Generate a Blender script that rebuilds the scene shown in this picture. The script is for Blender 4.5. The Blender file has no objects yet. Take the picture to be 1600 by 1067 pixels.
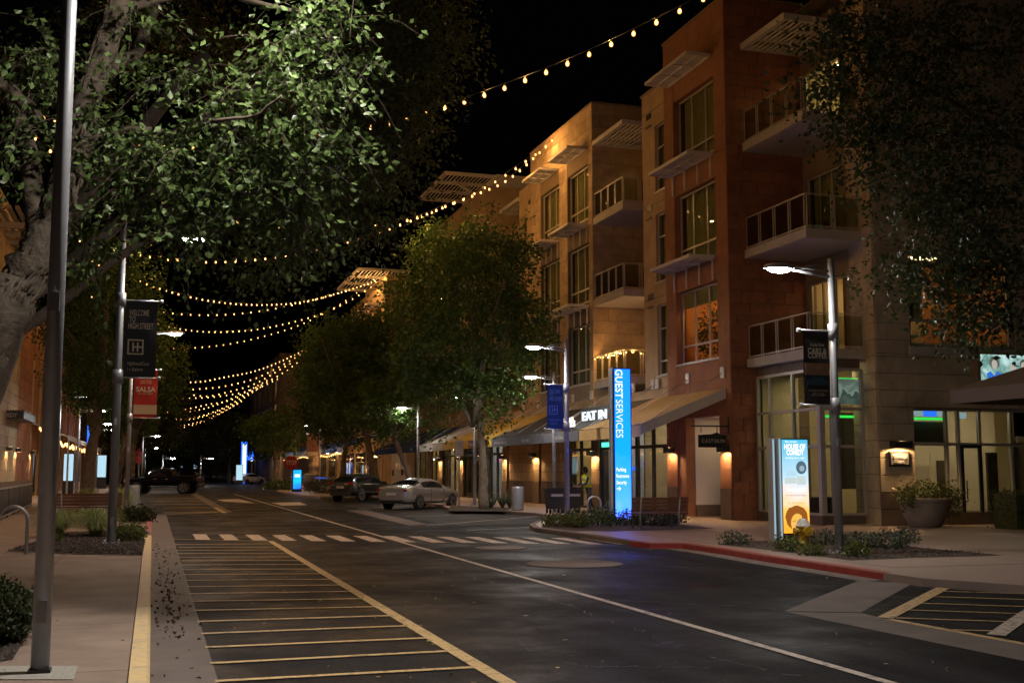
import bpy, math, random
import numpy as np
from mathutils import Vector, Matrix

sc = bpy.context.scene
COL = sc.collection
R = math.radians

# ------------------------------------------------------------------ camera
EYE, FOC, VPX, VPY = 1.8, 1800.0, 238.0, 735.0      # eye height, focal length in photo pixels, street vanishing point
PITCH = math.atan((VPY - 533.5) / FOC)
YAW = math.atan((800.0 - VPX) / math.hypot(FOC, VPY - 533.5))
cam = bpy.data.objects.new('camera', bpy.data.cameras.new('camera'))
COL.objects.link(cam)
cam.location = (0, 0, EYE)
cam.rotation_euler = (math.pi / 2 + PITCH, 0, -YAW)
cam.data.sensor_width = 36.0
cam.data.lens = FOC / 1600 * 36
cam.data.clip_start, cam.data.clip_end = 0.1, 2000
sc.camera = cam

# ------------------------------------------------------------------ night sky, moon, exposure
world = bpy.data.worlds.new('World')
sc.world = world
world.use_nodes = True
wn = world.node_tree
sky = wn.nodes.new('ShaderNodeTexSky')
sky.sky_type = 'NISHITA'
sky.sun_disc = False
sky.sun_elevation = R(-3.0)
sky.sun_rotation = R(200)
wn.links.new(sky.outputs[0], wn.nodes['Background'].inputs[0])
wn.nodes['Background'].inputs[1].default_value = 0.008
moon = bpy.data.objects.new('moon', bpy.data.lights.new('moon', 'SUN'))
COL.objects.link(moon)
moon.data.energy = 0.012
moon.data.angle = R(0.5)
moon.data.color = (0.85, 0.9, 1.0)
moon.rotation_euler = (R(35), 0, R(20))
sc.view_settings.view_transform = 'Standard'
sc.view_settings.look = 'None'
sc.view_settings.exposure = 0.0
sc.view_settings.gamma = 1.0
sc.view_settings.use_curve_mapping = False
sc.render.engine = 'CYCLES'
cy = sc.cycles
cy.use_denoising = True
cy.max_bounces = 6
cy.diffuse_bounces = 3
cy.glossy_bounces = 3
cy.transmission_bounces = 3
cy.transparent_max_bounces = 16
cy.sample_clamp_indirect = 3.0
cy.caustics_reflective = False
cy.caustics_refractive = False

# ------------------------------------------------------------------ points in the place (calibrated from the photograph)
_cp, _sp, _cy, _sy = math.cos(PITCH), math.sin(PITCH), math.cos(YAW), math.sin(YAW)
_FW = np.array([_sy * _cp, _cy * _cp, _sp]); _RT = np.array([_cy, -_sy, 0]); _UP = np.cross(_RT, _FW)
def _ray(px, py): return _FW * FOC + _RT * (px - 800) - _UP * (py - 533.5)
def G(px, py, z=0.0):                                 # where a sight line meets the level z
    d = _ray(px, py); t = (z - EYE) / d[2]
    return (d[0] * t, d[1] * t, z)
def AY(px, py, Y):                                    # ... meets the cross-street plane Y
    d = _ray(px, py); t = Y / d[1]
    return (d[0] * t, Y, EYE + d[2] * t)
def AX(px, py, X):                                    # ... meets the street-parallel plane X
    d = _ray(px, py); t = X / d[0]
    return (X, d[1] * t, EYE + d[2] * t)

# ------------------------------------------------------------------ materials
MATS = {}
def mat(name, col, rough=0.6, metal=0.0, var=0.0, vscale=3.0, bump=0.0, bscale=40.0, per=0.0, spec=0.5, emit=None, es=0.0, col2=None, sheen=0.0, rvar=0.0, coat=0.0, trans=0.0, lo=0.3, hi=0.7, streak=0.0):
    m = bpy.data.materials.new(name); m.use_nodes = True
    MATS[name] = m
    nt = m.node_tree; N = nt.nodes; L = nt.links
    b = N['Principled BSDF']
    b.inputs['Base Color'].default_value = (*col, 1)
    b.inputs['Roughness'].default_value = rough
    b.inputs['Metallic'].default_value = metal
    b.inputs['Specular IOR Level'].default_value = spec
    b.inputs['Coat Weight'].default_value = coat
    b.inputs['Coat Roughness'].default_value = 0.05
    if sheen: b.inputs['Sheen Weight'].default_value = sheen
    geo = N.new('ShaderNodeNewGeometry')
    fac = None
    if var or col2 or rvar:
        n = N.new('ShaderNodeTexNoise'); n.inputs['Scale'].default_value = vscale; n.inputs['Detail'].default_value = 6; n.inputs['Roughness'].default_value = 0.65
        L.new(geo.outputs['Position'], n.inputs['Vector'])
        fac = n.outputs[0]
        r = N.new('ShaderNodeMapRange'); r.inputs[1].default_value = lo; r.inputs[2].default_value = hi
        L.new(fac, r.inputs[0]); fac = r.outputs[0]
        c2 = col2 or tuple(c * (1 - var) for c in col)
        c1 = col if col2 else tuple(min(1, c * (1 + var)) for c in col)
        mx = N.new('ShaderNodeMix'); mx.data_type = 'RGBA'
        mx.inputs[6].default_value = (*c2, 1); mx.inputs[7].default_value = (*c1, 1)
        L.new(fac, mx.inputs[0]); out = mx.outputs[2]
        if streak:                                    # wheel tracks and drips drawn out along the street
            mp = N.new('ShaderNodeMapping'); mp.inputs['Scale'].default_value = (1.6, 0.07, 1.0); L.new(geo.outputs['Position'], mp.inputs[0])
            n3 = N.new('ShaderNodeTexNoise'); n3.inputs['Scale'].default_value = 1.1; n3.inputs['Detail'].default_value = 5; L.new(mp.outputs[0], n3.inputs['Vector'])
            n4 = N.new('ShaderNodeTexNoise'); n4.inputs['Scale'].default_value = 28; n4.inputs['Detail'].default_value = 3; L.new(geo.outputs['Position'], n4.inputs['Vector'])
            a3 = N.new('ShaderNodeMath'); a3.operation = 'MULTIPLY'; L.new(n3.outputs[0], a3.inputs[0]); L.new(n4.outputs[0], a3.inputs[1])
            r3 = N.new('ShaderNodeMapRange'); r3.inputs[1].default_value = 0.14; r3.inputs[2].default_value = 0.38; r3.inputs[3].default_value = 1 - streak; r3.inputs[4].default_value = 1 + streak; L.new(a3.outputs[0], r3.inputs[0])
            v3 = N.new('ShaderNodeVectorMath'); v3.operation = 'SCALE'; L.new(out, v3.inputs[0]); L.new(r3.outputs[0], v3.inputs['Scale']); out = v3.outputs[0]
        if rvar:
            rr = N.new('ShaderNodeMapRange'); rr.inputs[3].default_value = rough - rvar; rr.inputs[4].default_value = rough + rvar
            L.new(fac, rr.inputs[0]); L.new(rr.outputs[0], b.inputs['Roughness'])
    else:
        out = None
    if per:                                           # tone differs from piece to piece
        oi = N.new('ShaderNodeObjectInfo')
        ad = N.new('ShaderNodeMath'); ad.operation = 'ADD'
        L.new(oi.outputs['Random'], ad.inputs[0]); L.new(geo.outputs['Random Per Island'], ad.inputs[1])
        fr = N.new('ShaderNodeMath'); fr.operation = 'FRACT'; L.new(ad.outputs[0], fr.inputs[0])
        mr = N.new('ShaderNodeMapRange'); mr.inputs[3].default_value = 1 - per; mr.inputs[4].default_value = 1 + per
        L.new(fr.outputs[0], mr.inputs[0])
        vm = N.new('ShaderNodeVectorMath'); vm.operation = 'SCALE'
        if out is None: vm.inputs[0].default_value = col
        else: L.new(out, vm.inputs[0])
        L.new(mr.outputs[0], vm.inputs['Scale']); out = vm.outputs[0]
    if out is not None: L.new(out, b.inputs['Base Color'])
    if bump:
        n2 = N.new('ShaderNodeTexNoise'); n2.inputs['Scale'].default_value = bscale; n2.inputs['Detail'].default_value = 4
        L.new(geo.outputs['Position'], n2.inputs['Vector'])
        bp = N.new('ShaderNodeBump'); bp.inputs['Strength'].default_value = bump; bp.inputs['Distance'].default_value = 0.02
        L.new(n2.outputs[0], bp.inputs['Height']); L.new(bp.outputs[0], b.inputs['Normal'])
    if emit:
        b.inputs['Emission Color'].default_value = (*emit, 1)
        b.inputs['Emission Strength'].default_value = es
    if trans:                                         # thin leaf or cloth lets some light through
        tr = N.new('ShaderNodeBsdfTranslucent'); tr.inputs[0].default_value = (*[min(1, c * 1.3) for c in col], 1)
        if out is not None: L.new(out, tr.inputs[0])
        ms = N.new('ShaderNodeMixShader'); ms.inputs[0].default_value = trans
        L.new(b.outputs[0], ms.inputs[1]); L.new(tr.outputs[0], ms.inputs[2])
        L.new(ms.outputs[0], N['Material Output'].inputs[0])
    return m

def glass_mat(name, tint=(0.75, 0.8, 0.76), rough=0.02, ior=1.5):
    m = bpy.data.materials.new(name); m.use_nodes = True; MATS[name] = m
    nt = m.node_tree; N = nt.nodes; L = nt.links
    N.remove(N['Principled BSDF'])
    f = N.new('ShaderNodeFresnel')
    t = N.new('ShaderNodeBsdfTransparent'); t.inputs[0].default_value = (*tint, 1)
    g = N.new('ShaderNodeBsdfGlossy'); g.inputs['Roughness'].default_value = rough
    geo = N.new('ShaderNodeNewGeometry')
    io = N.new('ShaderNodeMapRange'); io.inputs[3].default_value = ior; io.inputs[4].default_value = 1 / ior      # a thin pane reflects alike from both of its faces
    L.new(geo.outputs['Backfacing'], io.inputs[0]); L.new(io.outputs[0], f.inputs[0])
    n = N.new('ShaderNodeTexNoise'); n.inputs['Scale'].default_value = 0.6
    L.new(geo.outputs['Position'], n.inputs['Vector'])
    bp = N.new('ShaderNodeBump'); bp.inputs['Strength'].default_value = 0.08; bp.inputs['Distance'].default_value = 0.05
    L.new(n.outputs[0], bp.inputs['Height']); L.new(bp.outputs[0], g.inputs['Normal'])
    x = N.new('ShaderNodeMixShader')
    L.new(f.outputs[0], x.inputs[0]); L.new(t.outputs[0], x.inputs[1]); L.new(g.outputs[0], x.inputs[2])
    L.new(x.outputs[0], N['Material Output'].inputs[0])
    return m

def glow_mat(name, col, strength, sampled=True, mixed=0.0):
    m = bpy.data.materials.new(name); m.use_nodes = True; MATS[name] = m
    nt = m.node_tree; N = nt.nodes; L = nt.links
    N.remove(N['Principled BSDF'])
    e = N.new('ShaderNodeEmission'); e.inputs[0].default_value = (*col, 1); e.inputs[1].default_value = strength
    if mixed:
        t = N.new('ShaderNodeBsdfTransparent'); t.inputs[0].default_value = (1, 0.9, 0.7, 1)
        x = N.new('ShaderNodeMixShader'); x.inputs[0].default_value = mixed
        L.new(e.outputs[0], x.inputs[1]); L.new(t.outputs[0], x.inputs[2]); L.new(x.outputs[0], N['Material Output'].inputs[0])
    else:
        L.new(e.outputs[0], N['Material Output'].inputs[0])
    if not sampled: m.cycles.emission_sampling = 'NONE'
    return m

def ramp_glow(name, stops, z0, z1, strength, noise=0.0, scale=2.0):
    """a backlit print whose ink runs from colour to colour up its height"""
    m = bpy.data.materials.new(name); m.use_nodes = True; MATS[name] = m
    nt = m.node_tree; N = nt.nodes; L = nt.links
    N.remove(N['Principled BSDF'])
    geo = N.new('ShaderNodeNewGeometry'); s = N.new('ShaderNodeSeparateXYZ'); L.new(geo.outputs['Position'], s.inputs[0])
    mr = N.new('ShaderNodeMapRange'); mr.inputs[1].default_value = z0; mr.inputs[2].default_value = z1
    L.new(s.outputs[2], mr.inputs[0]); src = mr.outputs[0]
    if noise:
        n = N.new('ShaderNodeTexNoise'); n.inputs['Scale'].default_value = scale; L.new(geo.outputs['Position'], n.inputs['Vector'])
        a = N.new('ShaderNodeMath'); a.operation = 'MULTIPLY_ADD'; a.inputs[1].default_value = noise
        sb = N.new('ShaderNodeMath'); sb.operation = 'SUBTRACT'; sb.inputs[1].default_value = 0.5; L.new(n.outputs[0], sb.inputs[0])
        L.new(sb.outputs[0], a.inputs[0]); L.new(src, a.inputs[2]); src = a.outputs[0]
    cr = N.new('ShaderNodeValToRGB')
    while len(cr.color_ramp.elements) < len(stops): cr.color_ramp.elements.new(0.5)
    for e, (p, c) in zip(cr.color_ramp.elements, stops): e.position = p; e.color = (*c, 1)
    L.new(src, cr.inputs[0])
    e = N.new('ShaderNodeEmission'); L.new(cr.outputs[0], e.inputs[0]); e.inputs[1].default_value = strength
    L.new(e.outputs[0], N['Material Output'].inputs[0])
    return m

mat('asphalt', (0.022, 0.021, 0.0225), 0.57, var=0.38, vscale=0.5, bump=0.14, bscale=140, rvar=0.27, spec=0.03, streak=0.5)
mat('old_asphalt', (0.05, 0.046, 0.044), 0.62, var=0.25, vscale=0.8, bump=0.3, bscale=120, rvar=0.18, spec=0.05, streak=0.4)
mat('earth', (0.06, 0.05, 0.04), 0.9, var=0.3)
mat('concrete_walk', (0.30, 0.215, 0.17), 0.75, var=0.22, vscale=1.3, bump=0.15, bscale=90, per=0.05)
mat('plaza', (0.34, 0.25, 0.215), 0.5, var=0.16, vscale=0.9, bump=0.12, bscale=80, per=0.05, rvar=0.1)
mat('gutter', (0.15, 0.118, 0.105), 0.75, var=0.25, vscale=1.5, bump=0.2, bscale=100)
mat('pad', (0.42, 0.39, 0.34), 0.85, var=0.25, vscale=30, bump=0.5, bscale=70)
mat('yellow_paint', (0.80, 0.56, 0.24), 0.6, var=0.22, vscale=9, bump=0.2, bscale=60, col2=(0.58, 0.46, 0.30), lo=0.36, hi=0.56)
mat('line_yellow', (0.62, 0.42, 0.19), 0.6, var=0.2, vscale=11, col2=(0.16, 0.12, 0.075), lo=0.36, hi=0.48)
mat('line_white', (0.62, 0.52, 0.44), 0.6, var=0.2, vscale=9, col2=(0.20, 0.17, 0.15), spec=0.2, lo=0.36, hi=0.5)
mat('red_paint', (0.36, 0.035, 0.03), 0.5, var=0.25, vscale=4, bump=0.15)
mat('mulch', (0.07, 0.05, 0.038), 0.95, var=0.4, vscale=18, bump=0.8, bscale=60)
mat('chip', (0.085, 0.062, 0.05), 0.9, per=0.6)
mat('red_stone', (0.27, 0.105, 0.058), 0.8, var=0.24, vscale=2.2, bump=0.15, bscale=50, per=0.13)
mat('red_render', (0.31, 0.135, 0.070), 0.85, var=0.22, vscale=1.2, bump=0.1, bscale=60)
mat('tan_stone', (0.44, 0.31, 0.18), 0.8, var=0.24, vscale=1.8, bump=0.15, bscale=50, per=0.10)
mat('tan_render', (0.45, 0.315, 0.185), 0.85, var=0.22, vscale=1.0, bump=0.1, bscale=60)
mat('grey_stone', (0.50, 0.40, 0.275), 0.8, var=0.24, vscale=1.8, bump=0.15, bscale=50, per=0.08)
mat('dark_stone', (0.14, 0.10, 0.075), 0.7, var=0.2, vscale=3, bump=0.1, per=0.1)
mat('mortar', (0.17, 0.13, 0.095), 0.95, var=0.15)
mat('brown_panel', (0.25, 0.18, 0.11), 0.7, var=0.12, vscale=2)
mat('slab_concrete', (0.46, 0.42, 0.37), 0.8, var=0.12, vscale=2)
mat('white_metal', (0.62, 0.57, 0.53), 0.45, var=0.06, vscale=4)
mat('shade_sheet', (0.55, 0.53, 0.56), 0.4, var=0.05)
mat('frame_silver', (0.50, 0.47, 0.42), 0.4, metal=0.3)
mat('frame_dark', (0.025, 0.023, 0.022), 0.4)
mat('pole_paint', (0.33, 0.33, 0.35), 0.42, metal=0.35, var=0.10, vscale=6)
mat('galvanised', (0.55, 0.56, 0.58), 0.35, metal=0.7, var=0.12, vscale=30)
mat('black_metal', (0.02, 0.02, 0.021), 0.45)
mat('wood', (0.16, 0.065, 0.04), 0.55, var=0.3, vscale=9, per=0.15)
mat('curtain', (0.66, 0.60, 0.34), 0.9, var=0.15, vscale=2)
mat('cream_wall', (0.70, 0.60, 0.42), 0.8, var=0.05)
mat('white_wall', (0.74, 0.66, 0.60), 0.8, var=0.04)
mat('orange_wall', (0.62, 0.30, 0.12), 0.8, var=0.05)
mat('dark_room', (0.06, 0.05, 0.04), 0.8)
mat('canvas_tan', (0.55, 0.35, 0.13), 0.85, var=0.1, vscale=3, trans=0.15)
mat('canvas_yellow', (0.62, 0.40, 0.06), 0.85, var=0.1, vscale=3, trans=0.15)
mat('canvas_black', (0.035, 0.033, 0.034), 0.8, var=0.1)
mat('canvas_grey', (0.12, 0.12, 0.14), 0.8, var=0.1)
mat('canvas_blue', (0.02, 0.07, 0.26), 0.8, var=0.1, trans=0.1)
mat('canvas_white', (0.55, 0.52, 0.48), 0.8, var=0.1, trans=0.1)
mat('umbrella_cloth', (0.20, 0.17, 0.155), 0.85, var=0.08, vscale=3)
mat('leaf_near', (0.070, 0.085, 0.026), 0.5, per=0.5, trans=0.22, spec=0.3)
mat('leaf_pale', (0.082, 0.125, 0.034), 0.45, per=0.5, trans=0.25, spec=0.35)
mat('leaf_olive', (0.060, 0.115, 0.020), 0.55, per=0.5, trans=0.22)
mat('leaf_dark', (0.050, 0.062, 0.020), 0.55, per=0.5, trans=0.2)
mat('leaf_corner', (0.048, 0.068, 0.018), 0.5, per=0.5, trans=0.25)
mat('twig_bark', (0.07, 0.05, 0.035), 0.9)
mat('leaf_shrub', (0.125, 0.15, 0.035), 0.55, per=0.45, trans=0.18)
mat('leaf_sage', (0.10, 0.12, 0.08), 0.6, per=0.4, trans=0.15)
mat('grass_blade', (0.30, 0.34, 0.12), 0.6, per=0.4, trans=0.2)
mat('bark_near', (0.085, 0.062, 0.042), 0.9, var=0.45, vscale=7, bump=1.0, bscale=16)
mat('bark_far', (0.21, 0.165, 0.125), 0.9, var=0.3, vscale=6, bump=0.7, bscale=18)
mat('palm_bark', (0.17, 0.125, 0.085), 0.95, var=0.4, vscale=10, bump=0.9, bscale=14)
mat('fallen_leaf', (0.34, 0.28, 0.10), 0.7, per=0.5)
mat('dead_leaf', (0.07, 0.045, 0.03), 0.8, per=0.5)
mat('silver_paint', (0.68, 0.68, 0.70), 0.22, metal=0.7, coat=0.7)
mat('dark_paint', (0.045, 0.047, 0.05), 0.25, metal=0.4, coat=0.8)
mat('black_paint', (0.006, 0.006, 0.007), 0.3, coat=0.0, spec=0.12)
mat('white_paint', (0.72, 0.70, 0.68), 0.3, coat=0.7)
mat('car_glass', (0.012, 0.013, 0.014), 0.05, spec=0.8)
mat('rubber', (0.018, 0.018, 0.018), 0.8)
mat('rim_metal', (0.45, 0.45, 0.46), 0.3, metal=0.9)
mat('tail_red', (0.30, 0.012, 0.01), 0.25, coat=0.8)
mat('head_lens', (0.6, 0.62, 0.65), 0.12, coat=0.8)
mat('plate', (0.55, 0.5, 0.42), 0.5)
mat('hydrant_yellow', (0.62, 0.36, 0.03), 0.45, var=0.15, vscale=12)
mat('hydrant_cap', (0.62, 0.60, 0.56), 0.45, var=0.1, vscale=12)
mat('stone_bowl', (0.33, 0.28, 0.235), 0.85, var=0.15, vscale=4, bump=0.2)
mat('banner_black', (0.014, 0.013, 0.015), 0.7)
mat('banner_totem_lit', (0.012, 0.055, 0.20), 0.65)  # welcome banner cloth with the totem's blue light put into its colour
mat('banner_red', (0.42, 0.025, 0.02), 0.65, var=0.25, vscale=4)
mat('banner_brown', (0.018, 0.012, 0.011), 0.7)
mat('ink_sky', (0.20, 0.10, 0.055), 0.8, var=0.3, vscale=6)
mat('ink_car', (0.02, 0.05, 0.075), 0.6, var=0.2, vscale=9)
mat('ink_white', (0.62, 0.58, 0.54), 0.7)
mat('ink_gold', (0.55, 0.45, 0.34), 0.7)
mat('ink_blue', (0.16, 0.33, 0.75), 0.7)  # lettering of that banner, blue light of the totem painted into the ink
mat('sign_black', (0.012, 0.011, 0.011), 0.5)
mat('sign_grey', (0.20, 0.195, 0.19), 0.5)
mat('stop_red', (0.42, 0.02, 0.02), 0.45)
mat('comedy_blue', (0.055, 0.075, 0.11), 0.5, var=0.3, vscale=3)
mat('vest', (0.75, 0.85, 0.03), 0.6)
mat('vest_stripe', (0.55, 0.6, 0.65), 0.35)
mat('skin', (0.35, 0.2, 0.13), 0.6)
mat('hair', (0.015, 0.012, 0.01), 0.6)
mat('trouser', (0.05, 0.05, 0.07), 0.8)
mat('cart_black', (0.018, 0.018, 0.02), 0.45)
mat('cart_grey', (0.36, 0.36, 0.37), 0.45)
mat('fence_dark', (0.045, 0.048, 0.055), 0.5)
mat('red_cooler', (0.40, 0.02, 0.02), 0.4)
glass_mat('glass', (0.80, 0.82, 0.74))
glass_mat('shop_glass', (0.80, 0.84, 0.80))
glass_mat('rail_glass', (0.70, 0.72, 0.66), ior=1.3)
glow_mat('bulb_core', (1.0, 0.74, 0.40), 10.0, sampled=False)
glow_mat('bulb_globe', (1.0, 0.42, 0.10), 4.6, sampled=False, mixed=0.6)
glow_mat('led_near', (1.0, 0.95, 0.87), 1500.0)
glow_mat('led', (1.0, 0.96, 0.90), 480.0)
glow_mat('led_far', (1.0, 0.96, 0.90), 300.0)
glow_mat('sconce_glow', (1.0, 0.60, 0.26), 800.0)
glow_mat('room_light', (1.0, 0.72, 0.36), 22.0)
glow_mat('shop_glow', (1.0, 0.75, 0.40), 34.0)
glow_mat('room_light_low', (1.0, 0.74, 0.40), 11.0)
glow_mat('shop_light', (0.92, 0.96, 1.0), 16.0)
glow_mat('orange_light', (1.0, 0.56, 0.22), 24.0)
glow_mat('neon_green', (0.05, 1.0, 0.12), 1.2)
glow_mat('neon_teal', (0.1, 0.9, 0.6), 1.5)
glow_mat('neon_blue', (0.02, 0.14, 1.0), 2.0)
glow_mat('neon_pink', (1.0, 0.1, 0.6), 2.0)
glow_mat('letter_white', (1.0, 0.93, 0.82), 1.5)
glow_mat('letter_cool', (0.85, 0.95, 1.0), 1.25)
glow_mat('lit_white', (0.55, 0.85, 1.0), 0.9)
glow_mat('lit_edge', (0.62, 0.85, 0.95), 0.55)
# ------------------------------------------------------------------ mesh helpers
class MB:
    def __init__(s): s.v = []; s.f = []; s.mi = []; s.sm = []
    def add(s, vs, fs, mi=0, smooth=False):
        o = len(s.v); s.v += [tuple(v) for v in vs]
        for f in fs: s.f.append(tuple(i + o for i in f)); s.mi.append(mi); s.sm.append(smooth)
        return s
    def box(s, x0, x1, y0, y1, z0, z1, mi=0, M=None):
        vs = [(x, y, z) for z in (z0, z1) for y in (y0, y1) for x in (x0, x1)]
        if M is not None: vs = [M @ Vector(v) for v in vs]
        return s.add(vs, [(0, 2, 3, 1), (4, 5, 7, 6), (0, 1, 5, 4), (2, 6, 7, 3), (0, 4, 6, 2), (1, 3, 7, 5)], mi)
    def quad(s, a, b, c, d, mi=0): return s.add([a, b, c, d], [(0, 1, 2, 3)], mi)
    def bar(s, p, q, w, h, mi=0):
        """a rectangular bar from p to q"""
        p, q = Vector(p), Vector(q); d = (q - p); L = d.length
        if L < 1e-6: return s
        z = d / L; up = Vector((0, 0, 1)) if abs(z.z) < 0.95 else Vector((0, 1, 0))
        x = z.cross(up).normalized(); y = x.cross(z)
        vs = [b + x * sx * w / 2 + y * sy * h / 2 for b in (p, q) for sy in (-1, 1) for sx in (-1, 1)]
        return s.add(vs, [(0, 2, 3, 1), (4, 5, 7, 6), (0, 1, 5, 4), (2, 6, 7, 3), (0, 4, 6, 2), (1, 3, 7, 5)], mi)
    def tube(s, pts, rad, n=8, mi=0, cap=True, smooth=True):
        pts = [Vector(p) for p in pts]
        if not hasattr(rad, '__len__'): rad = [rad] * len(pts)
        o = len(s.v); ref = None
        for i, p in enumerate(pts):
            t = (pts[min(i + 1, len(pts) - 1)] - pts[max(i - 1, 0)])
            t = t.normalized() if t.length > 1e-9 else Vector((0, 0, 1))
            if ref is None: ref = Vector((1, 0, 0)) if abs(t.x) < 0.9 else Vector((0, 1, 0))
            x = (ref - t * ref.dot(t)).normalized(); y = t.cross(x); ref = x
            for k in range(n):
                a = 2 * math.pi * k / n
                s.v.append(tuple(p + (x * math.cos(a) + y * math.sin(a)) * rad[i]))
        for i in range(len(pts) - 1):
            for k in range(n):
                k2 = (k + 1) % n
                s.f.append((o + i * n + k, o + i * n + k2, o + (i + 1) * n + k2, o + (i + 1) * n + k)); s.mi.append(mi); s.sm.append(smooth)
        if cap:
            s.f.append(tuple(o + k for k in reversed(range(n)))); s.mi.append(mi); s.sm.append(False)
            e = o + (len(pts) - 1) * n
            s.f.append(tuple(e + k for k in range(n))); s.mi.append(mi); s.sm.append(False)
        return s
    def lathe(s, prof, n=16, c=(0, 0, 0), mi=0, smooth=True):
        o = len(s.v)
        for r, z in prof:
            for k in range(n):
                a = 2 * math.pi * k / n
                s.v.append((c[0] + r * math.cos(a), c[1] + r * math.sin(a), c[2] + z))
        for i in range(len(prof) - 1):
            for k in range(n):
                k2 = (k + 1) % n
                s.f.append((o + i * n + k, o + i * n + k2, o + (i + 1) * n + k2, o + (i + 1) * n + k)); s.mi.append(mi); s.sm.append(smooth)
        s.f.append(tuple(o + k for k in reversed(range(n)))); s.mi.append(mi); s.sm.append(False)
        e = o + (len(prof) - 1) * n
        s.f.append(tuple(e + k for k in range(n))); s.mi.append(mi); s.sm.append(False)
        return s
    def prism(s, poly, z0, z1, mi=0):
        """vertical prism over a ground polygon"""
        n = len(poly)
        a = sum(poly[i][0] * poly[(i + 1) % n][1] - poly[(i + 1) % n][0] * poly[i][1] for i in range(n))
        if a < 0: poly = poly[::-1]
        vs = [(p[0], p[1], z0) for p in poly] + [(p[0], p[1], z1) for p in poly]
        fs = [tuple(reversed(range(n))), tuple(range(n, 2 * n))] + [(i, (i + 1) % n, n + (i + 1) % n, n + i) for i in range(n)]
        return s.add(vs, fs, mi)
    def mesh(s, name, mats):
        me = bpy.data.meshes.new(name)
        me.from_pydata(s.v, [], s.f)
        for m in ([mats] if isinstance(mats, str) else mats): me.materials.append(MATS[m])
        me.polygons.foreach_set('material_index', s.mi); me.polygons.foreach_set('use_smooth', s.sm)
        me.update()
        return me
    def build(s, name, mats, parent=None, **kw): return link(name, s.mesh(name, mats), parent, **kw)

def link(name, data, parent=None, label=None, cat=None, kind=None, group=None, M=None):
    o = bpy.data.objects.new(name, data); COL.objects.link(o)
    if M is not None: o.matrix_world = M
    if parent is not None:
        o.parent = parent
        o.matrix_parent_inverse = WORLD.get(parent.name, Matrix.Identity(4)).inverted() if parent.name in WORLD else Matrix.Identity(4)
        # parts are drawn in place: keep where they are
        acc = Matrix.Identity(4); p = parent
        while p is not None:
            acc = p.matrix_parent_inverse @ p.matrix_basis @ acc if p.parent is not None else p.matrix_basis @ acc
            p = p.parent
        o.matrix_parent_inverse = acc.inverted()
    if label: o['label'] = label
    if cat: o['category'] = cat
    if kind: o['kind'] = kind
    if group: o['group'] = group
    return o
WORLD = {}

def thing(name, label, cat, loc=(0, 0, 0), group=None):
    o = bpy.data.objects.new(name, None); COL.objects.link(o)
    o.empty_display_size = 0.2
    o.location = loc
    o['label'] = label; o['category'] = cat
    if group: o['group'] = group
    return o

def kids(o): return KIDS.get(o.name) or [c for c in bpy.data.objects if c.parent == o]
KIDS = {}
def dup(root, loc=None, rotz=None, label=None, group=None, scale=None, remat=None):
    allo = [c for c in bpy.data.objects if c.parent is not None]
    by = {}
    for c in allo: by.setdefault(c.parent.name, []).append(c)
    def cp(o, parent):
        c = o.copy(); COL.objects.link(c)
        if parent is not None: c.parent = parent; c.matrix_parent_inverse = o.matrix_parent_inverse.copy()
        if remat and c.type == 'MESH':
            for sl in c.material_slots:
                if sl.material and sl.material.name in remat:
                    nm = remat[sl.material.name]; sl.link = 'OBJECT'; sl.material = MATS[nm]
        for k in by.get(o.name, []): cp(k, c)
        return c
    r = cp(root, None)
    if loc is not None: r.location = loc
    if rotz is not None: r.rotation_euler = (0, 0, rotz)
    if scale is not None: r.scale = (scale,) * 3
    if label: r['label'] = label
    if group: r['group'] = group
    return r

CUBE = {}
def block(name, m, x0, x1, y0, y1, z0, z1, parent, **kw):
    """a piece cut from one shared unit block"""
    me = CUBE.get(m)
    if me is None:
        me = CUBE[m] = MB().box(-.5, .5, -.5, .5, -.5, .5).mesh('block', m)
    M = Matrix.Translation(((x0 + x1) / 2, (y0 + y1) / 2, (z0 + z1) / 2)) @ Matrix.Diagonal((abs(x1 - x0), abs(y1 - y0), abs(z1 - z0), 1))
    return link(name, me, parent, M=M, **kw)

def structure(o, kind='structure'): o['kind'] = kind; return o

# lettering: built from the default font as thin meshes
_dg = None
def text_mesh(txt, size=1.0, bold=0.0, width=1.0, m='ink_white', align='LEFT', depth=0.0, spacing=1.0):
    cu = bpy.data.curves.new('lettering', 'FONT')
    cu.body = txt; cu.size = size; cu.offset = bold * size; cu.align_x = align; cu.extrude = depth; cu.resolution_u = 3
    cu.space_character = spacing; cu.space_line = 0.95
    o = bpy.data.objects.new('lettering', cu); COL.objects.link(o)
    dg = bpy.context.evaluated_depsgraph_get(); dg.update()
    me = bpy.data.meshes.new_from_object(o.evaluated_get(dg))
    bpy.data.objects.remove(o); bpy.data.curves.remove(cu)
    me.transform(Matrix.Diagonal((width, 1, 1, 1)))
    me.materials.clear(); me.materials.append(MATS[m])
    return me
def frame_on(p, right, up=(0, 0, 1)):
    r = Vector(right).normalized(); u = Vector(up).normalized(); n = r.cross(u)
    return Matrix((( r.x, u.x, n.x, p[0]), (r.y, u.y, n.y, p[1]), (r.z, u.z, n.z, p[2]), (0, 0, 0, 1)))
def text(parent, txt, p, right, size, m='ink_white', up=(0, 0, 1), fit=None, name='lettering', **kw):
    me = text_mesh(txt, size, m=m, **kw)
    if fit:
        xs = [v.co.x for v in me.vertices]; w = max(xs) - min(xs)
        if w > 1e-6: me.transform(Matrix.Diagonal((fit / w, 1, 1, 1)))
    return link(name, me, parent, M=frame_on(p, right, up))

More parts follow.
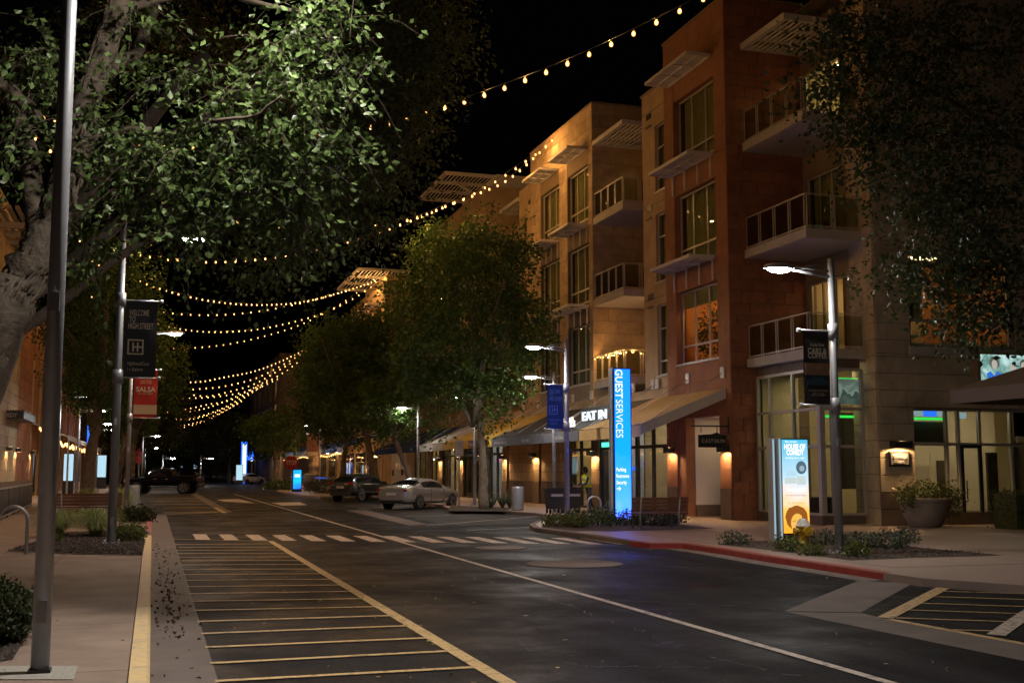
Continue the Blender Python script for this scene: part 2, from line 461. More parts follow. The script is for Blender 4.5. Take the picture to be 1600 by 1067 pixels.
# ------------------------------------------------------------------ leaves
rng = np.random.default_rng(7)
def leaf_mesh(pos, size, m, aspect=0.62, droop=0.5, seed=1, dirs=None, fine=False):
    """many separate small folded leaves in one mesh"""
    r = np.random.default_rng(seed); n = len(pos)
    d = r.normal(size=(n, 3)); d[:, 2] -= droop
    if dirs is not None: d += dirs * 1.2
    d /= np.linalg.norm(d, axis=1)[:, None] + 1e-9
    t = r.normal(size=(n, 3)); w = np.cross(d, t); w /= np.linalg.norm(w, axis=1)[:, None] + 1e-9
    nn = np.cross(d, w)
    s = (size * r.uniform(0.65, 1.25, n))[:, None]
    a = pos; tip = pos + d * s
    if fine:
        mid = pos + d * s * 0.48 - nn * s * 0.05; q = pos + d * s * 0.22; u = pos + d * s * 0.72
        h = w * s * aspect * 0.5
        V = np.stack([a, q + h * 0.75, mid + h * 1.0 + nn * s * .1, u + h * 0.62, tip, u - h * 0.62, mid - h * 1.0 + nn * s * .1, q - h * 0.75, mid], 1).reshape(-1, 3)
        F = np.array([[0, 1, 8], [1, 2, 8], [2, 3, 8], [3, 4, 8], [4, 5, 8], [5, 6, 8], [6, 7, 8], [7, 0, 8]]); k = 9
    else:
        q = pos + d * s * 0.42 + nn * s * 0.10; h = w * s * aspect * 0.5
        V = np.stack([a, q + h, tip, q - h], 1).reshape(-1, 3)
        F = np.array([[0, 1, 2], [0, 2, 3]]); k = 4
    faces = (np.arange(n)[:, None, None] * k + F[None]).reshape(-1, 3)
    me = bpy.data.meshes.new('foliage')
    me.vertices.add(len(V)); me.vertices.foreach_set('co', V.astype(np.float32).ravel())
    nf = len(faces); me.loops.add(nf * 3); me.loops.foreach_set('vertex_index', faces.astype(np.int32).ravel())
    me.polygons.add(nf); me.polygons.foreach_set('loop_start', np.arange(0, nf * 3, 3, dtype=np.int32))
    me.polygons.foreach_set('loop_total', np.full(nf, 3, np.int32))
    me.update(calc_edges=True)
    me.materials.append(MATS[m])
    return me

def sprays(centres, radius, n_leaf, length, r, droop=0.35):
    """leaf positions strung along drooping twigs that leave each centre; also returns the twigs"""
    P = []; D = []; tw = []
    for c in centres:
        c = np.array(c)
        k = r.integers(3, 6)
        for _ in range(k):
            d = r.normal(size=3); d[2] = d[2] * 0.5 - droop * 0.3; d /= np.linalg.norm(d)
            L = length * r.uniform(0.6, 1.3)
            t = r.uniform(0, 1, max(2, n_leaf // k))
            path = lambda u: c[None] + d[None] * (u[:, None] * L) - np.array([0, 0, droop * L])[None] * (u[:, None] ** 2)
            p = path(t) + r.normal(size=(len(t), 3)) * radius
            P.append(p); D.append(np.repeat(d[None], len(t), 0))
            tw.append(path(np.linspace(0, 1, 4)))
    return np.concatenate(P), np.concatenate(D), tw

def lumpy(r, c, rad, n, gap=0.38, shell=0.35, freq=1.0):
    """points in an ellipsoid, thinned by a low-frequency lump field so that the crown has clumps and gaps"""
    c = np.array(c); rad = np.array(rad); out = []
    ph = r.uniform(0, 6.28, (5, 3)); fr = r.uniform(0.6, 1.7, (5, 3)) * freq * 2.4
    while len(out) < n:
        u = r.normal(size=3); u /= np.linalg.norm(u); q = u * (r.uniform(shell, 1) ** 0.6)
        s = np.mean([math.sin(q @ fr[i] * 2.2 + ph[i, 0]) * math.cos(q[2] * fr[i, 1] * 2 + ph[i, 1]) for i in range(5)])
        rr = 1 + 0.42 * s
        if r.uniform() < gap + s: pass
        elif s < -0.28: continue
        out.append(c + q * rad * rr)
    return np.array(out)

def tree(name, label, cat, base, trunk, limbs, centres, leaf, size, n_leaf, length, seed, bark='bark_far', group=None, twig=0.0, radius=0.16, droop=0.35, fine=False, every=3):
    """trunk: [(point, radius)], limbs: [[(point, radius)]], centres: where leafy twigs start"""
    t = thing(name, label, cat, base, group)
    r = np.random.default_rng(seed)
    def wob(path, amp):
        pts = []; rd = []
        for i in range(len(path) - 1):
            (p, a), (q, b) = path[i], path[i + 1]
            for k in range(4):
                u = k / 4; x = np.array(p) * (1 - u) + np.array(q) * u
                if i or k: x = x + r.normal(size=3) * amp * a
                pts.append(x); rd.append((a * (1 - u) + b * u) * r.uniform(0.93, 1.07))
        pts.append(np.array(path[-1][0])); rd.append(path[-1][1])
        return pts, rd
    p, rd = wob(trunk, 0.12); MB().tube(p, rd, 12).build('trunk', bark, t)
    for l in limbs:
        p, rd = wob(l, 0.3); MB().tube(p, rd, 8).build('limb', bark, t)
    P, D, tw = sprays(centres, radius, n_leaf, length, r, droop)
    o = link('crown', leaf_mesh(P, size, leaf, seed=seed, dirs=D, fine=fine), t); o['kind'] = 'stuff'
    if twig:
        b = MB()
        for w in tw[::every]: b.tube([tuple(x) for x in w], [twig, twig * .8, twig * .6, twig * .3], 4, cap=False)
        o = b.build('twig', 'twig_bark', t); o['kind'] = 'stuff'
    return t, P, D

def shrub(name, label, cat, base, rx, ry, h, leaf, size, n, seed, group=None, kind_name='foliage'):
    t = thing(name, label, cat, base, group)
    r = np.random.default_rng(seed)
    c = lumpy(r, (base[0], base[1], base[2] + h * 0.45), (rx, ry, h * 0.55), n, shell=0.5)
    c = c[c[:, 2] > base[2] + 0.01]
    P = np.concatenate([c + r.normal(size=c.shape) * size * 0.7 for _ in range(5)]); P[:, 2] = np.maximum(P[:, 2], base[2] + 0.01)
    o = link(kind_name, leaf_mesh(P, size, leaf, seed=seed, droop=-0.4), t); o['kind'] = 'stuff'
    b = MB()
    for k in range(7):
        a = r.uniform(0, 6.28); b.tube([(base[0], base[1], base[2]), (base[0] + math.cos(a) * rx * .5, base[1] + math.sin(a) * ry * .5, base[2] + h * r.uniform(.5, .85))], [0.012, 0.006], 4)
    o = b.build('stem', 'bark_far', t); o['kind'] = 'stuff'
    return t
# ================================================================== GROUND
RW = 18.8      # street face of the right-hand buildings (X)
LW = -7.5      # street face of the left-hand buildings
KZ = 0.13      # kerb height
def sheet(name, polys, m, z, parent=None, kind='structure'):
    b = MB()
    for p in polys:
        a = sum(p[i][0] * p[(i + 1) % len(p)][1] - p[(i + 1) % len(p)][0] * p[i][1] for i in range(len(p)))
        if a < 0: p = p[::-1]
        b.add([(q[0], q[1], z) for q in p], [tuple(range(len(p)))])
    return b.build(name, m, parent, kind=kind) if parent is None else b.build(name, m, parent)
def rect(x0, x1, y0, y1): return [(x0, y0), (x1, y0), (x1, y1), (x0, y1)]
def pg(z, *pts): return [G(x, y, z)[:2] for x, y in pts]

sheet('ground', [rect(-400, 400, -60, 1200)], 'earth', -0.02)
road = sheet('road', [rect(-7, 26, -30, 700)], 'asphalt', 0.0)
sheet('parking_bay', [rect(9.5, 14.6, 37.5, 62), rect(-3.3, 2.9, 50.6, 140)], 'old_asphalt', 0.004)

# --- right-hand pavement with its bulb-out nose
nose = [G(x, y, KZ)[:2] for x, y in ((1380, 894), (1292, 881), (1200, 868), (1125, 856), (1067, 848), (1017, 848), (985, 844), (930, 836), (870, 828), (836, 824), (828, 819), (838, 814), (880, 812), (868, 807), (838, 801), (794, 798), (715, 796))]
NX = [p[0] for p in nose]
right_pave = nose + [(14.3, 64), (14.3, 78)] + [(32, 78), (32, 12.6)] + [G(1600, 914, KZ)[:2], G(1440, 903, KZ)[:2]]
MB().prism(right_pave, -0.01, KZ).build('pavement', 'plaza', kind='structure')
far_nose = [G(x, y, KZ)[:2] for x, y in ((640, 777), (560, 774), (500, 775), (472, 773), (446, 769), (432, 766), (445, 762))]
MB().prism([(14.3, 80.2), G(500, 775, KZ)[:2], G(472, 773, KZ)[:2], G(446, 769, KZ)[:2], G(432, 766, KZ)[:2], (11.5, 108), (30, 108), (30, 80.2)], -0.01, KZ).build('pavement', 'plaza', kind='structure')
MB().prism(rect(14.0, 30, 120, 420), -0.01, KZ).build('pavement', 'plaza', kind='structure')

def kerb_run(name, pts, mats_of, z=KZ, w=0.16, seg=1.5, label=None):
    """kerb stones end to end along a line; mats_of(i, point) names the paint"""
    root = None; i = 0
    holder = bpy.data.objects.new(name, None); COL.objects.link(holder); holder['kind'] = 'structure'
    for a, b_ in zip(pts[:-1], pts[1:]):
        a = Vector((a[0], a[1], 0)); b_ = Vector((b_[0], b_[1], 0)); d = b_ - a; L = d.length
        if L < 0.02: continue
        u = d / L; nrm = Vector((-u.y, u.x, 0)); n = max(1, round(L / seg))
        for k in range(n):
            p = a + u * (L * k / n + 0.006); q = a + u * (L * (k + 1) / n - 0.006)
            c = 0.022
            vs = []
            for e in (p, q):
                for off, zz in ((-.006, -0.01), (-.006, z - c + 0.004), (c, z + 0.004), (w, z + 0.004), (w, -0.01)):
                    vs.append(e - nrm * off * SIDE + Vector((0, 0, zz)))
            fs = [(0, 1, 6, 5), (1, 2, 7, 6), (2, 3, 8, 7), (3, 4, 9, 8), (4, 3, 2, 1, 0), (5, 6, 7, 8, 9)]
            MB().add(vs, fs).build('kerb_stone', mats_of(p), holder); i += 1
    return holder
SIDE = 1
SIDE = -1
kerb_run('left_kerb', [(0.03, 3.0), (0.03, 48.6)], lambda p: 'yellow_paint' if p.y < 30.4 else ('gutter' if p.y < 32.6 else 'red_paint'))
SIDE = 1
kerb_run('left_far_kerb', [(-3.3, 140), (-3.3, 50.4)], lambda p: 'gutter', seg=3)
rk = [p for p in nose]
SIDE = 1
kerb_run('right_kerb', rk, lambda p: 'red_paint' if p.y < 25.6 else 'gutter')

# --- gutters and concrete aprons
sheet('gutter', [rect(0.03, 0.6, 3, 49.5), [(0.03, 49.5), (0.6, 49.5), (3.4, 52), (3.4, 54), (2.9, 54)], rect(2.9, 3.4, 54, 128),
                 [G(540, 797)[:2], G(572, 797)[:2], G(668, 819)[:2], G(640, 821)[:2]],
                 [(p[0] - 0.45, p[1] - 0.1) for p in nose[:6]] + [(p[0], p[1]) for p in nose[:6]][::-1]], 'gutter', 0.006)
sheet('apron', [pg(0, (1340, 908), (1428, 911), (1345, 957), (1225, 955)), pg(0, (1225, 956), (1345, 958), (1388, 968), (1600, 1006), (1680, 1020), (1680, 1056), (1600, 1033))], 'gutter', 0.007)

# --- painted marks, each a piece of the road
def mark(name, pts, m, z=0.011): return sheet(name, [pts], m, z, road)
mark('edge_line', rect(2.87, 3.02, 4, 30.4), 'line_yellow')
mark('lane_line', rect(6.0, 6.11, 3, 44), 'line_white'); mark('lane_line', rect(6.0, 6.11, 44.02, 92), 'line_white')
LY = [842.5, 850.7, 855.5, 860, 865.2, 870.8, 876.4, 882.8, 890, 898, 907, 917, 928, 940, 954.2, 971.5, 990.5, 1012, 1037, 1065]
RY = [845.5, 849.8, 854.5, 859.5, 864.2, 869.8, 875.6, 882, 889, 896.5, 905.2, 914.2, 924.2, 935.5, 948.2, 962.2, 978, 997, 1017.5, 1042.8]
for a, b_ in zip(LY, RY):
    p = G(270 + (a - 842) * 66 / 222, a); q = G(424 + (b_ - 846) * 1.655, b_)
    mark('hatch_stripe', [(p[0], p[1] - .05), (2.868, q[1] - .05), (2.868, q[1] + .05), (p[0], p[1] + .05)], 'line_yellow')
for i in range(15):                                                   # zebra bars, their row lies askew across the street
    X = 1.15 + 0.70 * i; Yc = 32.95 - 0.52 * 0.70 * i
    mark('crossing_stripe', [(X, Yc - 1.45), (X + .36, Yc - 1.6), (X + .36, Yc + 1.2), (X, Yc + 1.35)], 'line_white', 0.0125)
for s in (((605, 808), (791, 802.5)), ((665, 821), (839, 807)), ((730, 829), (831, 823.5)), ((560, 795), (640, 790))):
    p, q = (Vector(G(*e)) for e in s); d = (q - p).normalized(); n = Vector((-d.y, d.x, 0)) * 0.05
    mark('bay_line', [tuple((p - n)[:2]), tuple((q - n)[:2]), tuple((q + n)[:2]), tuple((p + n)[:2])], 'line_white')
def lane(name, px, py, qx, qy, w, m):
    p, q = Vector(G(px, py)), Vector(G(qx, qy)); d = (q - p).normalized(); n = Vector((-d.y, d.x, 0)) * w / 2
    mark(name, [tuple((p - n)[:2]), tuple((q - n)[:2]), tuple((q + n)[:2]), tuple((p + n)[:2])], m)
lane('edge_line', 1483, 914, 1383, 966, 0.2, 'line_yellow')
lane('edge_line', 1386, 967.5, 1640, 1014, 0.12, 'line_yellow')
for s in ((1470, 924, 1640, 929.5), (1456, 932.5, 1640, 938.5), (1440, 943, 1640, 949.5), (1420, 953.5, 1600, 959.5), (1400, 966, 1576, 972), (1480, 984.5, 1556, 986.5)):
    lane('hatch_stripe', *s, 0.07, 'line_yellow')
lane('edge_line', 1640, 935, 1556, 993, 0.2, 'line_white')
for (x0, x1, y) in ((255, 338, 801), (256, 330, 793.5), (240, 330, 788), (232, 318, 783), (228, 312, 779)):
    lane('bay_line', x0, y, x1, y - 0.6, 0.35, 'line_yellow')
lane('bay_line', 336, 793, 352, 801.5, 0.2, 'line_yellow')
mark('turn_mark', pg(0, (338, 780.5), (372, 779.5), (398, 786), (350, 783.5)), 'line_white')
mark('turn_mark', pg(0, (424, 785.5), (468, 784.5), (480, 789), (440, 790)), 'line_white')
for y in (751.6, 755): lane('crossing_line', 290, y, 470, y + 1.2, 0.5, 'line_white')
# round utility covers and old patches in the carriageway
for n_, (px, py, r1) in enumerate(((782, 856, 0.62), (897, 881, 0.95), (842, 879, 0.4))):
    c = G(px, py); b = MB()
    b.lathe([(r1, 0.0), (r1, 0.012), (r1 - .09, 0.013), (r1 - .1, 0.008), (0.02, 0.008)], 28, (c[0], c[1], 0))
    if n_ < 2:
        o = b.build('manhole_cover', 'gutter', kind='thing', label=('small round utility cover beside the crossing stripes', 'wide round concrete patch around a utility cover in the lane')[n_], cat='manhole cover', group='utility covers in the road')
# cracks: narrow irregular tar-filled strips
def crack(pts, w, seed, m='black_metal'):
    r = np.random.default_rng(seed); b = MB(); P_ = []
    for a, c in zip(pts[:-1], pts[1:]):
        for k in range(9):
            u = k / 9; P_.append((a[0] * (1 - u) + c[0] * u, a[1] * (1 - u) + c[1] * u))
    Q = [G(x, y) for x, y in P_]; Q = [(x + r.normal() * .035, y + r.normal() * .05) for x, y, _ in Q]
    ww = [w * r.uniform(.3, 1.2) for _ in Q]
    for i in range(len(Q) - 1):
        b.quad((Q[i][0], Q[i][1] - ww[i], .0045), (Q[i + 1][0], Q[i + 1][1] - ww[i + 1], .0045), (Q[i + 1][0], Q[i + 1][1] + ww[i + 1], .0045), (Q[i][0], Q[i][1] + ww[i], .0045))
    o = b.build('crack', m, road); return o
crack([(690, 880), (730, 897), (780, 915), (852, 934), (893, 946), (935, 965), (1000, 985), (1060, 1010), (1140, 1034), (1260, 1058)], 0.017, 1)
crack([(620, 921), (700, 926), (800, 930)], 0.013, 2)
crack([(800, 1003), (910, 1042), (1010, 1041), (1120, 1044)], 0.01, 3)
crack([(1290, 985), (1400, 1015), (1520, 1060)], 0.012, 4)
crack([(800, 930), (900, 933), (1000, 939), (1120, 945), (1230, 953)], 0.018, 5, 'gutter')

# --- left pavement, slab by slab
walk = bpy.data.objects.new('left_pavement', None); COL.objects.link(walk); walk['kind'] = 'structure'
MB().prism(rect(-14, -0.14, -2, 50.4), -0.01, KZ - 0.07).build('bedding', 'mortar', walk)
xs = [-0.135, -1.62, -4.3, -7.5]; ys = [-2 + 3.16 * i - 0.15 for i in range(17)]
for xa, xb in zip(xs[:-1], xs[1:]):
    for ya, yb in zip(ys[:-1], ys[1:]):
        block('slab', 'concrete_walk', xb + .006, xa - .006, ya + .006, yb - .006, KZ - .06, KZ, walk)
MB().prism(rect(-14, -3.46, 50.4, 150), -0.01, KZ).build('pavement', 'concrete_walk', kind='structure')
b = MB(); b.prism(pg(KZ, (-30, 1062), (115, 1062), (122, 1041), (-30, 1041)), KZ + .001, KZ + .008); b.build('footing_pad', 'pad', walk)

plz = bpy.data.objects.new('plaza_paving', None); COL.objects.link(plz); plz['kind'] = 'structure'
for i in range(11):
    for k in range(8): block('slab', 'plaza', 12.3 + i * 1.62 + .005, 12.3 + (i + 1) * 1.62 - .005, 17.4 + k * 1.6 + .005, 17.4 + (k + 1) * 1.6 - .005, KZ - .02, KZ + .005, plz)
for i in range(3):
    for k in range(16): block('slab', 'plaza', 15.3 + i * 1.15 + .005, 15.3 + (i + 1) * 1.15 - .005, 36.2 + k * 1.6 + .005, 36.2 + (k + 1) * 1.6 - .005, KZ - .02, KZ + .005, plz)
# --- planting beds
sheet('planting_bed', [pg(KZ, (8, 862), (120, 866), (223, 868), (227, 843), (180, 829), (95, 831), (55, 846)), pg(KZ, (188, 817), (229, 818), (231, 806), (196, 803)),
                       pg(KZ, (-60, 1045), (20, 1030), (48, 985), (44, 935), (-60, 925))], 'mulch', KZ + 0.010)
sheet('planting_bed', [pg(KZ, (1122, 851), (1180, 857), (1290, 871), (1330, 876), (1420, 872), (1568, 868), (1440, 856), (1340, 846), (1230, 843), (1160, 846)),
                       pg(KZ, (845, 824), (862, 816), (955, 812), (1040, 817), (1120, 826), (960, 830), (900, 830)), pg(KZ, (700, 798), (790, 799), (800, 793), (705, 790))], 'mulch', KZ + 0.010)
def chips(polys, n, seed, s=0.03):
    r = np.random.default_rng(seed); b = MB()
    for poly in polys:
        px = [p[0] for p in poly]; py = [p[1] for p in poly]
        def inside(x, y):
            c = False; j = len(poly) - 1
            for i in range(len(poly)):
                if (py[i] > y) != (py[j] > y) and x < (px[j] - px[i]) * (y - py[i]) / (py[j] - py[i]) + px[i]: c = not c
                j = i
            return c
        k = 0
        while k < n:
            x = r.uniform(min(px), max(px)); y = r.uniform(min(py), max(py))
            if not inside(x, y): continue
            k += 1; a = r.uniform(0, 6.28); q = s * r.uniform(.5, 1.6); z = KZ + .01
            b.add([(x + q * math.cos(a), y + q * math.sin(a), z), (x + q * math.cos(a + 2.1), y + q * math.sin(a + 2.1), z), (x + q * math.cos(a + 4.2), y + q * math.sin(a + 4.2), z), (x, y, z + q * .8)], [(0, 1, 3), (1, 2, 3), (2, 0, 3)])
    return b
chips([pg(KZ, (12, 860), (120, 865), (222, 867), (226, 844), (180, 830), (95, 832), (57, 846))], 2600, 1).build('gravel', 'chip', kind='stuff')
chips([pg(KZ, (1126, 851), (1180, 856), (1290, 870), (1330, 875), (1420, 871), (1560, 867), (1440, 857), (1340, 847), (1230, 844), (1160, 847)), pg(KZ, (-40, 1040), (18, 1028), (46, 985), (42, 937), (-40, 930))], 1300, 2).build('gravel', 'chip', kind='stuff')
b = MB(); c0 = G(1236, 846, KZ)
b.lathe([(0.42, -.02), (0.40, .1), (0.28, .2), (0.1, .26), (0.02, .27)], 9, c0)
for i, v in enumerate(b.v): b.v[i] = (v[0] + .06 * math.sin(i * 3.1), v[1] + .06 * math.cos(i * 1.7), v[2] + .03 * math.sin(i * 2.3))
b.build('boulder', 'dark_stone', label='low brown boulder at the foot of the lit comedy poster', cat='boulder', kind='thing')

# --- fallen leaves along the gutter and on the road
r = np.random.default_rng(5)
P1 = [(r.normal(0.30, 0.10), 13 + abs(r.normal(0, 6)), 0.012) for _ in range(170)] + [(r.uniform(0.05, 0.6), r.uniform(8, 30), 0.012) for _ in range(120)]
P1 = np.array([p for p in P1 if 0.04 < p[0] < 0.62])
o = link('fallen_leaves', leaf_mesh(P1, 0.05, 'dead_leaf', droop=-0.15, seed=3, aspect=0.8), kind='stuff')
P2 = np.array([(r.uniform(0.7, 4.5), r.uniform(8.5, 24), 0.014) for _ in range(75)] + [(r.uniform(9, 11.4), r.uniform(17, 26), 0.014) for _ in range(26)] + [(r.uniform(-4, -.2), r.uniform(9, 22), KZ + .012) for _ in range(26)] + [(r.uniform(4, 11), r.uniform(9, 30), 0.014) for _ in range(26)])
me = leaf_mesh(P2, 0.065, 'fallen_leaf', droop=0.0, seed=4, aspect=0.85)
for v in me.vertices: v.co.z = 0.012 + (v.co.z - 0.012) * 0.25 if v.co.x > 0 else KZ + .012 + (v.co.z - KZ - .012) * 0.25
for v in me.vertices: v.co.z = max(v.co.z, 0.0125)
link('fallen_leaves', me, kind='stuff')
# ================================================================== BUILDINGS
def fb(pl, c, u0, u1, z0, z1, d0, d1):
    """extent of a box given along a facade: u along it, d inward from its face"""
    if pl == 'X-': return (c + d0, c + d1, u0, u1, z0, z1)      # faces the street from the right
    if pl == 'X+': return (c - d1, c - d0, u0, u1, z0, z1)      # faces the street from the left
    return (u0, u1, c + d0, c + d1, z0, z1)                     # 'Y': faces the camera
def cells(u0, u1, z0, z1, holes):
    us = sorted({u0, u1, *[min(max(h[i], u0), u1) for h in holes for i in (0, 1)]}); zs = sorted({z0, z1, *[min(max(h[i], z0), z1) for h in holes for i in (2, 3)]})
    out = []
    for za, zb in zip(zs[:-1], zs[1:]):
        run = None
        for ua, ub in zip(us[:-1], us[1:]):
            solid = not any(h[0] <= (ua + ub) / 2 <= h[1] and h[2] <= (za + zb) / 2 <= h[3] for h in holes)
            if solid: run = [ua, ub] if run is None else [run[0], ub]
            elif run: out.append((*run, za, zb)); run = None
        if run: out.append((*run, za, zb))
    return out
def wall(pl, c, u0, u1, z0, z1, holes, m, parent, thick=0.3, name='wall'):
    b = MB()
    for q in cells(u0, u1, z0, z1, holes): b.box(*fb(pl, c, *q, 0, thick))
    return b.build(name, m, parent)
SB = {}
def stones(pl, c, u0, u1, z0, z1, holes, bw, bh, m, parent, proud=0.03, gap=0.018, single=False, jit=0.25, seed=0, name='stone'):
    """coursed facing stones on a wall; each its own piece while the count allows"""
    r = random.Random(seed); bulk = MB(); z = z0; row = 0
    while z < z1 - 0.05:
        zt = min(z + bh, z1)
        zs = sorted({z, zt, *[h[i] for h in holes for i in (2, 3) if z < h[i] < zt]})
        for za, zb in zip(zs[:-1], zs[1:]):
            u = u0 - (bw * 0.5 if row % 2 else 0)
            cut = sorted({u0, u1, *[h[i] for h in holes for i in (0, 1) if u0 < h[i] < u1 and h[2] < (za + zb) / 2 < h[3]]})
            edges = []
            while u < u1: edges.append(u); u += bw * (1 + r.uniform(-jit, jit))
            es = sorted({e for e in edges if u0 < e < u1 and all(abs(e - k) > 0.12 for k in cut)} | set(cut))
            for ua, ub in zip(es[:-1], es[1:]):
                mu = (ua + ub) / 2
                if any(h[0] < mu < h[1] and h[2] < (za + zb) / 2 < h[3] for h in holes): continue
                e = fb(pl, c, ua + gap / 2, ub - gap / 2, za + gap / 2, zb - gap / 2, -proud - r.uniform(0, .006), 0.0)
                k = SB.get(parent.name, 0)
                if single and k < 296: block(name, m, *e, parent); SB[parent.name] = k + 1
                else: bulk.box(*e)
        z = zt; row += 1
    if bulk.v:
        o = bulk.build('stone_facing', m, parent); o['kind'] = 'stuff'

def window(pl, c, u0, u1, z0, z1, parent, cols=(1/3, 2/3), rows=(0.24,), depth=0.16, bar=0.07, frame='frame_silver', glass='glass', behind='curtain', name='window', room=2.6, light=None, wallm='cream_wall', sill=True, blind_top=0.0):
    """frame with mullions; each pane a piece of it; behind it a curtain or a room"""
    us = [u0] + [u0 + (u1 - u0) * f for f in cols] + [u1]; zs = [z0] + [z0 + (z1 - z0) * f for f in rows] + [z1]
    b = MB(); d0, d1 = depth, depth + 0.07
    for i, u in enumerate(us):
        w = bar; a = u if i == 0 else (u - w if i == len(us) - 1 else u - w / 2)
        b.box(*fb(pl, c, a, a + w, z0 + bar, z1 - bar, d0, d1))
    for i, z in enumerate(zs):
        a = z if i == 0 else (z - bar if i == len(zs) - 1 else z - bar / 2)
        b.box(*fb(pl, c, u0, u1, a, a + bar, d0 - 0.004, d1 + 0.004))
    if sill: b.box(*fb(pl, c, u0 - .04, u1 + .04, z0 - 0.07, z0 - 0.002, -0.06, d1))
    f = b.build(name, frame, parent)
    for ua, ub in zip(us[:-1], us[1:]):
        for za, zb in zip(zs[:-1], zs[1:]):
            block('pane', glass, *fb(pl, c, ua + .02, ub - .02, za + .02, zb - .02, d0 + .03, d0 + .042), f)
    if behind == 'curtain':
        r = random.Random(int(u0 * 100 + z0 * 10)); b = MB(); n = max(8, int((u1 - u0) / .12))
        P_ = []
        for i in range(n + 1):
            u = u0 + .06 + (u1 - u0 - .12) * i / n; P_.append((u, depth + 0.22 + 0.035 * math.sin(i * 2.1 + r.uniform(-.6, .6))))
        for (ua, da), (ub, db) in zip(P_[:-1], P_[1:]):
            q = [fb(pl, c, ua, ua, z0, z1, da, da), fb(pl, c, ub, ub, z0, z1, db, db)]
            b.quad((q[0][0], q[0][2], z0 + .05), (q[1][0], q[1][2], z0 + .05), (q[1][0], q[1][2], z1), (q[0][0], q[0][2], z1))
        b.build('curtain', 'curtain', f)
        b = MB(); b.box(*fb(pl, c, u0 - .1, u1 + .1, z0 - .1, z1 + .1, depth + .5, depth + .55)); b.build('room_back', 'dark_room', f)
    elif behind == 'room':
        b = MB(); D = depth + room
        b.box(*fb(pl, c, u0 - .3, u1 + .3, z0 - .3, z1 + .3, D, D + .05))
        b.box(*fb(pl, c, u0 - .35, u0 - .3, z0 - .3, z1 + .3, d1 + .24, D)); b.box(*fb(pl, c, u1 + .3, u1 + .35, z0 - .3, z1 + .3, d1 + .24, D))
        b.box(*fb(pl, c, u0 - .3, u1 + .3, z0 - .4, z0 - .31, d1 + .24, D)); b.box(*fb(pl, c, u0 - .3, u1 + .3, z1 + .31, z1 + .36, d1 + .24, D))
        b.build('room', wallm, f)
        if light:
            um = (u0 + u1) / 2
            b = MB(); b.box(*fb(pl, c, um - .45, um + .45, z1 + .22, z1 + .27, depth + room * .35, depth + room * .65)); b.build('ceiling_light', light, f)
    if blind_top:
        b = MB(); b.box(*fb(pl, c, u0 + .06, u1 - .06, z1 - blind_top, z1 - .05, depth + .12, depth + .13)); b.build('blind', 'curtain', f)
    return f

def rail(pts, z, parent, h=1.12, step=0.95):
    """glass balustrade along a line of corners"""
    f = MB(); root = None
    panes = []
    for (x0, y0), (x1, y1) in zip(pts[:-1], pts[1:]):
        p, q = Vector((x0, y0, 0)), Vector((x1, y1, 0)); L = (q - p).length; n = max(1, round(L / step)); d = (q - p) / L
        f.bar(p + Vector((0, 0, z + h)), q + Vector((0, 0, z + h)), .035, .035)
        f.bar(p + Vector((0, 0, z + .07)), q + Vector((0, 0, z + .07)), .03, .03)
        for i in range(n):
            a = p + d * (L * i / n + (.02 if i else .03)); b_ = p + d * (L * (i + 1) / n - .12)
            for e in (a, b_): f.bar(e + Vector((0, 0, z - .24)), e + Vector((0, 0, z + h - .02)), .03, .02)
            panes.append((a, b_))
    rl = f.build('railing', 'frame_silver', parent)
    for a, b_ in panes:
        MB().bar(a + (b_ - a) * .03 + Vector((0, 0, z + h / 2 + .03)), b_ - (b_ - a) * .03 + Vector((0, 0, z + h / 2 + .03)), .012, h - .18).build('glass_panel', 'rail_glass', rl)
    return rl
def balcony(x0, x1, y0, y1, ztop, parent, line, thick=0.3):
    b = MB(); b.box(x0, x1, y0, y1, ztop - thick, ztop)
    s = b.build('balcony', 'slab_concrete', parent)
    b = MB(); b.box(x0 + .05, x1 - .02, y0 + .05, y1 - .02, ztop - thick - .012, ztop - thick - .002); b.build('soffit', 'shade_sheet', s)
    rail(line, ztop, s)
    return s
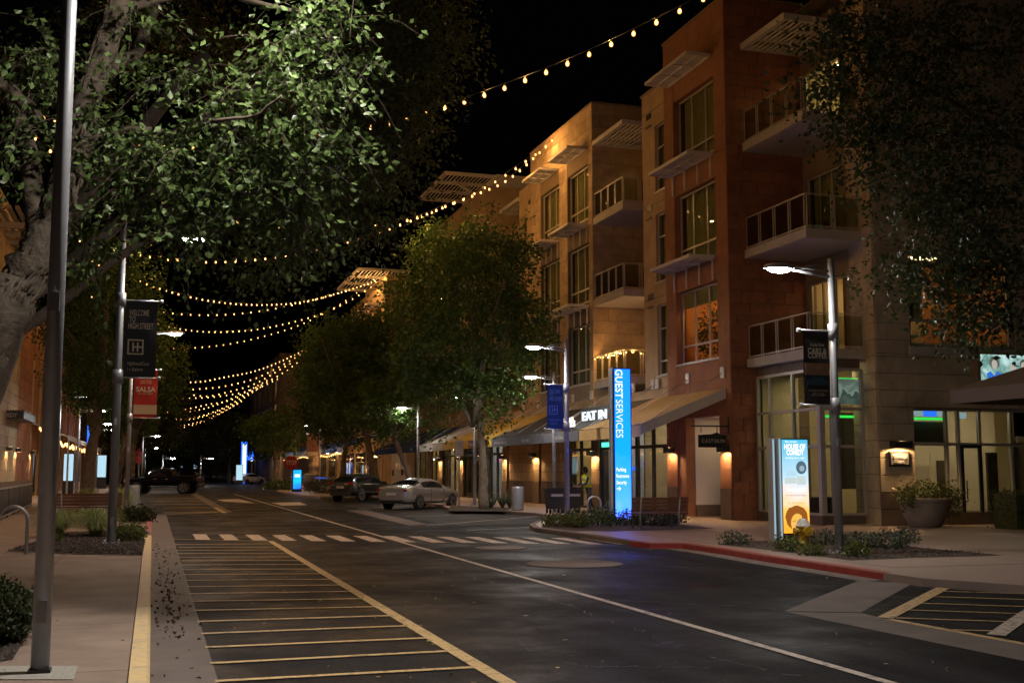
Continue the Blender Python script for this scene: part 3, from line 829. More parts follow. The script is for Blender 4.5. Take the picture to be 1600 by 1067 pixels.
def sunshade(x0, x1, y0, y1, z, parent, slats=False, brackets=True, along='Y', n=8, thick=0.12, tilt=0.0):
    """metal sun shade held out from a wall: frame, infill sheets or slats"""
    b = MB(); w = .09
    b.box(x0, x1, y0, y0 + w, z, z + thick); b.box(x0, x1, y1 - w, y1, z, z + thick)
    b.box(x0, x0 + w, y0 + w, y1 - w, z + .003, z + thick - .003); b.box(x1 - w, x1, y0 + w, y1 - w, z + .003, z + thick - .003)
    nb = 3 if y1 - y0 > 2.5 else 2
    for i in range(1, nb):
        y = y0 + (y1 - y0) * i / nb; b.box(x0 + w, x1 - w, y - .035, y + .035, z + .006, z + thick - .006)
    if not slats: b.box((x0 + x1) / 2 - .03, (x0 + x1) / 2 + .03, y0 + w, y1 - w, z + .009, z + thick - .03)
    f = b.build('sunshade', 'white_metal', parent)
    if slats:
        if along == 'X':
            for i in range(n):
                x = x0 + w + (x1 - x0 - 2 * w) * (i + .5) / n
                block('slat', 'white_metal', x - .03, x + .03, y0 + w, y1 - w, z + .03, z + .075, f)
        else:
            for i in range(n):
                y = y0 + w + (y1 - y0 - 2 * w) * (i + .5) / n
                block('slat', 'white_metal', x0 + w, x1 - w, y - .03, y + .03, z + .03, z + .075, f)
    else:
        for i in range(nb):
            ya = y0 + (y1 - y0) * i / nb; yb = y0 + (y1 - y0) * (i + 1) / nb
            for xa, xb in ((x0 + w, (x0 + x1) / 2 - .03), ((x0 + x1) / 2 + .03, x1 - w)):
                block('sheet', 'shade_sheet', xa, xb, ya + .06, yb - .06, z + .05, z + .06, f)
        if brackets:
            b = MB()
            for i in range(nb + 1):
                y = y0 + .1 + (y1 - y0 - .2) * i / nb
                b.bar((x1 - .06, y, z), (x1 - .06, y, z - .75), .05, .05); b.bar((x1 - .06, y, z - .04), (x0 + .45, y, z - .04), .05, .05)
            b.build('bracket', 'white_metal', f)
    return f

# ------------------------------------------------------------------ the corner apartment building (red corner tower, tan towers, balconies)
apt = thing('apartment_building', 'four storey red and tan stone apartment building on the corner with glass balconies', 'building', (RW, 35.3, 0))
F = [(5.75, 8.48), (9.41, 12.19), (13.18, 15.92)]                      # upper floors: window sill and head
# red tower, street face
holes = [(36.15, 39.5, a, b_) for a, b_ in F] + [(36.15, 38.9, KZ, 3.72)]
wall('X-', RW, 35.3, 40.35, KZ, 18.5, holes, 'red_render', apt, .35)
wall('Y', 35.3, RW + .36, 21.8, KZ, 18.5, [], 'mortar', apt, .3)
b = MB(); b.box(RW, 26, 35.62, 40.35, 18.46, 18.5); b.build('roof', 'brown_panel', apt)
b = MB(); b.box(RW - .05, RW + .45, 35.22, 40.4, 18.502, 18.6); b.box(RW + .452, 21.9, 35.22, 35.6, 18.502, 18.6); b.build('coping', 'brown_panel', apt)
stones('Y', 35.3, RW - .03, 21.8, 5.4, 18.5, [], 0.78, 0.43, 'red_stone', apt, single=True, seed=1)
stones('Y', 35.3, RW - .03, 19.75, KZ, 5.4, [], 0.6, 0.43, 'red_stone', apt, single=True, seed=2)
stones('X-', RW, 35.3, 36.15, KZ, 18.5, [], 0.9, 0.86, 'red_render', apt, proud=.025, gap=.012, seed=3)
stones('X-', RW, 39.5, 40.35, KZ, 18.5, [], 0.9, 0.86, 'red_render', apt, proud=.025, gap=.012, seed=4)
stones('X-', RW, 36.15, 39.5, 16.7, 18.5, [], 1.7, 0.9, 'red_render', apt, proud=.024, gap=.012, seed=5)
stones('X-', RW, 36.15, 39.5, 3.72, 5.62, [], 1.7, 0.63, 'red_render', apt, proud=.024, gap=.012, seed=6)
window('X-', RW, 36.15, 39.5, *F[2], apt, behind='curtain', depth=.22)
window('X-', RW, 36.15, 39.5, *F[1], apt, behind='curtain', depth=.22)
window('X-', RW, 36.15, 39.5, *F[0], apt, behind='room', light='orange_light', wallm='orange_wall', depth=.22, blind_top=.62, room=3.0)
for za, zb in ((8.55, 9.33), (12.26, 13.1), (15.99, 16.7)):
    b = MB(); b.box(*fb('X-', RW, 36.17, 39.48, za, zb, .03, .2)); b.build('spandrel_panel', 'brown_panel', apt)
for z in (16.62, 12.98, 9.25): sunshade(RW - 1.05, RW - .03, 36.25, 39.85 if z > 16 else 39.6, z, apt, brackets=z < 16)
# narrow tan bay beside it
holes = [(40.42, 41.42, a, b_) for a, b_ in ((5.5, 8.28), (9.2, 11.93), (12.85, 15.55))]
wall('X-', RW + .06, 40.352, 42.65, 5.0, 17.1, holes, 'tan_render', apt, .3)
for a, b_ in ((5.5, 8.28), (9.2, 11.93), (12.85, 15.55)):
    window('X-', RW + .06, 40.42, 41.42, a, b_, apt, cols=(), rows=(.2, .66), depth=.1, bar=.06, behind='curtain')
for z in (8.6, 12.2, 16.0):
    b = MB(); b.box(*fb('X-', RW + .06, 41.75, 42.2, z, z + .22, -.03, .02)); b.build('vent', 'frame_dark', apt)
    b = MB(); b.box(*fb('X-', RW + .06, 41.75, 42.2, z - .36, z - .28, -.09, .02)); b.build('vent', 'brown_panel', apt)
b = MB(); b.box(*fb('X-', RW + .06, 40.36, 42.7, 17.102, 17.18, -.06, .4)); b.build('coping', 'brown_panel', apt)
for z in (5.0, 8.6, 12.4, 16.3):
    b = MB(); b.box(*fb('X-', RW + .06, 40.36, 42.65, z - .02, z, -.012, .0)); b.build('joint', 'mortar', apt)
# recess with balconies
wall('X-', 21.4, 42.65, 48.15, KZ, 18.3, [(44.4, 47.6, a, a + 2.6) for a in (5.8, 9.5, 13.3)], 'tan_render', apt, .3)
for z, lit in ((5.8, 0), (9.5, 0), (13.3, 1)):
    window('X-', 21.4, 44.4, 47.6, z, z + 2.6, apt, cols=(1/3, 2/3), rows=(), behind='room' if lit else 'curtain', light='room_light_low', depth=.08)
b = MB(); b.box(RW + .1, 21.38, 42.4, 42.64, 5.0, 17.1); b.build('wall', 'red_render', apt)
for z in (5.74, 9.45, 13.2):
    balcony(RW, 21.38, 44.65, 48.1, z, apt, [(RW + .06, 48.05), (RW + .06, 44.72), (21.3, 44.72)])
sunshade(RW - .02, 21.38, 44.6, 48.1, 16.6, apt, slats=True, along='X', n=11, thick=.2)
# tan tower
holes = [(a, b_, z0, z1) for a, b_ in ((48.6, 51.45), (52.6, 55.5)) for z0, z1 in ((5.75, 8.5), (9.5, 12.2), (13.35, 15.9))]
wall('X-', RW, 48.15, 57.15, 4.6, 18.6, holes, 'mortar', apt, .35)
wall('Y', 48.15, RW + .36, 21.4, 4.6, 18.6, [], 'mortar', apt, .3)
b = MB(); b.box(RW, 26, 48.47, 57.15, 18.56, 18.6); b.build('roof', 'brown_panel', apt)
b = MB(); b.box(RW - .05, RW + .45, 48.08, 57.2, 18.602, 18.68); b.box(RW + .452, 21.45, 48.08, 48.46, 18.602, 18.68); b.build('coping', 'brown_panel', apt)
stones('Y', 48.15, RW - .03, 21.4, 4.6, 18.6, [], 1.25, 0.56, 'tan_stone', apt, single=True, seed=7)
hb = [(h[0] , h[1], h[2] - .9, h[3] + .9) for h in holes]
stones('X-', RW, 48.15, 57.15, 4.6, 18.6, [(48.6, 51.45, 5.0, 16.7), (52.6, 55.5, 5.0, 16.7)], 0.95, 0.56, 'tan_stone', apt, single=True, seed=8)
for a, b_ in ((48.6, 51.45), (52.6, 55.5)):
    for za, zb in ((5.0, 5.7), (8.55, 9.44), (12.25, 13.3), (15.95, 16.7)):
        b = MB(); b.box(*fb('X-', RW, a + .01, b_ - .01, za, zb, -.01, .15)); b.build('spandrel_panel', 'brown_panel', apt)
    for z0, z1 in ((5.75, 8.5), (9.5, 12.2), (13.35, 15.9)): window('X-', RW, a, b_, z0, z1, apt, behind='curtain', depth=.14)
    for z in (9.2, 12.95, 16.55): sunshade(RW - 1.05, RW - .035, a + .05, b_ - .05, z, apt, brackets=z < 16)
# second narrow bay, recess and the further tower
holes = [(58.1, 59.1, a, b_) for a, b_ in ((5.5, 8.28), (9.2, 11.93), (12.85, 15.55))]
wall('X-', RW + .06, 57.152, 59.4, 4.6, 17.1, holes, 'tan_render', apt, .3)
for h in holes: window('X-', RW + .06, *h, apt, cols=(), rows=(.2, .66), depth=.1, bar=.06)
b = MB(); b.box(*fb('X-', RW + .06, 57.3, 57.75, 16.0, 16.22, -.03, .02)); b.build('vent', 'frame_dark', apt)
wall('X-', 21.4, 59.4, 66, 4.6, 18.0, [], 'tan_render', apt, .3)
for z in (5.74, 9.45, 13.2): balcony(RW, 21.38, 59.5, 63, z, apt, [(RW + .06, 62.9), (RW + .06, 59.56)])
sunshade(RW - .02, 21.38, 59.45, 63, 16.6, apt, slats=True, along='X', n=9, thick=.2)
holes = [(a, a + 3, z0, z1) for a in (67, 71.2, 76) for z0, z1 in ((5.75, 8.5), (9.5, 12.2), (13.35, 15.9))]
wall('X-', RW, 66, 80, 4.6, 19.0, holes, 'tan_render', apt, .3); wall('Y', 66, RW + .31, 21.4, 4.6, 19.0, [], 'tan_render', apt, .3)
for h in holes: window('X-', RW, *h, apt, depth=.1)
for a in (67, 71.2, 76):
    for z in (9.2, 12.95, 16.5): sunshade(RW - 1.0, RW - .01, a, a + 3, z, apt, brackets=False)
b = MB(); b.box(RW, 28, 66.31, 80, 18.96, 19.0); b.build('roof', 'brown_panel', apt)
# big slatted roof canopy standing above the far tower
q1 = AX(655, 315, 16.6); q2 = AX(695, 270, 16.6)
sunshade(16.6, 22.2, q2[1], q1[1], 19.9, apt, slats=True, along='X', n=22, thick=.22)
b = MB(); b.box(19.6, 24, 66.4, q1[1], 19.0, 19.88); b.bar((17.6, q2[1] + 1.5, 19.9), (19.7, q2[1] + 2.5, 19.1), .14, .14); b.build('canopy_post', 'white_metal', apt)
# set-back wing towards the camera: recessed wall with corner balconies, then the grey stone block
holes = [(32.85, 35.1, z, z + 2.55) for z in (5.75, 9.5, 13.3)]
wall('X-', 21.8, 32.6, 35.29, 5.4, 17.6, holes, 'brown_panel', apt, .3)
window('X-', 21.8, 32.85, 35.1, 5.75, 8.3, apt, rows=(), behind='room', light='room_light_low', depth=.08)
window('X-', 21.8, 32.85, 35.1, 9.5, 12.05, apt, rows=(), behind='curtain', depth=.08)
window('X-', 21.8, 32.85, 35.1, 13.3, 15.85, apt, rows=(), behind='room', light='room_light', depth=.08)
for z in (5.6, 9.4, 13.2):
    balcony(19.4, 21.78, 31.3, 35.26, z, apt, [(19.46, 35.2), (19.46, 31.36), (21.5, 31.36)])
sunshade(19.4, 21.78, 32.3, 35.26, 16.6, apt, slats=True, along='X', n=11, thick=.22)
# grey stone block: splayed side, front face with shop glazing
blk = [(21.2, 30.45), (21.8, 32.6), (22.1, 32.6), (21.5, 30.76)]
MB().prism(blk, KZ, 18.0).build('wall', 'mortar', apt)
Wf = (22.5, 26.35, 5.7, 8.62); Gf = (22.45, 30.5, .5, 3.74)
wall('Y', 30.45, 21.5, 31, KZ, 18.0, [Wf, Gf], 'mortar', apt, .3)
stones('Y', 30.45, 21.2, 31, 1.15, 18.0, [(22.45, 26.4, 5.4, 8.66), Gf], 1.35, 0.52, 'grey_stone', apt, single=True, seed=9)
stones('Y', 30.45, 21.2, 22.45, KZ, 1.15, [], .9, .5, 'dark_stone', apt, proud=.05, single=True, seed=10)
bl = MB(); u = Vector((.6, 2.15, 0)); L = u.length; u /= L; n = Vector((-u.y, u.x, 0)); z = KZ; k = 0
while z < 17.9:
    for a, c in ((0.02, .9), (.92, 1.55), (1.57, L - .02)) if k % 2 else ((0.02, .5), (.52, 1.3), (1.32, L - .02)):
        p = Vector((21.2, 30.45, z + .01)) + u * a + n * .015; q = Vector((21.2, 30.45, z + .01)) + u * c + n * .015
        bl.add([p - n * .02, q - n * .02, q + n * .015, p + n * .015, *[v + Vector((0, 0, .5)) for v in (p - n * .02, q - n * .02, q + n * .015, p + n * .015)]], [(0, 3, 2, 1), (4, 5, 6, 7), (0, 1, 5, 4), (2, 3, 7, 6), (0, 4, 7, 3), (1, 2, 6, 5)])
    z += .52; k += 1
o = bl.build('stone_facing', 'grey_stone', apt); o['kind'] = 'stuff'
b = MB(); b.box(*fb('Y', 30.45, 22.4, 26.45, 5.38, 5.66, -.08, .2)); b.build('sill', 'slab_concrete', apt)
window('Y', 30.45, *Wf, apt, cols=(.32, .64), rows=(.27,), depth=.1, bar=.08, behind='room', light='room_light_low', wallm='orange_wall', sill=False, room=3)
b = MB(); b.box(22.55, 23.3, 30.9, 30.93, 6.5, 8.5); b.box(24.6, 24.9, 30.9, 30.93, 5.8, 8.5); b.build('curtain', 'curtain', apt)
b = MB(); b.box(21.3, 31, 30.6, 44, 17.96, 18.0); b.build('roof', 'brown_panel', apt)

# ---- corner shop: glazed bay under the corner balconies and the front glazing
def storefront(pl, c, us, zs, parent, frame='frame_silver', bar=.09, doors=(), name='shopfront'):
    b = MB()
    for i, u in enumerate(us): b.box(*fb(pl, c, u - bar / 2, u + bar / 2, zs[0], zs[-1], -.06, .06))
    for z in zs: b.box(*fb(pl, c, us[0], us[-1], z - bar / 2, z + bar / 2, -.055, .055))
    f = b.build(name, frame, parent)
    for ua, ub in zip(us[:-1], us[1:]):
        for za, zb in zip(zs[:-1], zs[1:]):
            block('pane', 'shop_glass', *fb(pl, c, ua + .03, ub - .03, za + .03, zb - .03, -.006, .006), f)
    return f
BZ = [.45, 2.55, 3.72, 4.95]
storefront('X-', 19.75, [31.42, 32.9, 34.35, 35.18], BZ, apt)
storefront('Y', 31.35, [19.82, 20.15, 21.25], BZ, apt)
b = MB(); b.box(19.68, 21.2, 31.28, 35.26, KZ, .42); b.box(19.72, 21.2, 31.32, 35.26, 4.98, 5.28); b.build('plinth', 'dark_stone', apt)
b = MB(); b.box(19.70, 19.86, 31.3, 31.46, .42, 4.98); b.build('corner_post', 'frame_silver', apt)
storefront('Y', 30.6, [22.5, 23.75, 24.2, 25.0, 26.2, 27.4, 28.6, 30.4], [.5, 2.62, 3.7], apt)
b = MB(); b.box(22.46, 30.5, 30.5, 30.75, KZ, .5); b.build('plinth', 'dark_stone', apt)
b = MB()                                                          # dark framed entrance door
for x in (24.22, 24.9): b.box(x, x + .1, 30.5, 30.56, .2, 2.5)
b.box(24.22, 25.0, 30.5, 30.56, 2.5, 2.6); b.box(24.22, 25.0, 30.5, 30.56, .14, .3); b.box(24.34, 24.37, 30.44, 30.47, .9, 1.5)
b.build('door', 'frame_dark', apt)
# interior of the corner shop
b = MB(); b.box(21.3, 31, 36, 36.1, KZ, 5.2); b.box(19.9, 21.3, 35.15, 35.2, KZ + .3, 5.2); b.box(19.8, 31, 30.9, 36, .1, .14); b.box(19.9, 31, 31.4, 36, 5.2, 5.25)
b.build('shop_interior', 'cream_wall', apt)
b = MB(); b.box(26.05, 26.9, 34.4, 34.5, .15, 2.4); b.box(24.4, 29.2, 34.9, 35.0, .15, 4.2); b.build('partition', 'white_wall', apt)
b = MB(); b.box(23.75, 25.0, 32.2, 32.3, 2.72, 3.40); b.box(26.6, 27.0, 32.2, 32.3, .3, 2.4); b.box(21.35, 22.4, 33.2, 33.3, 1.2, 3.7); b.box(26.25, 26.7, 34.35, 34.39, .2, 2.15); b.box(28.9, 29.7, 33.4, 33.5, .2, 3.0); b.box(20.1, 21.1, 32.6, 33.2, .15, .95); b.box(27.8, 28.2, 32.5, 32.6, .2, 2.6); b.build('dark_fitting', 'dark_room', apt)
for x, y in ((21.6, 33.2), (24.5, 32.6), (28, 32.8)):
    b = MB(); b.box(x - .35, x + .35, y - .25, y + .25, 5.10, 5.15) if x < 23 else b.box(x - .35, x + .35, y - .25, y + .25, 4.1, 4.15); b.build('ceiling_light', 'shop_glow', apt)
b = MB(); b.box(23.66, 24.95, 32.0, 32.03, 3.44, 3.53); b.box(20.7, 22.0, 32.55, 32.58, 3.50, 3.58); b.box(20.6, 21.55, 32.0, 32.03, 4.72, 4.75); b.build('light_strip', 'neon_green', apt)
b = MB(); b.box(23.66, 24.0, 32.0, 32.03, 3.56, 3.82); b.box(24.55, 24.95, 32.0, 32.03, 3.56, 3.82); b.box(25.3, 25.6, 31.9, 31.93, 3.5, 3.7); b.build('wall_screen', 'lit_edge', apt)
b = MB(); b.box(24.03, 24.52, 32.0, 32.03, 3.56, 3.82); b.build('wall_screen', 'neon_blue', apt)
ramp_glow('print_grey', [(0, (.12, .17, .15)), (.42, (.05, .08, .07)), (.55, (.36, .45, .40)), (1, (.16, .2, .18))], 3.8, 4.6, .8, noise=2.2, scale=2.6)
b = MB(); b.box(20.55, 21.55, 31.9, 31.95, 3.9, 4.7); b.build('wall_print', 'print_grey', apt)

# ---- street-level shops under the awnings
shop = thing('shop_row', 'row of lit street level shopfronts under the sloping awnings', 'shops', (RW, 40, 0))
pil = [(35.3, 36.12), (39.5, 40.45), (47.6, 48.6), (55.9, 56.9), (61.5, 62.4), (66.3, 67.2), (71, 72), (76.5, 77.5)]
for i, (a, b_) in enumerate(pil):
    m = 'red_render' if i < 2 else 'tan_stone'
    if i > 1: wall('X-', RW + .02, a, b_, KZ, 4.6, [], 'mortar', shop, .4, name='pilaster')
    stones('X-', RW + (.02 if i > 1 else -.026), a, b_, 1.2, 4.55 if i > 1 else 3.7, [], 1.2, .62, m, shop, single=True, seed=20 + i, gap=.02)
    stones('X-', RW + (.02 if i > 1 else -.026), a, b_, KZ, 1.2, [], 1.2, 1.07, 'brown_panel' if i > 1 else 'dark_stone', shop, proud=.05, single=True, seed=40 + i)
# salon recess: white return wall, cream curtained window
b = MB(); b.box(RW + .36, 20.6, 38.86, 38.95, .55, 3.7); b.build('return_wall', 'white_wall', shop)
b = MB(); b.box(RW + .36, 20.6, 38.84, 38.95, KZ, .55); b.box(RW + .36, 20.6, 36.05, 36.14, KZ, 3.7); b.build('return_wall', 'dark_stone', shop)
b = MB(); b.box(RW + .36, 20.7, 36.1, 38.9, 3.72, 3.8); b.build('ceiling', 'white_wall', shop)
window('X-', 20.2, 36.2, 38.8, .55, 3.7, shop, cols=(.62,), rows=(.58,), behind='room', light='room_light_low', room=1.4, depth=.05, sill=False, glass='shop_glass')
b = MB(); b.box(RW + .9, RW + 1.2, 37.2, 37.8, 3.66, 3.70); b.build('ceiling_light', 'room_light', shop)
b = MB(); b.box(20.3, 20.5, 36.15, 38.86, KZ, .54); b.build('plinth', 'dark_stone', shop)
# glazed fronts: black frames, rooms behind
def bay(y0, y1, m, light, nm=3, x=RW + .12, back='dark_room'):
    us = [y0 + (y1 - y0) * i / nm for i in range(nm + 1)]
    storefront('X-', x, us, [KZ + .02, 2.75, 3.9], shop, 'frame_dark', .13)
    b = MB(); D = 4.5
    b.box(x + D, x + D + .05, y0 - 1, y1 + 1, KZ, 4.2); b.box(x + .3, x + D, y0 - .05, y0, KZ, 4.2); b.box(x + .3, x + D, y1, y1 + .05, KZ, 4.2); b.box(x + .3, x + D, y0, y1, 4.1, 4.2)
    b.box(x + 2.2, x + 2.8, y0 + .6, y1 - .9, KZ, 1.05)
    b.build('room', m, shop)
    b = MB()
    for k in range(2): b.box(x + 1.4 + k * 1.6, x + 2 + k * 1.6, (y0 + y1) / 2 - .7, (y0 + y1) / 2 + .7, 4.02, 4.06)
    b.build('ceiling_light', light, shop)
    b = MB(); b.box(x, x + .3, y0, y1, 3.96, 4.7); b.build('fascia', 'brown_panel', shop)
bay(40.5, 43.6, 'white_wall', 'room_light_low', 2); bay(43.7, 47.55, 'white_wall', 'shop_light', 3); bay(48.65, 51.6, 'cream_wall', 'room_light_low', 2)
bay(62.45, 66.25, 'white_wall', 'shop_light', 3); bay(67.25, 70.95, 'dark_room', 'room_light_low', 2); bay(72.05, 76.4, 'white_wall', 'room_light', 3); bay(77.6, 80, 'cream_wall', 'room_light', 2)
for a, b_ in ((51.7, 55.85), (56.95, 61.45)):                            # plain tan stone walls with a dark base
    wall('X-', RW + .1, a, b_, KZ, 4.6, [], 'mortar', shop, .3)
    stones('X-', RW + .1, a, b_, 1.25, 4.6, [], 1.0, .48, 'tan_stone', shop, single=True, seed=int(a), name='stone')
    stones('X-', RW + .1, a, b_, KZ, 1.25, [], 1.0, 1.1, 'dark_stone', shop, proud=.05, single=True, seed=int(a) + 1)
b = MB(); b.box(RW + .1, RW + .4, 40.4, 80, 4.2, 5.0); b.build('fascia', 'tan_render', shop)
b = MB(); b.box(RW + .03, RW + .08, 45.6, 47.4, 2.82, 3.02); b.build('exit_strip', 'neon_teal', shop)
b = MB()
for y, z in ((44.5, 1.9), (45.4, 2.0), (46.6, 1.8)): b.box(RW + 1.4, RW + 1.45, y, y + .6, z, z + .16)
b.build('light_strip', 'neon_blue', shop)

pp = thing('potted_plant', 'dark leafy potted plant inside the orange lit window', 'plant', (RW + .95, 38.0, 5.75))
rp = np.random.default_rng(77); P_ = rp.normal(size=(420, 3)) * (.16, .34, .42) + (RW + .95, 38.0, 6.95); o = link('foliage', leaf_mesh(P_, .16, 'leaf_dark', seed=77), pp); o['kind'] = 'stuff'
MB().lathe([(.16, 0), (.22, .4), (.2, .42)], 12, (RW + .95, 38.0, 5.5)).build('pot', 'stone_bowl', pp); MB().tube([(RW + .95, 38, 5.8), (RW + .93, 38.02, 6.7)], .03, 6).build('stem', 'bark_far', pp)
pp = thing('potted_plant', 'slim dark plant at the left of the orange lit window', 'plant', (RW + .9, 39.0, 5.75))
P_ = rp.normal(size=(220, 3)) * (.1, .16, .5) + (RW + .9, 39.05, 6.7); o = link('foliage', leaf_mesh(P_, .15, 'leaf_dark', seed=78), pp); o['kind'] = 'stuff'
MB().lathe([(.14, 0), (.18, .4), (.17, .42)], 12, (RW + .9, 39.05, 5.5)).build('pot', 'stone_bowl', pp)
# ------------------------------------------------------------------ awnings along the shop row
def awning(label, y0, y1, canvas, zb=4.62, zf=3.35, xf=15.55, drop=0.42, side=True, rods=True, words=(), valance=None, inkm='ink_white'):
    t = thing('awning', label, 'awning', (RW, y0, zf), 'sloping awnings over the shopfronts')
    b = MB(); n = 6
    for i in range(n):                                           # canvas sags a little between its ribs
        u0, u1 = i / n, (i + 1) / n
        ya, yb = y0 + (y1 - y0) * u0, y0 + (y1 - y0) * u1
        for k in range(4):
            v0, v1 = k / 4, (k + 1) / 4
            f = lambda v, u: (RW - .06 + (xf - RW + .06) * v, zb + (zf - zb) * v - .05 * math.sin(math.pi * v))
            (xa, za), (xb, zc) = f(v0, u0), f(v1, u0)
            b.quad((xa, ya, za), (xb, ya, zc), (xb, yb, zc), (xa, yb, za))
    b.build('canvas', canvas, t)
    b = MB(); b.box(xf - .012, xf + .002, y0, y1, zf - drop, zf - .03); b.build('valance', valance or canvas, t)
    b = MB()
    k = max(2, round((y1 - y0) / 2.4))
    for i in range(k + 1):
        y = y0 + .05 + (y1 - y0 - .1) * i / k
        b.bar((RW - .05, y, zb - .17), (xf + .02, y, zf - .17), .05, .12)
    b.bar((xf + .035, y0, zf - .05), (xf + .035, y1, zf - .05), .05, .05)
    b.build('rib', 'pole_paint', t)
    if rods:
        for i in range(k + 1):
            y = y0 + .15 + (y1 - y0 - .3) * i / k
            MB().tube([(RW - .05, y, 5.16), (xf + .3, y, zf + .06)], .012, 6).build('tie_rod', 'white_metal', t)
            MB().box(RW - .09, RW - .03, y - .14, y + .14, 4.98, 5.36).build('wall_plate', 'white_metal', t)
    if side:
        b = MB(); b.add([(RW - .05, y0 - .05, zb), (xf, y0 - .05, zf), (xf, y0 - .05, zf - .36), (RW - .05, y0 - .05, zb - .36), (RW - .05, y0 - .02, zb), (xf, y0 - .02, zf), (xf, y0 - .02, zf - .36), (RW - .05, y0 - .02, zb - .36)],
                        [(0, 1, 2, 3), (7, 6, 5, 4), (0, 4, 5, 1), (3, 2, 6, 7), (1, 5, 6, 2), (0, 3, 7, 4)])
        b.build('side_panel', 'white_metal', t)
    for w, y, s in words: text(t, w, (xf - .02, y, zf - drop * .72), (0, -1, 0), s, inkm, bold=.01)
    return t
awning('tan canvas awning with white end panel over the salon corner', 35.65, 41.4, 'canvas_tan')
awning('black awning under glowing letter signs near the blue totem', 41.5, 45.7, 'canvas_black', valance='canvas_grey', side=False, words=(('Salon Suites', 44.2, .2),))
awning('long charcoal awning with pale lettering beside the street tree', 45.8, 53.3, 'canvas_black', valance='canvas_grey', side=False, words=(('www.shoponhigh.com', 52.9, .22), ('dine + drink', 48.6, .2)))
awning('yellow awning with a dark name board behind the tree trunk', 53.4, 63.2, 'canvas_yellow', side=False)
awning('off-white awning between the yellow and the blue one', 63.3, 69.3, 'canvas_white', side=False)
awning('deep blue awning with white lettering behind the parked sedan', 69.4, 84, 'canvas_blue', side=False, words=(('LOANS', 75.4, .34), ('Lending', 72.0, .3)))
sg = thing('name_board', 'dark name board hung across the yellow awning', 'sign', (15.5, 55.5, 3.0))
MB().box(15.44, 15.52, 54.2, 57.4, 2.98, 3.30).build('board', 'sign_black', sg); text(sg, 'barber', (15.43, 57.0, 3.05), (0, -1, 0), .22, 'ink_white', bold=.01)
MB().box(15.43, 15.44, 56.9, 57.3, 3.03, 3.25).build('emblem', 'red_cooler', sg)
# lit letter signs standing on the black awning's front
sg = thing('letter_sign', 'glowing warm white letters standing on the black awning', 'sign', (15.6, 44, 3.5))
text(sg, "Howlrick's", (15.6, 44.3, 3.50), (0, -1, 0), .52, 'letter_white', bold=.012, depth=.03, fit=2.2)
b = MB(); b.bar((15.62, 44.5, 3.46), (15.62, 42.0, 3.46), .04, .04)
b.build('rail', 'frame_dark', sg)
sg = thing('letter_sign', 'glowing cool white letters EAT nearest the blue totem', 'sign', (16.6, 40, 3.7))
text(sg, 'EAT IN', (16.6, 43.9, 3.80), (0, -1, 0), .5, 'letter_cool', bold=.02, depth=.03, fit=2.6)
b = MB(); b.box(16.63, 16.68, 41.1, 44.1, 3.70, 4.3); b.build('board', 'sign_black', sg)
sg = thing('letter_sign', 'small glowing Orthodontics sign above the shop door', 'sign', (RW, 46, 3.3))
text(sg, 'Orthodontics', (RW + .02, 47.1, 3.24), (0, -1, 0), .3, 'letter_cool', bold=.012, fit=2.3)
text(sg, 'smile', (RW + .02, 46.9, 3.5), (0, -1, 0), .22, 'letter_cool', bold=.012)

# ------------------------------------------------------------------ wall sconces: open-bottomed cans that wash the stone below
def sconce(x, y, z, pl, label, w=.22, proto=[None]):
    d = {'X-': (-1, 0), 'X+': (1, 0), 'Y': (0, -1)}[pl]
    t = thing('wall_lamp', label, 'wall lamp', (x, y, z), 'wall lamps on the facades')
    cx_, cy_ = x + d[0] * .15, y + d[1] * .15
    b = MB(); h = .2
    for sx, sy, ax, ay in ((-w, 0, .012, w), (w, 0, .012, w), (0, -.12, w, .012), (0, .12, w, .012)):
        if pl == 'Y': b.box(cx_ + sx / 2 * 2 - ax, cx_ + sx / 2 * 2 + ax, cy_ + sy - ay * .5 if ay > .1 else cy_ + sy - ay, cy_ + sy + ay * .5 if ay > .1 else cy_ + sy + ay, z, z + h)
        else: b.box(cx_ + sy - (ay * .5 if ay > .1 else ay), cx_ + sy + (ay * .5 if ay > .1 else ay), cy_ + sx - ax, cy_ + sx + ax, z, z + h)
    if pl == 'Y': b.box(cx_ - w - .02, cx_ + w + .02, cy_ - .14, cy_ + .14, z + h + .001, z + h + .03)
    else: b.box(cx_ - .14, cx_ + .14, cy_ - w - .02, cy_ + w + .02, z + h + .001, z + h + .03)
    b.build('housing', 'black_metal', t)
    b = MB(); b.lathe([(.06, 0), (.075, .05), (.05, .1)], 10, (cx_, cy_, z + .06)); b.build('lamp', 'sconce_glow', t)
    return t
for x, y, z, lab in ((RW, 38.84 * .917, 2.42, 'wall lamp on the red corner pilaster beside the salon sign'), (RW, 39.95, 2.45, 'wall lamp on the pilaster right of the glazed shop'), (RW, 48.1, 2.45, 'wall lamp on the pale pilaster left of the blue totem'),
                     (RW, 56.4, 2.48, 'wall lamp beyond the grey litter bin'), (RW, 61.9, 2.45, 'wall lamp behind the slim parking sign'), (RW, 66.75, 2.45, 'wall lamp right of the blue lit shop window'),
                     (RW, 71.5, 2.45, 'wall lamp behind the roof of the silver sedan'), (RW, 77, 2.45, 'wall lamp above the bonnet of the dark hatchback')):
    sconce(x - .06, y, z, 'X-', lab)
sconce(21.85, 30.45 - .05, 2.48, 'Y', 'wall lamp above the small plaque on the grey stone block', w=.3)
pq = thing('wall_plaque', 'small raised letter plaque in a dark frame under a wall lamp', 'sign', (21.85, 30.4, 1.9))
MB().box(21.5, 22.22, 30.36, 30.415, 1.93, 2.38).build('frame', 'sign_black', pq); MB().box(21.55, 22.17, 30.345, 30.358, 1.98, 2.33).build('face', 'sign_grey', pq)
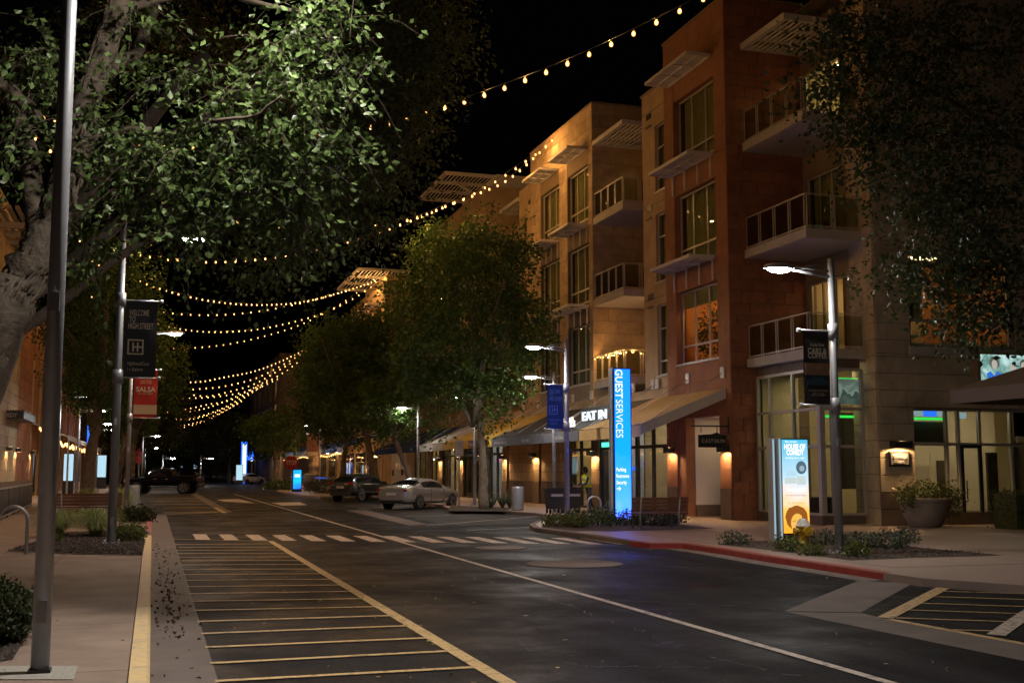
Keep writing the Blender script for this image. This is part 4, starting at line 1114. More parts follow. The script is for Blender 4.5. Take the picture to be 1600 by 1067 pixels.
text(pq, 'Cornings', (21.62, 30.33, 2.18), (1, 0, 0), .15, 'ink_white', bold=.015, depth=.008, fit=.46); text(pq, 'Court', (21.64, 30.33, 2.03), (1, 0, 0), .15, 'ink_white', bold=.015, depth=.008, fit=.36)

# blade sign of the salon
bs = thing('blade_sign', 'black hanging CAST SALON blade sign on an iron bracket', 'sign', (RW, 35.5, 3.2))
b = MB(); b.bar((RW - .02, 35.45, 3.3), (17.35, 35.45, 3.3), .05, .05); b.box(RW - .06, RW - .03, 35.38, 35.52, 3.0, 3.65); b.bar((18.3, 35.45, 3.3), (18.3, 35.45, 3.08), .02, .02); b.bar((17.7, 35.45, 3.3), (17.7, 35.45, 3.08), .02, .02); b.build('bracket', 'black_metal', bs)
b = MB(); pl_ = [(17.6, 2.58), (18.62, 2.58), (18.62, 3.0), (18.45, 3.0), (18.3, 3.09), (18.1, 3.03), (17.6, 3.0)]
b.add([(x, 35.42, z) for x, z in pl_] + [(x, 35.48, z) for x, z in pl_], [tuple(range(7)), tuple(reversed(range(7, 14)))] + [(i, 7 + i, 7 + (i + 1) % 7, (i + 1) % 7) for i in range(7)]); b.build('board', 'sign_black', bs)
text(bs, 'CAST', (17.7, 35.41, 2.74), (1, 0, 0), .17, 'ink_white', spacing=1.25, fit=.42); text(bs, 'SALON', (18.16, 35.41, 2.74), (1, 0, 0), .17, 'ink_white', fit=.42)

# large lit display on the block wall and the fabric canopy in front of it
ramp_glow('display_print', [(0, (.16, .30, .28)), (.35, (.30, .50, .46)), (.6, (.10, .24, .20)), (1, (.50, .72, .70))], 4.2, 5.5, 1.1, noise=1.9, scale=2.3)
glow_mat('print_dress', (.03, .16, .65), 1.0); glow_mat('print_skin', (.52, .48, .42), .9); glow_mat('print_hair', (.14, .15, .12), .8); glow_mat('print_violet', (.35, .25, .6), .8); glow_mat('print_pale', (.62, .72, .70), 1.0)
dp = thing('display_panel', 'large backlit picture of women on the stone wall above the shop', 'display', (24.85, 30.3, 4.2))
x0 = 24.85
MB().box(x0 - .12, 28.4, 30.2, 30.41, 4.12, 5.52).build('casing', 'brown_panel', dp)
MB().box(x0, 28.3, 30.19, 30.198, 4.2, 5.45).build('screen', 'display_print', dp)
def flat(parent, name, pts, m, y, w=0):
    b = MB(); b.add([(p[0], y, p[1]) for p in pts], [tuple(range(len(pts)))]); return b.build(name, m, parent)
def oval(cx_, cz_, rx, rz, n=14): return [(cx_ + rx * math.cos(6.283 * i / n), cz_ + rz * math.sin(6.283 * i / n)) for i in range(n)]
flat(dp, 'printed_figure', [(x0 + .22, 4.2), (x0 + .78, 4.2), (x0 + .72, 4.62), (x0 + .8, 4.85), (x0 + .62, 4.92), (x0 + .5, 4.78), (x0 + .36, 4.92), (x0 + .2, 4.84), (x0 + .28, 4.6)], 'print_dress', 30.186)
flat(dp, 'printed_figure', oval(x0 + .52, 5.2, .2, .2), 'print_hair', 30.185); flat(dp, 'printed_figure', oval(x0 + .52, 5.14, .11, .15), 'print_skin', 30.184)
flat(dp, 'printed_figure', [(x0 + .8, 4.85), (x0 + .92, 4.75), (x0 + .98, 4.3), (x0 + .86, 4.25), (x0 + .8, 4.6)], 'print_skin', 30.185)
flat(dp, 'printed_figure', oval(x0 + 1.2, 4.62, .3, .3), 'print_pale', 30.186); flat(dp, 'printed_figure', oval(x0 + 1.22, 5.02, .13, .16), 'print_skin', 30.185)
flat(dp, 'printed_figure', oval(x0 + 1.72, 4.72, .34, .24), 'print_violet', 30.186); flat(dp, 'printed_figure', oval(x0 + 1.65, 5.15, .16, .18), 'print_hair', 30.185); flat(dp, 'printed_figure', oval(x0 + 1.63, 5.1, .1, .14), 'print_skin', 30.184)
um = thing('patio_umbrella', 'square taupe patio umbrella at the right edge of the shop front', 'umbrella', (23.4, 25.6, KZ))
ux, uy, uz = 23.25, 25.7, 4.05
b = MB(); w = 1.75
c8 = [(ux - w, uy - w), (ux + w, uy - w), (ux + w, uy + w), (ux - w, uy + w)]
for i in range(4):
    a, c = c8[i], c8[(i + 1) % 4]
    b.add([(a[0], a[1], uz), (c[0], c[1], uz), (ux, uy, uz + .75)], [(0, 1, 2)])
    b.quad((a[0], a[1], uz - .38), (c[0], c[1], uz - .38), (c[0], c[1], uz), (a[0], a[1], uz))
b.build('canopy', 'umbrella_cloth', um)
b = MB(); b.tube([(ux - .1, uy, KZ), (ux - .1, uy, uz + .7)], .05, 10); b.box(ux - .5, ux + .3, uy - .4, uy + .4, KZ, KZ + .08)
for a in c8: b.bar((ux, uy, uz + .66), (a[0], a[1], uz - .06), .03, .03)
b.build('frame', 'pole_paint', um)

# ------------------------------------------------------------------ lamp posts
def street_lamp(label, base, H, arm, za, r=0.095, collars=(), led='led', side=None, scale=1.0, rise=0.12, plate=True):
    """tapered steel post, twin arm rods, shell-shaped head with an LED panel on its underside"""
    x, y, z = base
    t = thing('street_lamp', label, 'street lamp', base, 'lamp posts along both kerbs')
    MB().tube([(x, y, z), (x, y, z + H * .5), (x, y, z + H)], [r, r * .92, r * .72], 18).build('post', 'pole_paint', t)
    b = MB(); r0 = r; r = r if plate else r * .62; b.box(x - r * 1.9, x + r * 1.9, y - r * 1.9, y + r * 1.9, z + .004, z + .035)
    for sx in (-1, 1) if plate else ():
        for sy in (-1, 1): b.tube([(x + sx * r * 1.5, y + sy * r * 1.5, z + .03), (x + sx * r * 1.5, y + sy * r * 1.5, z + .09)], .02, 6)
    b.build('base_plate', 'galvanised' if plate else 'black_metal', t); r = r0
    b = MB(); s = 1 if arm > 0 else -1
    hx, hz = x + arm, za + rise
    b.tube([(x, y, za), (hx - s * .3, y, hz)], .03, 8); b.tube([(x, y, za + .13), (hx - s * .3, y, hz + .05)], .022, 8); b.tube([(x, y, z + H * .985), (x + arm * .62, y, hz + .05)], .008, 5)
    b.build('arm', 'pole_paint', t)
    b = MB(); n = 14; L, W, T = .36, .18, .12
    prof = [(1.0, 0), (.96, .35), (.8, .7), (.5, .93), (.05, 1.0)]
    b.lathe(prof, n); b.v = [(hx + v[0] * L, y + v[1] * W, hz + v[2] * T) for v in b.v]
    b.build('lamp_head', 'pole_paint', t)
    b = MB(); b.lathe([(.3, -.075), (.62, -.06), (.82, -.03), (.86, -.004)], n); b.v = [(hx + v[0] * L * .8, y + v[1] * W * .9, hz + v[2]) for v in b.v]
    b.build('light_panel', led, t)
    MB().box(x - .04, x + .04, y - r - .004, y - r * .8, z + .42, z + .60).build('hand_hole_cover', 'pole_paint', t)
    for zc in collars:
        MB().tube([(x, y, zc - .16), (x, y, zc + .16)], r * 1.22, 18, smooth=True).build('collar', 'pole_paint', t)
    if H > 4 and base[1] < 60: MB().box(x - .035, x + .035, y - r - .03, y - r * .7, z + H * .36, z + H * .36 + .16).build('outlet_box', 'galvanised', t)
    return t
def banner(label, x0, x1, y, z0, z1, m, parts, pole_x, group='vertical banners on the lamp posts', twist=0.0):
    t = thing('banner', label, 'banner', (pole_x, y, z0), group)
    b = MB(); nx, nz = 6, 14; V = []
    for k in range(nz + 1):
        for i in range(nx + 1):
            u, v = i / nx, k / nz
            V.append((x0 + (x1 - x0) * (u - twist * u * (1 - v) * (.5 if v > .02 else .5)), y + .018 * math.sin(3 * u + 5 * v) * math.sin(math.pi * v), z0 + (z1 - z0) * v))
    b.add(V, [(k * (nx + 1) + i, k * (nx + 1) + i + 1, (k + 1) * (nx + 1) + i + 1, (k + 1) * (nx + 1) + i) for k in range(nz) for i in range(nx)], 0, True)
    b.build('cloth', m, t)
    far = x1 if abs(x1 - pole_x) > abs(x0 - pole_x) else x0
    for z in (z0 + .01, z1 - .01):
        b = MB()
        b.tube([(pole_x, y, z), (far + (.09 if far > pole_x else -.09), y, z)], .018, 8)
        e = far + (.09 if far > pole_x else -.09); b.tube([(e - .035, y, z), (e + .035, y, z)], .045, 10)
        b.build('banner_arm', 'galvanised', t)
    yy = y - .032
    W = x1 - x0; Hh = z1 - z0
    for p in parts:
        if p[0] == 't': text(t, p[1], (x0 + W * p[2], yy, z0 + Hh * p[3]), (1, 0, 0), p[4], p[6], fit=W * p[5], bold=p[7] if len(p) > 7 else .006)
        elif p[0] == 'b':
            b = MB(); b.box(x0 + W * p[1], x0 + W * p[2], yy - .001 * p[6] if len(p) > 6 else yy, y - .026, z0 + Hh * p[3], z0 + Hh * p[4]); b.build('printed_panel', p[5], t)
        elif p[0] == 'h':                                        # square emblem with an H inside
            b = MB(); a = W * p[3]; cx_, cz_ = x0 + W * p[1], z0 + Hh * p[2]; k = a * .085; F_ = lambda u0, u1, v0, v1: b.box(cx_ + a * u0, cx_ + a * u1, yy, y - .028, cz_ + a * v0, cz_ + a * v1)
            F_(0, 1, 0, .09); F_(0, 1, .91, 1); F_(0, .09, .09, .91); F_(.91, 1, .09, .91)
            F_(.30, .40, .2, .8); F_(.58, .68, .2, .8); F_(.40, .58, .45, .55); F_(.68, .91, .45, .55)
            b.build('emblem', p[4], t)
    return t
street_lamp('tall slim foreground lamp post on a pale pad beside the yellow kerb', (-0.84, 10.55, KZ), 8.4, 2.15, 7.9, r=.075, led='led_near', plate=False)
lp2 = G(174, 849, KZ)
z2 = lambda py: EYE + (735 - py) / 68.7
street_lamp('lamp post behind the mulch bed with the black welcome banner', (lp2[0], lp2[1], KZ), z2(330) - KZ, 1.62, z2(362), collars=(z2(460), z2(585)), r=.10)
banner('black WELCOME TO HIGH STREET banner on the left lamp post', lp2[0] + .12, lp2[0] + .84, lp2[1], z2(587), z2(460), 'banner_black',
       (('t', 'WELCOME', .12, .80, .2, .62, 'ink_gold'), ('t', 'TO', .12, .715, .2, .2, 'ink_gold'), ('t', 'HIGH STREET', .10, .63, .2, .78, 'ink_gold', .012), ('h', .10, .30, .50, 'ink_gold'), ('t', 'HighStreetAZ.com', .12, .165, .12, .66, 'ink_gold', .0), ('t', 'f  o  @highstreet', .12, .095, .1, .48, 'ink_gold', .0)), lp2[0])
sx, sy = -0.86, 44.6; z3 = lambda py: EYE + (735 - py) / 43.3
street_lamp('lamp post carrying the red salsa banner behind the bench', (sx, sy, KZ), 6.6, 1.5, z3(520), collars=(z3(576), z3(652)), r=.085)
banner('red SALSA banner on the second left lamp post', sx + .12, sx + .94, sy, z3(652), z3(574), 'banner_red',
       (('t', 'SUNDAYS', .2, .80, .2, .6, 'ink_gold'), ('t', 'ARE FOR', .25, .70, .2, .5, 'ink_gold'), ('t', 'SALSA', .08, .54, .26, .84, 'ink_white', .02), ('t', 'AT THE STREET', .18, .48, .1, .64, 'ink_gold', .0), ('b', 0, 1, .08, .27, 'ink_gold', 1), ('t', 'EVERY SUNDAY', .1, .2, .12, .8, 'banner_black', .005), ('t', 'live music 6 pm', .12, .13, .1, .76, 'banner_black', .0)), sx)
zr = lambda py: EYE + (735 - py) / 78.9
lr = G(1312, 866, KZ)
street_lamp('right lamp post beside the hydrant with the cars and coffee banner', (lr[0], lr[1], KZ), zr(393) - KZ, -1.2, zr(424), collars=(zr(512), zr(632)), r=.088)
banner('dark CARS & COFFEE banner with a blue car on the right lamp post', lr[0] - .70, lr[0] - .11, lr[1], zr(632), zr(511), 'banner_brown',
       (('t', 'Sunday Drive', .24, .785, .09, .54, 'ink_gold', .0), ('t', 'CARS &', .14, .69, .15, .74, 'ink_gold', .02), ('t', 'COFFEE', .14, .625, .15, .74, 'ink_gold', .02), ('b', .02, .98, .36, .56, 'ink_sky', 1), ('b', .02, .98, .33, .40, 'banner_black', 3), ('b', .1, .9, .27, .345, 'ink_car', 5), ('b', .24, .74, .345, .375, 'ink_car', 5), ('b', .05, .95, .235, .27, 'banner_black', 6), ('t', 'FIRST SATURDAY OF THE MONTH', .12, .185, .05, .78, 'ink_gold', .0), ('t', '8 am to 11 am', .3, .155, .05, .42, 'ink_gold', .0), ('t', 'HIGH STREET', .24, .125, .05, .55, 'ink_gold', .0)), lr[0])
l2 = G(886, 808, KZ); z4 = lambda py: EYE + (735 - py) / 44.0
street_lamp('right lamp post lit blue beside the guest services totem', (l2[0], l2[1], KZ), z4(525) - KZ, -1.25, z4(545), collars=(z4(604), z4(665)), r=.095)
banner('WELCOME TO HIGH STREET banner, blue totem light painted into its colours', l2[0] - .74, l2[0] - .12, l2[1], z4(670), z4(598), 'banner_totem_lit',
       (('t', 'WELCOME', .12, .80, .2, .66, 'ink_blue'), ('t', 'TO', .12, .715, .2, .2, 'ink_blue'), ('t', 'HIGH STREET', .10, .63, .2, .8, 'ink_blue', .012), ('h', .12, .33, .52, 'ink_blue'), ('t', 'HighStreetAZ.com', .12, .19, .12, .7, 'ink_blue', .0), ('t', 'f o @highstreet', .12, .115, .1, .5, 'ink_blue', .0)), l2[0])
l3 = G(866, 800, KZ); z5 = lambda py: EYE + (735 - py) / 39.1
street_lamp('slim grey lamp post just behind the blue banner', (l3[0], l3[1], KZ), z5(578) - KZ, -.98, z5(592), r=.075)
for lab, px, X, H, arm, za in (('lamp post standing in the planting by the street tree trunk', 742, 14.9, 5.6, -1.0, 5.2), ('lamp post rising behind the silver sedan', 653, 15.1, 5.9, -1.0, 5.4),
                               ('far lamp post beside the stop sign', 500, 14.8, 6.1, -1.3, 5.8), ('far lamp post with a small dark banner near the palm', 439, 14.8, 6.1, -1.4, 5.6), ('distant lamp post in front of the blue screen', 399, 14.8, 6.2, -1.4, 5.8)):
    y = AX(px, 700, X)[1]
    street_lamp(lab, (X, y, KZ), H, arm, za, led='led_far', r=.085)
    if 'small dark' in lab: banner('small black and white banner on a far lamp post', X - .95, X - .12, y, 3.0, 4.9, 'banner_black', (('b', .15, .85, .62, .68, 'ink_white', 2), ('b', .15, .85, .74, .8, 'ink_white', 2), ('h', .15, .28, .6, 'ink_white')), X)
    if 'stop sign' in lab: banner('dark red banner on the lamp post by the stop sign', X - 1.2, X - .15, y, 3.1, 5.2, 'wood', (('b', .05, .95, .04, .2, 'ink_gold', 2),), X)
for lab, px, py0, X, H, arm in (('left lamp post at the patio with its lit head over the walk', 91, 781, -5.1, 6.2, 1.6), ('left lamp post before the lit patio wall', 122, 775, -4.4, 5.7, 1.3), ('left lamp post left of the leaning trunk', 141, 773, -4.6, 5.6, 1.2), ('left lamp post in the shade of the far tree', 151, 771, -5.0, 5.8, 1.2)):
    y = AX(px, 700, X)[1]
    street_lamp(lab, (X, y, KZ), H, arm, H - .35, led='led_far', r=.10)
for lab, px, X, H in (('thin far lamp post beside the small red banner', 223, -.9, 5.2), ('thin far lamp post left of the pickup cab', 227, -.9, 4.8), ('far lamp post seen over the pickup roof', 244.5, .9, 3.6), ('far lamp post seen over the pickup bed', 271, 4.5, 3.6)):
    y = min(150, abs(AX(px, 700, X)[1])) if px < 238 else 150
    street_lamp(lab, (G(px, 745, 0)[0] if px > 238 else X, y, KZ), H, 1.2, H - .4, led='led_far', r=.09)

# ------------------------------------------------------------------ lit totem and lit poster stand
ramp_glow('totem_blue', [(0, (.05, .12, 1.0)), (.12, (.02, .105, 1.0)), (.45, (.0016, .088, 1.0)), (1, (.003, .070, .95))], .2, 5.0, 5.8, noise=.25, scale=3)
tt = thing('guest_totem', 'tall glowing blue GUEST SERVICES totem in the planting bed', 'sign', (14.4, 35.0, KZ))
A = G(953, 815, KZ); x0, y0 = 14.36, 35.05; x1 = 14.98; zt = EYE + (735 - 574) / 48.0
MB().box(x0 + .012, x1 - .012, y0 + .02, y0 + .36, KZ, zt - .02).build('cabinet', 'frame_silver', tt)
MB().box(x0 + .03, x1 - .03, y0, y0 + .018, KZ + .12, zt - .04).build('lit_face', 'totem_blue', tt)
MB().box(x0 + .03, x1 - .03, y0 + .361, y0 + .375, KZ + .12, zt - .04).build('lit_face', 'totem_blue', tt)
b = MB(); b.box(x0, x0 + .03, y0 - .01, y0 + .38, KZ, zt); b.box(x1 - .03, x1, y0 - .01, y0 + .38, KZ, zt); b.box(x0 + .03, x1 - .03, y0 - .01, y0 + .38, zt - .03, zt); b.build('edge_trim', 'canvas_blue', tt)
b = MB()
for k, yy in enumerate((y0 + .06, y0 + .18, y0 + .30)): b.box(x0 - .035 - .01 * (k == 1), x0 - .004, yy - .035, yy + .035, KZ, zt)
b.build('side_fin', 'galvanised', tt)
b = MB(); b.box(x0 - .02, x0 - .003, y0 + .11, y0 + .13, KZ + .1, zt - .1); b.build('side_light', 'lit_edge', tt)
f = lambda py: EYE + (735 - py) / 48.2
up = (1, 0, 0)
text(tt, 'GUEST', (x0 + .07, y0 - .006, f(575)), (0, 0, -1), .36, 'letter_cool', up=up, bold=.02, fit=f(575) - f(621))
text(tt, 'SERVICES', (x0 + .08, y0 - .006, f(623)), (0, 0, -1), .35, 'letter_cool', up=up, bold=.002, fit=f(623) - f(683))
for w, py, fw_ in (('Parking', 736, .34), ('Restrooms', 746, .44), ('Security', 756, .36)): text(tt, w, (x0 + .07, y0 - .006, f(py)), (1, 0, 0), .17, 'letter_white', bold=.012, fit=fw_)
b = MB(); za = f(763); b.box(x0 + .08, x0 + .22, y0 - .004, y0 - .002, za - .012, za + .012)
for s in (1, -1): b.bar((x0 + .22, y0 - .003, za), (x0 + .16, y0 - .003, za + s * .06), .002, .025)
b.build('arrow', 'letter_white', tt)

ramp_glow('poster_print', [(0, (.95, .36, .03)), (.16, (.98, .48, .08)), (.30, (.80, .62, .52)), (.42, (.50, .64, .78)), (.66, (.20, .48, .64)), (.84, (.03, .40, .62)), (1, (.01, .36, .60))], .45, 3.05, 1.45, noise=.22, scale=3.2)
glow_mat('poster_hair', (.42, .13, .02), .8); glow_mat('poster_skin', (1.0, .55, .10), 1.0); glow_mat('poster_shade', (.62, .22, .02), .8); glow_mat('poster_dark', (.12, .20, .26), .8)
ps = thing('poster_stand', 'backlit HOUSE OF COMEDY poster stand beside the hydrant', 'poster stand', (14.0, 24, KZ))
xa, ya = G(1212, 846, KZ)[:2]; Mx = Matrix.Translation((13.92, 24.1, 0)) @ Matrix.Rotation(R(0), 4, 'Z')
p0 = AY(1221, 700, 24.1)[0]; p1 = AY(1262, 700, 24.1)[0]; zt = EYE + (735 - 684) / 67.5; zb = EYE + (735 - 833) / 67.5
MB().box(p0 - .02, p1 + .02, 24.11, 24.42, KZ, zt).build('cabinet', 'frame_dark', ps)
MB().box(p0 + .01, p1 - .01, 24.09, 24.108, zb, zt - .03).build('lit_face', 'poster_print', ps)
MB().box(p0 + .01, p1 - .01, 24.422, 24.44, zb, zt - .03).build('lit_face', 'poster_print', ps)
for k, dx in enumerate((-.06, -.17)):
    MB().box(p0 + dx - .035, p0 + dx + .035, 24.08 + k * .1, 24.42, KZ, zt + .01).build('side_fin', 'galvanised', ps)
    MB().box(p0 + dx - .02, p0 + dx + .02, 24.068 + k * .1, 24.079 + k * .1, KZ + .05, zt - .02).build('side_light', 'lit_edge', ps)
W = p1 - p0; Hh = zt - zb; yy = 24.084
X_ = lambda u: p0 + W * u
Z_ = lambda v: zb + Hh * v
text(ps, 'HOUSE OF', (X_(.09), yy, Z_(.885)), (1, 0, 0), .17, 'letter_white', bold=.03, fit=W * .80); text(ps, 'COMEDY', (X_(.17), yy, Z_(.825)), (1, 0, 0), .17, 'letter_white', bold=.03, fit=W * .66)
text(ps, 'the street', (X_(.12), yy, Z_(.955)), (1, 0, 0), .07, 'letter_white', fit=W * .45); text(ps, 'stand up every night', (X_(.12), yy, Z_(.785)), (1, 0, 0), .06, 'letter_white', fit=W * .74)
flat(ps, 'printed_shape', oval(X_(.72), Z_(.69), W * .2, W * .22), 'poster_dark', yy); flat(ps, 'printed_shape', oval(X_(.74), Z_(.68), W * .1, W * .1), 'lit_edge', yy - .001)
flat(ps, 'printed_shape', [(X_(.1), Z_(.60)), (X_(.52), Z_(.60)), (X_(.5), Z_(.645)), (X_(.36), Z_(.67)), (X_(.2), Z_(.65))], 'lit_white', yy)
flat(ps, 'printed_shape', [(X_(.08), Z_(.52)), (X_(.52), Z_(.52)), (X_(.52), Z_(.585)), (X_(.08), Z_(.585))], 'print_pale', yy); flat(ps, 'printed_shape', [(X_(.54), Z_(.51)), (X_(.88), Z_(.51)), (X_(.88), Z_(.6)), (X_(.54), Z_(.6))], 'print_pale', yy)
text(ps, 'TICKETS', (X_(.16), yy, Z_(.435)), (1, 0, 0), .1, 'letter_white', bold=.02, fit=W * .7); text(ps, 'for two hours of laughs', (X_(.12), yy, Z_(.39)), (1, 0, 0), .06, 'poster_dark', fit=W * .74)
text(ps, 'the dinner show', (X_(.18), yy, Z_(.305)), (1, 0, 0), .09, 'poster_skin', bold=.01, fit=W * .62)
rr = random.Random(3)
flat(ps, 'printed_shape', [(X_(.5 + (.40 + .05 * rr.random()) * math.cos(a)), Z_(.165 + (.115 + .022 * rr.random()) * math.sin(a))) for a in [6.283 * i / 22 for i in range(22)]], 'poster_hair', yy)
flat(ps, 'printed_shape', oval(X_(.52), Z_(.105), W * .25, W * .32), 'poster_skin', yy - .001)
for pts in ([(.34, .125), (.47, .135), (.47, .128), (.34, .117)], [(.58, .135), (.70, .125), (.70, .117), (.58, .128)], [(.40, .045), (.52, .03), (.64, .045), (.52, .012)], [(.51, .115), (.55, .115), (.57, .075), (.48, .075)]):
    flat(ps, 'printed_shape', [(X_(a), Z_(c)) for a, c in pts], 'poster_shade', yy - .002)
# ================================================================== STREET FURNITURE
def slat_bench(label, x0, x1, y, z=KZ):
    t = thing('bench', label, 'bench', ((x0 + x1) / 2, y, z), 'slatted benches')
    for k in range(4): block('slat', 'wood', x0, x1, y - .22 + k * .115, y - .125 + k * .115, z + .43, z + .465, t)
    for k in range(4):
        o = block('slat', 'wood', x0, x1, y + .27 + k * .022, y + .30 + k * .022, z + .50 + k * .105, z + .595 + k * .105, t)
    for x in (x0 + .28, x1 - .28):
        b = MB(); b.tube([(x, y - .24, z), (x, y - .22, z + .42), (x, y + .22, z + .42)], .028, 8); b.tube([(x, y + .30, z), (x, y + .27, z + .42), (x, y + .36, z + .9)], .028, 8); b.build('leg', 'pole_paint', t)
    return t
a = G(985, 826, KZ); c = G(1071, 825, KZ)
def rev_bench(label, x0, x1, y, z=KZ):                              # seen from behind: back towards the camera
    t = slat_bench(label, x0, x1, y, z); t.rotation_euler = (0, 0, math.pi); return t
rev_bench('wooden slat bench with its back to the road beside the blue totem', 13.05, 14.82, 30.9)
rev_bench('dark wooden bench left of the black banner post', -3.15, -0.95, 41.9)
def bike_rack(label, x, y, w=.42, h=.92, rot=0):
    t = thing('bike_rack', label, 'bike rack', (x, y, KZ), 'hooped bike racks')
    b = MB(); n = 10; pts = [(x - w, y, KZ)] + [(x - w * math.cos(math.pi * i / n), y, KZ + h - w + w * math.sin(math.pi * i / n)) for i in range(n + 1)] + [(x + w, y, KZ)]
    b.tube(pts, .035, 10); b.build('hoop', 'galvanised', t)
    for s in (-1, 1): MB().tube([(x + s * w, y, KZ), (x + s * w, y, KZ + .012)], .08, 12).build('foot', 'galvanised', t)
    return t
g = G(18, 866, KZ); bike_rack('bike rack hoop at the left edge by the mulch bed', g[0], g[1], .27, .95)
g = G(928.5, 806, KZ); bike_rack('bike rack hoop tinted blue left of the totem', g[0], g[1], .26, .72)
def litter_bin(label, x, y, r=.26, h=.95):
    t = thing('litter_bin', label, 'litter bin', (x, y, KZ), 'round grey litter bins')
    MB().lathe([(r * .96, .03), (r, .06), (r, h - .05), (r * .97, h)], 24, (x, y, KZ)).build('body', 'pole_paint', t)
    MB().lathe([(r * .9, 0), (r * .9, .03)], 20, (x, y, KZ)).build('base', 'black_metal', t)
    MB().lathe([(r * .98, h + .001), (r * .9, h + .05), (r * .45, h + .055), (r * .43, h - .05)], 24, (x, y, KZ)).build('lid', 'galvanised', t)
    return t
g = G(809, 797, KZ); litter_bin('grey litter bin on the right walk near the tree', g[0], g[1])
g = G(206, 799, KZ); litter_bin('grey litter bin at the end of the left kerb', g[0] + .02, g[1], .27, 1.02)
g = G(483, 766, KZ); litter_bin('far litter bin beside the small blue kiosk', g[0], g[1], .5, 1.35)
# hydrant
hx, hy, _ = G(1256, 859, KZ); hz = KZ
t = thing('fire_hydrant', 'yellow fire hydrant with a white bonnet beside the red kerb', 'hydrant', (hx, hy, hz))
MB().lathe([(.17, 0), (.17, .04), (.125, .045), (.125, .09), (.10, .10), (.098, .34), (.125, .37), (.135, .42), (.13, .46), (.155, .465), (.155, .49)], 20, (hx, hy, hz)).build('barrel', 'hydrant_yellow', t)
MB().lathe([(.16, .492), (.16, .51), (.135, .53), (.12, .60), (.075, .65), (.03, .665)], 20, (hx, hy, hz)).build('bonnet', 'hydrant_cap', t)
MB().lathe([(.022, .66), (.026, .70)], 5, (hx, hy, hz)).build('nut', 'hydrant_yellow', t)
for d, rr_ in (((-1, 0), .06), ((1, 0), .06), ((0, -1), .085)):
    b = MB(); b.tube([(hx + d[0] * .09, hy + d[1] * .09, hz + .4), (hx + d[0] * .17, hy + d[1] * .17, hz + .4)], rr_, 12); b.tube([(hx + d[0] * .17, hy + d[1] * .17, hz + .4), (hx + d[0] * .215, hy + d[1] * .215, hz + .4)], rr_ * 1.2, 8); b.tube([(hx + d[0] * .21, hy + d[1] * .21, hz + .4), (hx + d[0] * .235, hy + d[1] * .235, hz + .4)], .02, 5); b.build('outlet', 'hydrant_yellow', t)
# planter bowl with shrub
px_, py_ = 22.0, 29.45
t = thing('planter', 'large tapered stone planter with a trailing shrub on the plaza', 'planter', (px_, py_, KZ))
b = MB(); b.lathe([(.40, 0), (.46, .03), (.64, .38), (.73, .66), (.76, .76), (.79, .78), (.79, .86), (.73, .87), (.70, .78), (.1, .76)], 20, (px_, py_, KZ)); b.build('bowl', 'stone_bowl', t)
r = np.random.default_rng(11); c_ = lumpy(r, (px_ + .05, py_, KZ + 1.02), (.86, .75, .34), 260, shell=.3); c_ = np.concatenate([c_, r.normal(size=(110, 3)) * (.12, .2, .22) + (px_ + .72, py_ - .35, KZ + .72), r.normal(size=(50, 3)) * (.1, .2, .12) + (px_ - .78, py_ - .3, KZ + .8)])
P = np.concatenate([c_ + r.normal(size=c_.shape) * .07 for _ in range(6)]); o = link('foliage', leaf_mesh(P, .085, 'leaf_shrub', seed=2, droop=0.1), t); o['kind'] = 'stuff'
# clipped hedge at the right edge
t = thing('hedge', 'dark clipped hedge at the right edge of the plaza', 'hedge', (24.2, 27.5, KZ))
P = np.random.default_rng(12).uniform((23.35, 27.2, KZ), (25.6, 28.4, KZ + 1.12), (5200, 3)); o = link('foliage', leaf_mesh(P, .07, 'leaf_dark', seed=12), t); o['kind'] = 'stuff'
MB().box(23.5, 25.5, 27.35, 28.25, KZ, KZ + 1.0).build('core', 'leaf_dark', t)

# planting on the right
gs = 'low shrubs in the kerbside beds'
for lab, px, py, rx, h, leaf, n in (('low shrub left of the poster stand', 1148, 850, .36, .20, 'leaf_sage', 80), ('round shrub in front of the poster stand', 1231, 861, .30, .24, 'leaf_shrub', 90), ('small shrub at the foot of the hydrant', 1268, 868, .22, .15, 'leaf_shrub', 60),
                                    ('leafy shrub between the hydrant and the lamp post', 1288, 851, .34, .28, 'leaf_sage', 80), ('shrub just right of the lamp post base', 1338, 870, .26, .22, 'leaf_shrub', 70), ('wide shrub further right of the lamp post', 1343, 855, .42, .26, 'leaf_sage', 100), ('largest spreading shrub right of the lamp post', 1388, 857, .52, .32, 'leaf_sage', 130), ('loose pale shrub at the right end of the bed', 1416, 850, .32, .32, 'leaf_sage', 60)):
    g = G(px, py, KZ); shrub('shrub', lab, 'shrub', (g[0], g[1], KZ + .01), rx, rx * .9, h, leaf, .075, n, px, gs)
for lab, px, py, rx, h, leaf, n in (('shrub at the tip of the kerb nose', 872, 822, .5, .34, 'leaf_shrub', 130), ('second shrub along the kerb nose', 897, 824, .45, .38, 'leaf_shrub', 130), ('brown dry shrub in the middle of the nose bed', 925, 822, .85, .5, 'leaf_olive', 230), ('grey shrub left of the totem foot', 948, 815, .6, .42, 'leaf_sage', 150), ('blue lit shrub at the totem foot', 985, 820, .55, .36, 'leaf_sage', 150), ('dark shrub under the slat bench', 1024, 821, .75, .4, 'leaf_dark', 210), ('dark shrub right of the bench legs', 1050, 818, .55, .3, 'leaf_dark', 120)):
    g = G(px, py, KZ); shrub('shrub', lab, 'shrub', (g[0], g[1], KZ + .01), rx, rx * .8, h, leaf, .085, n, px, gs)
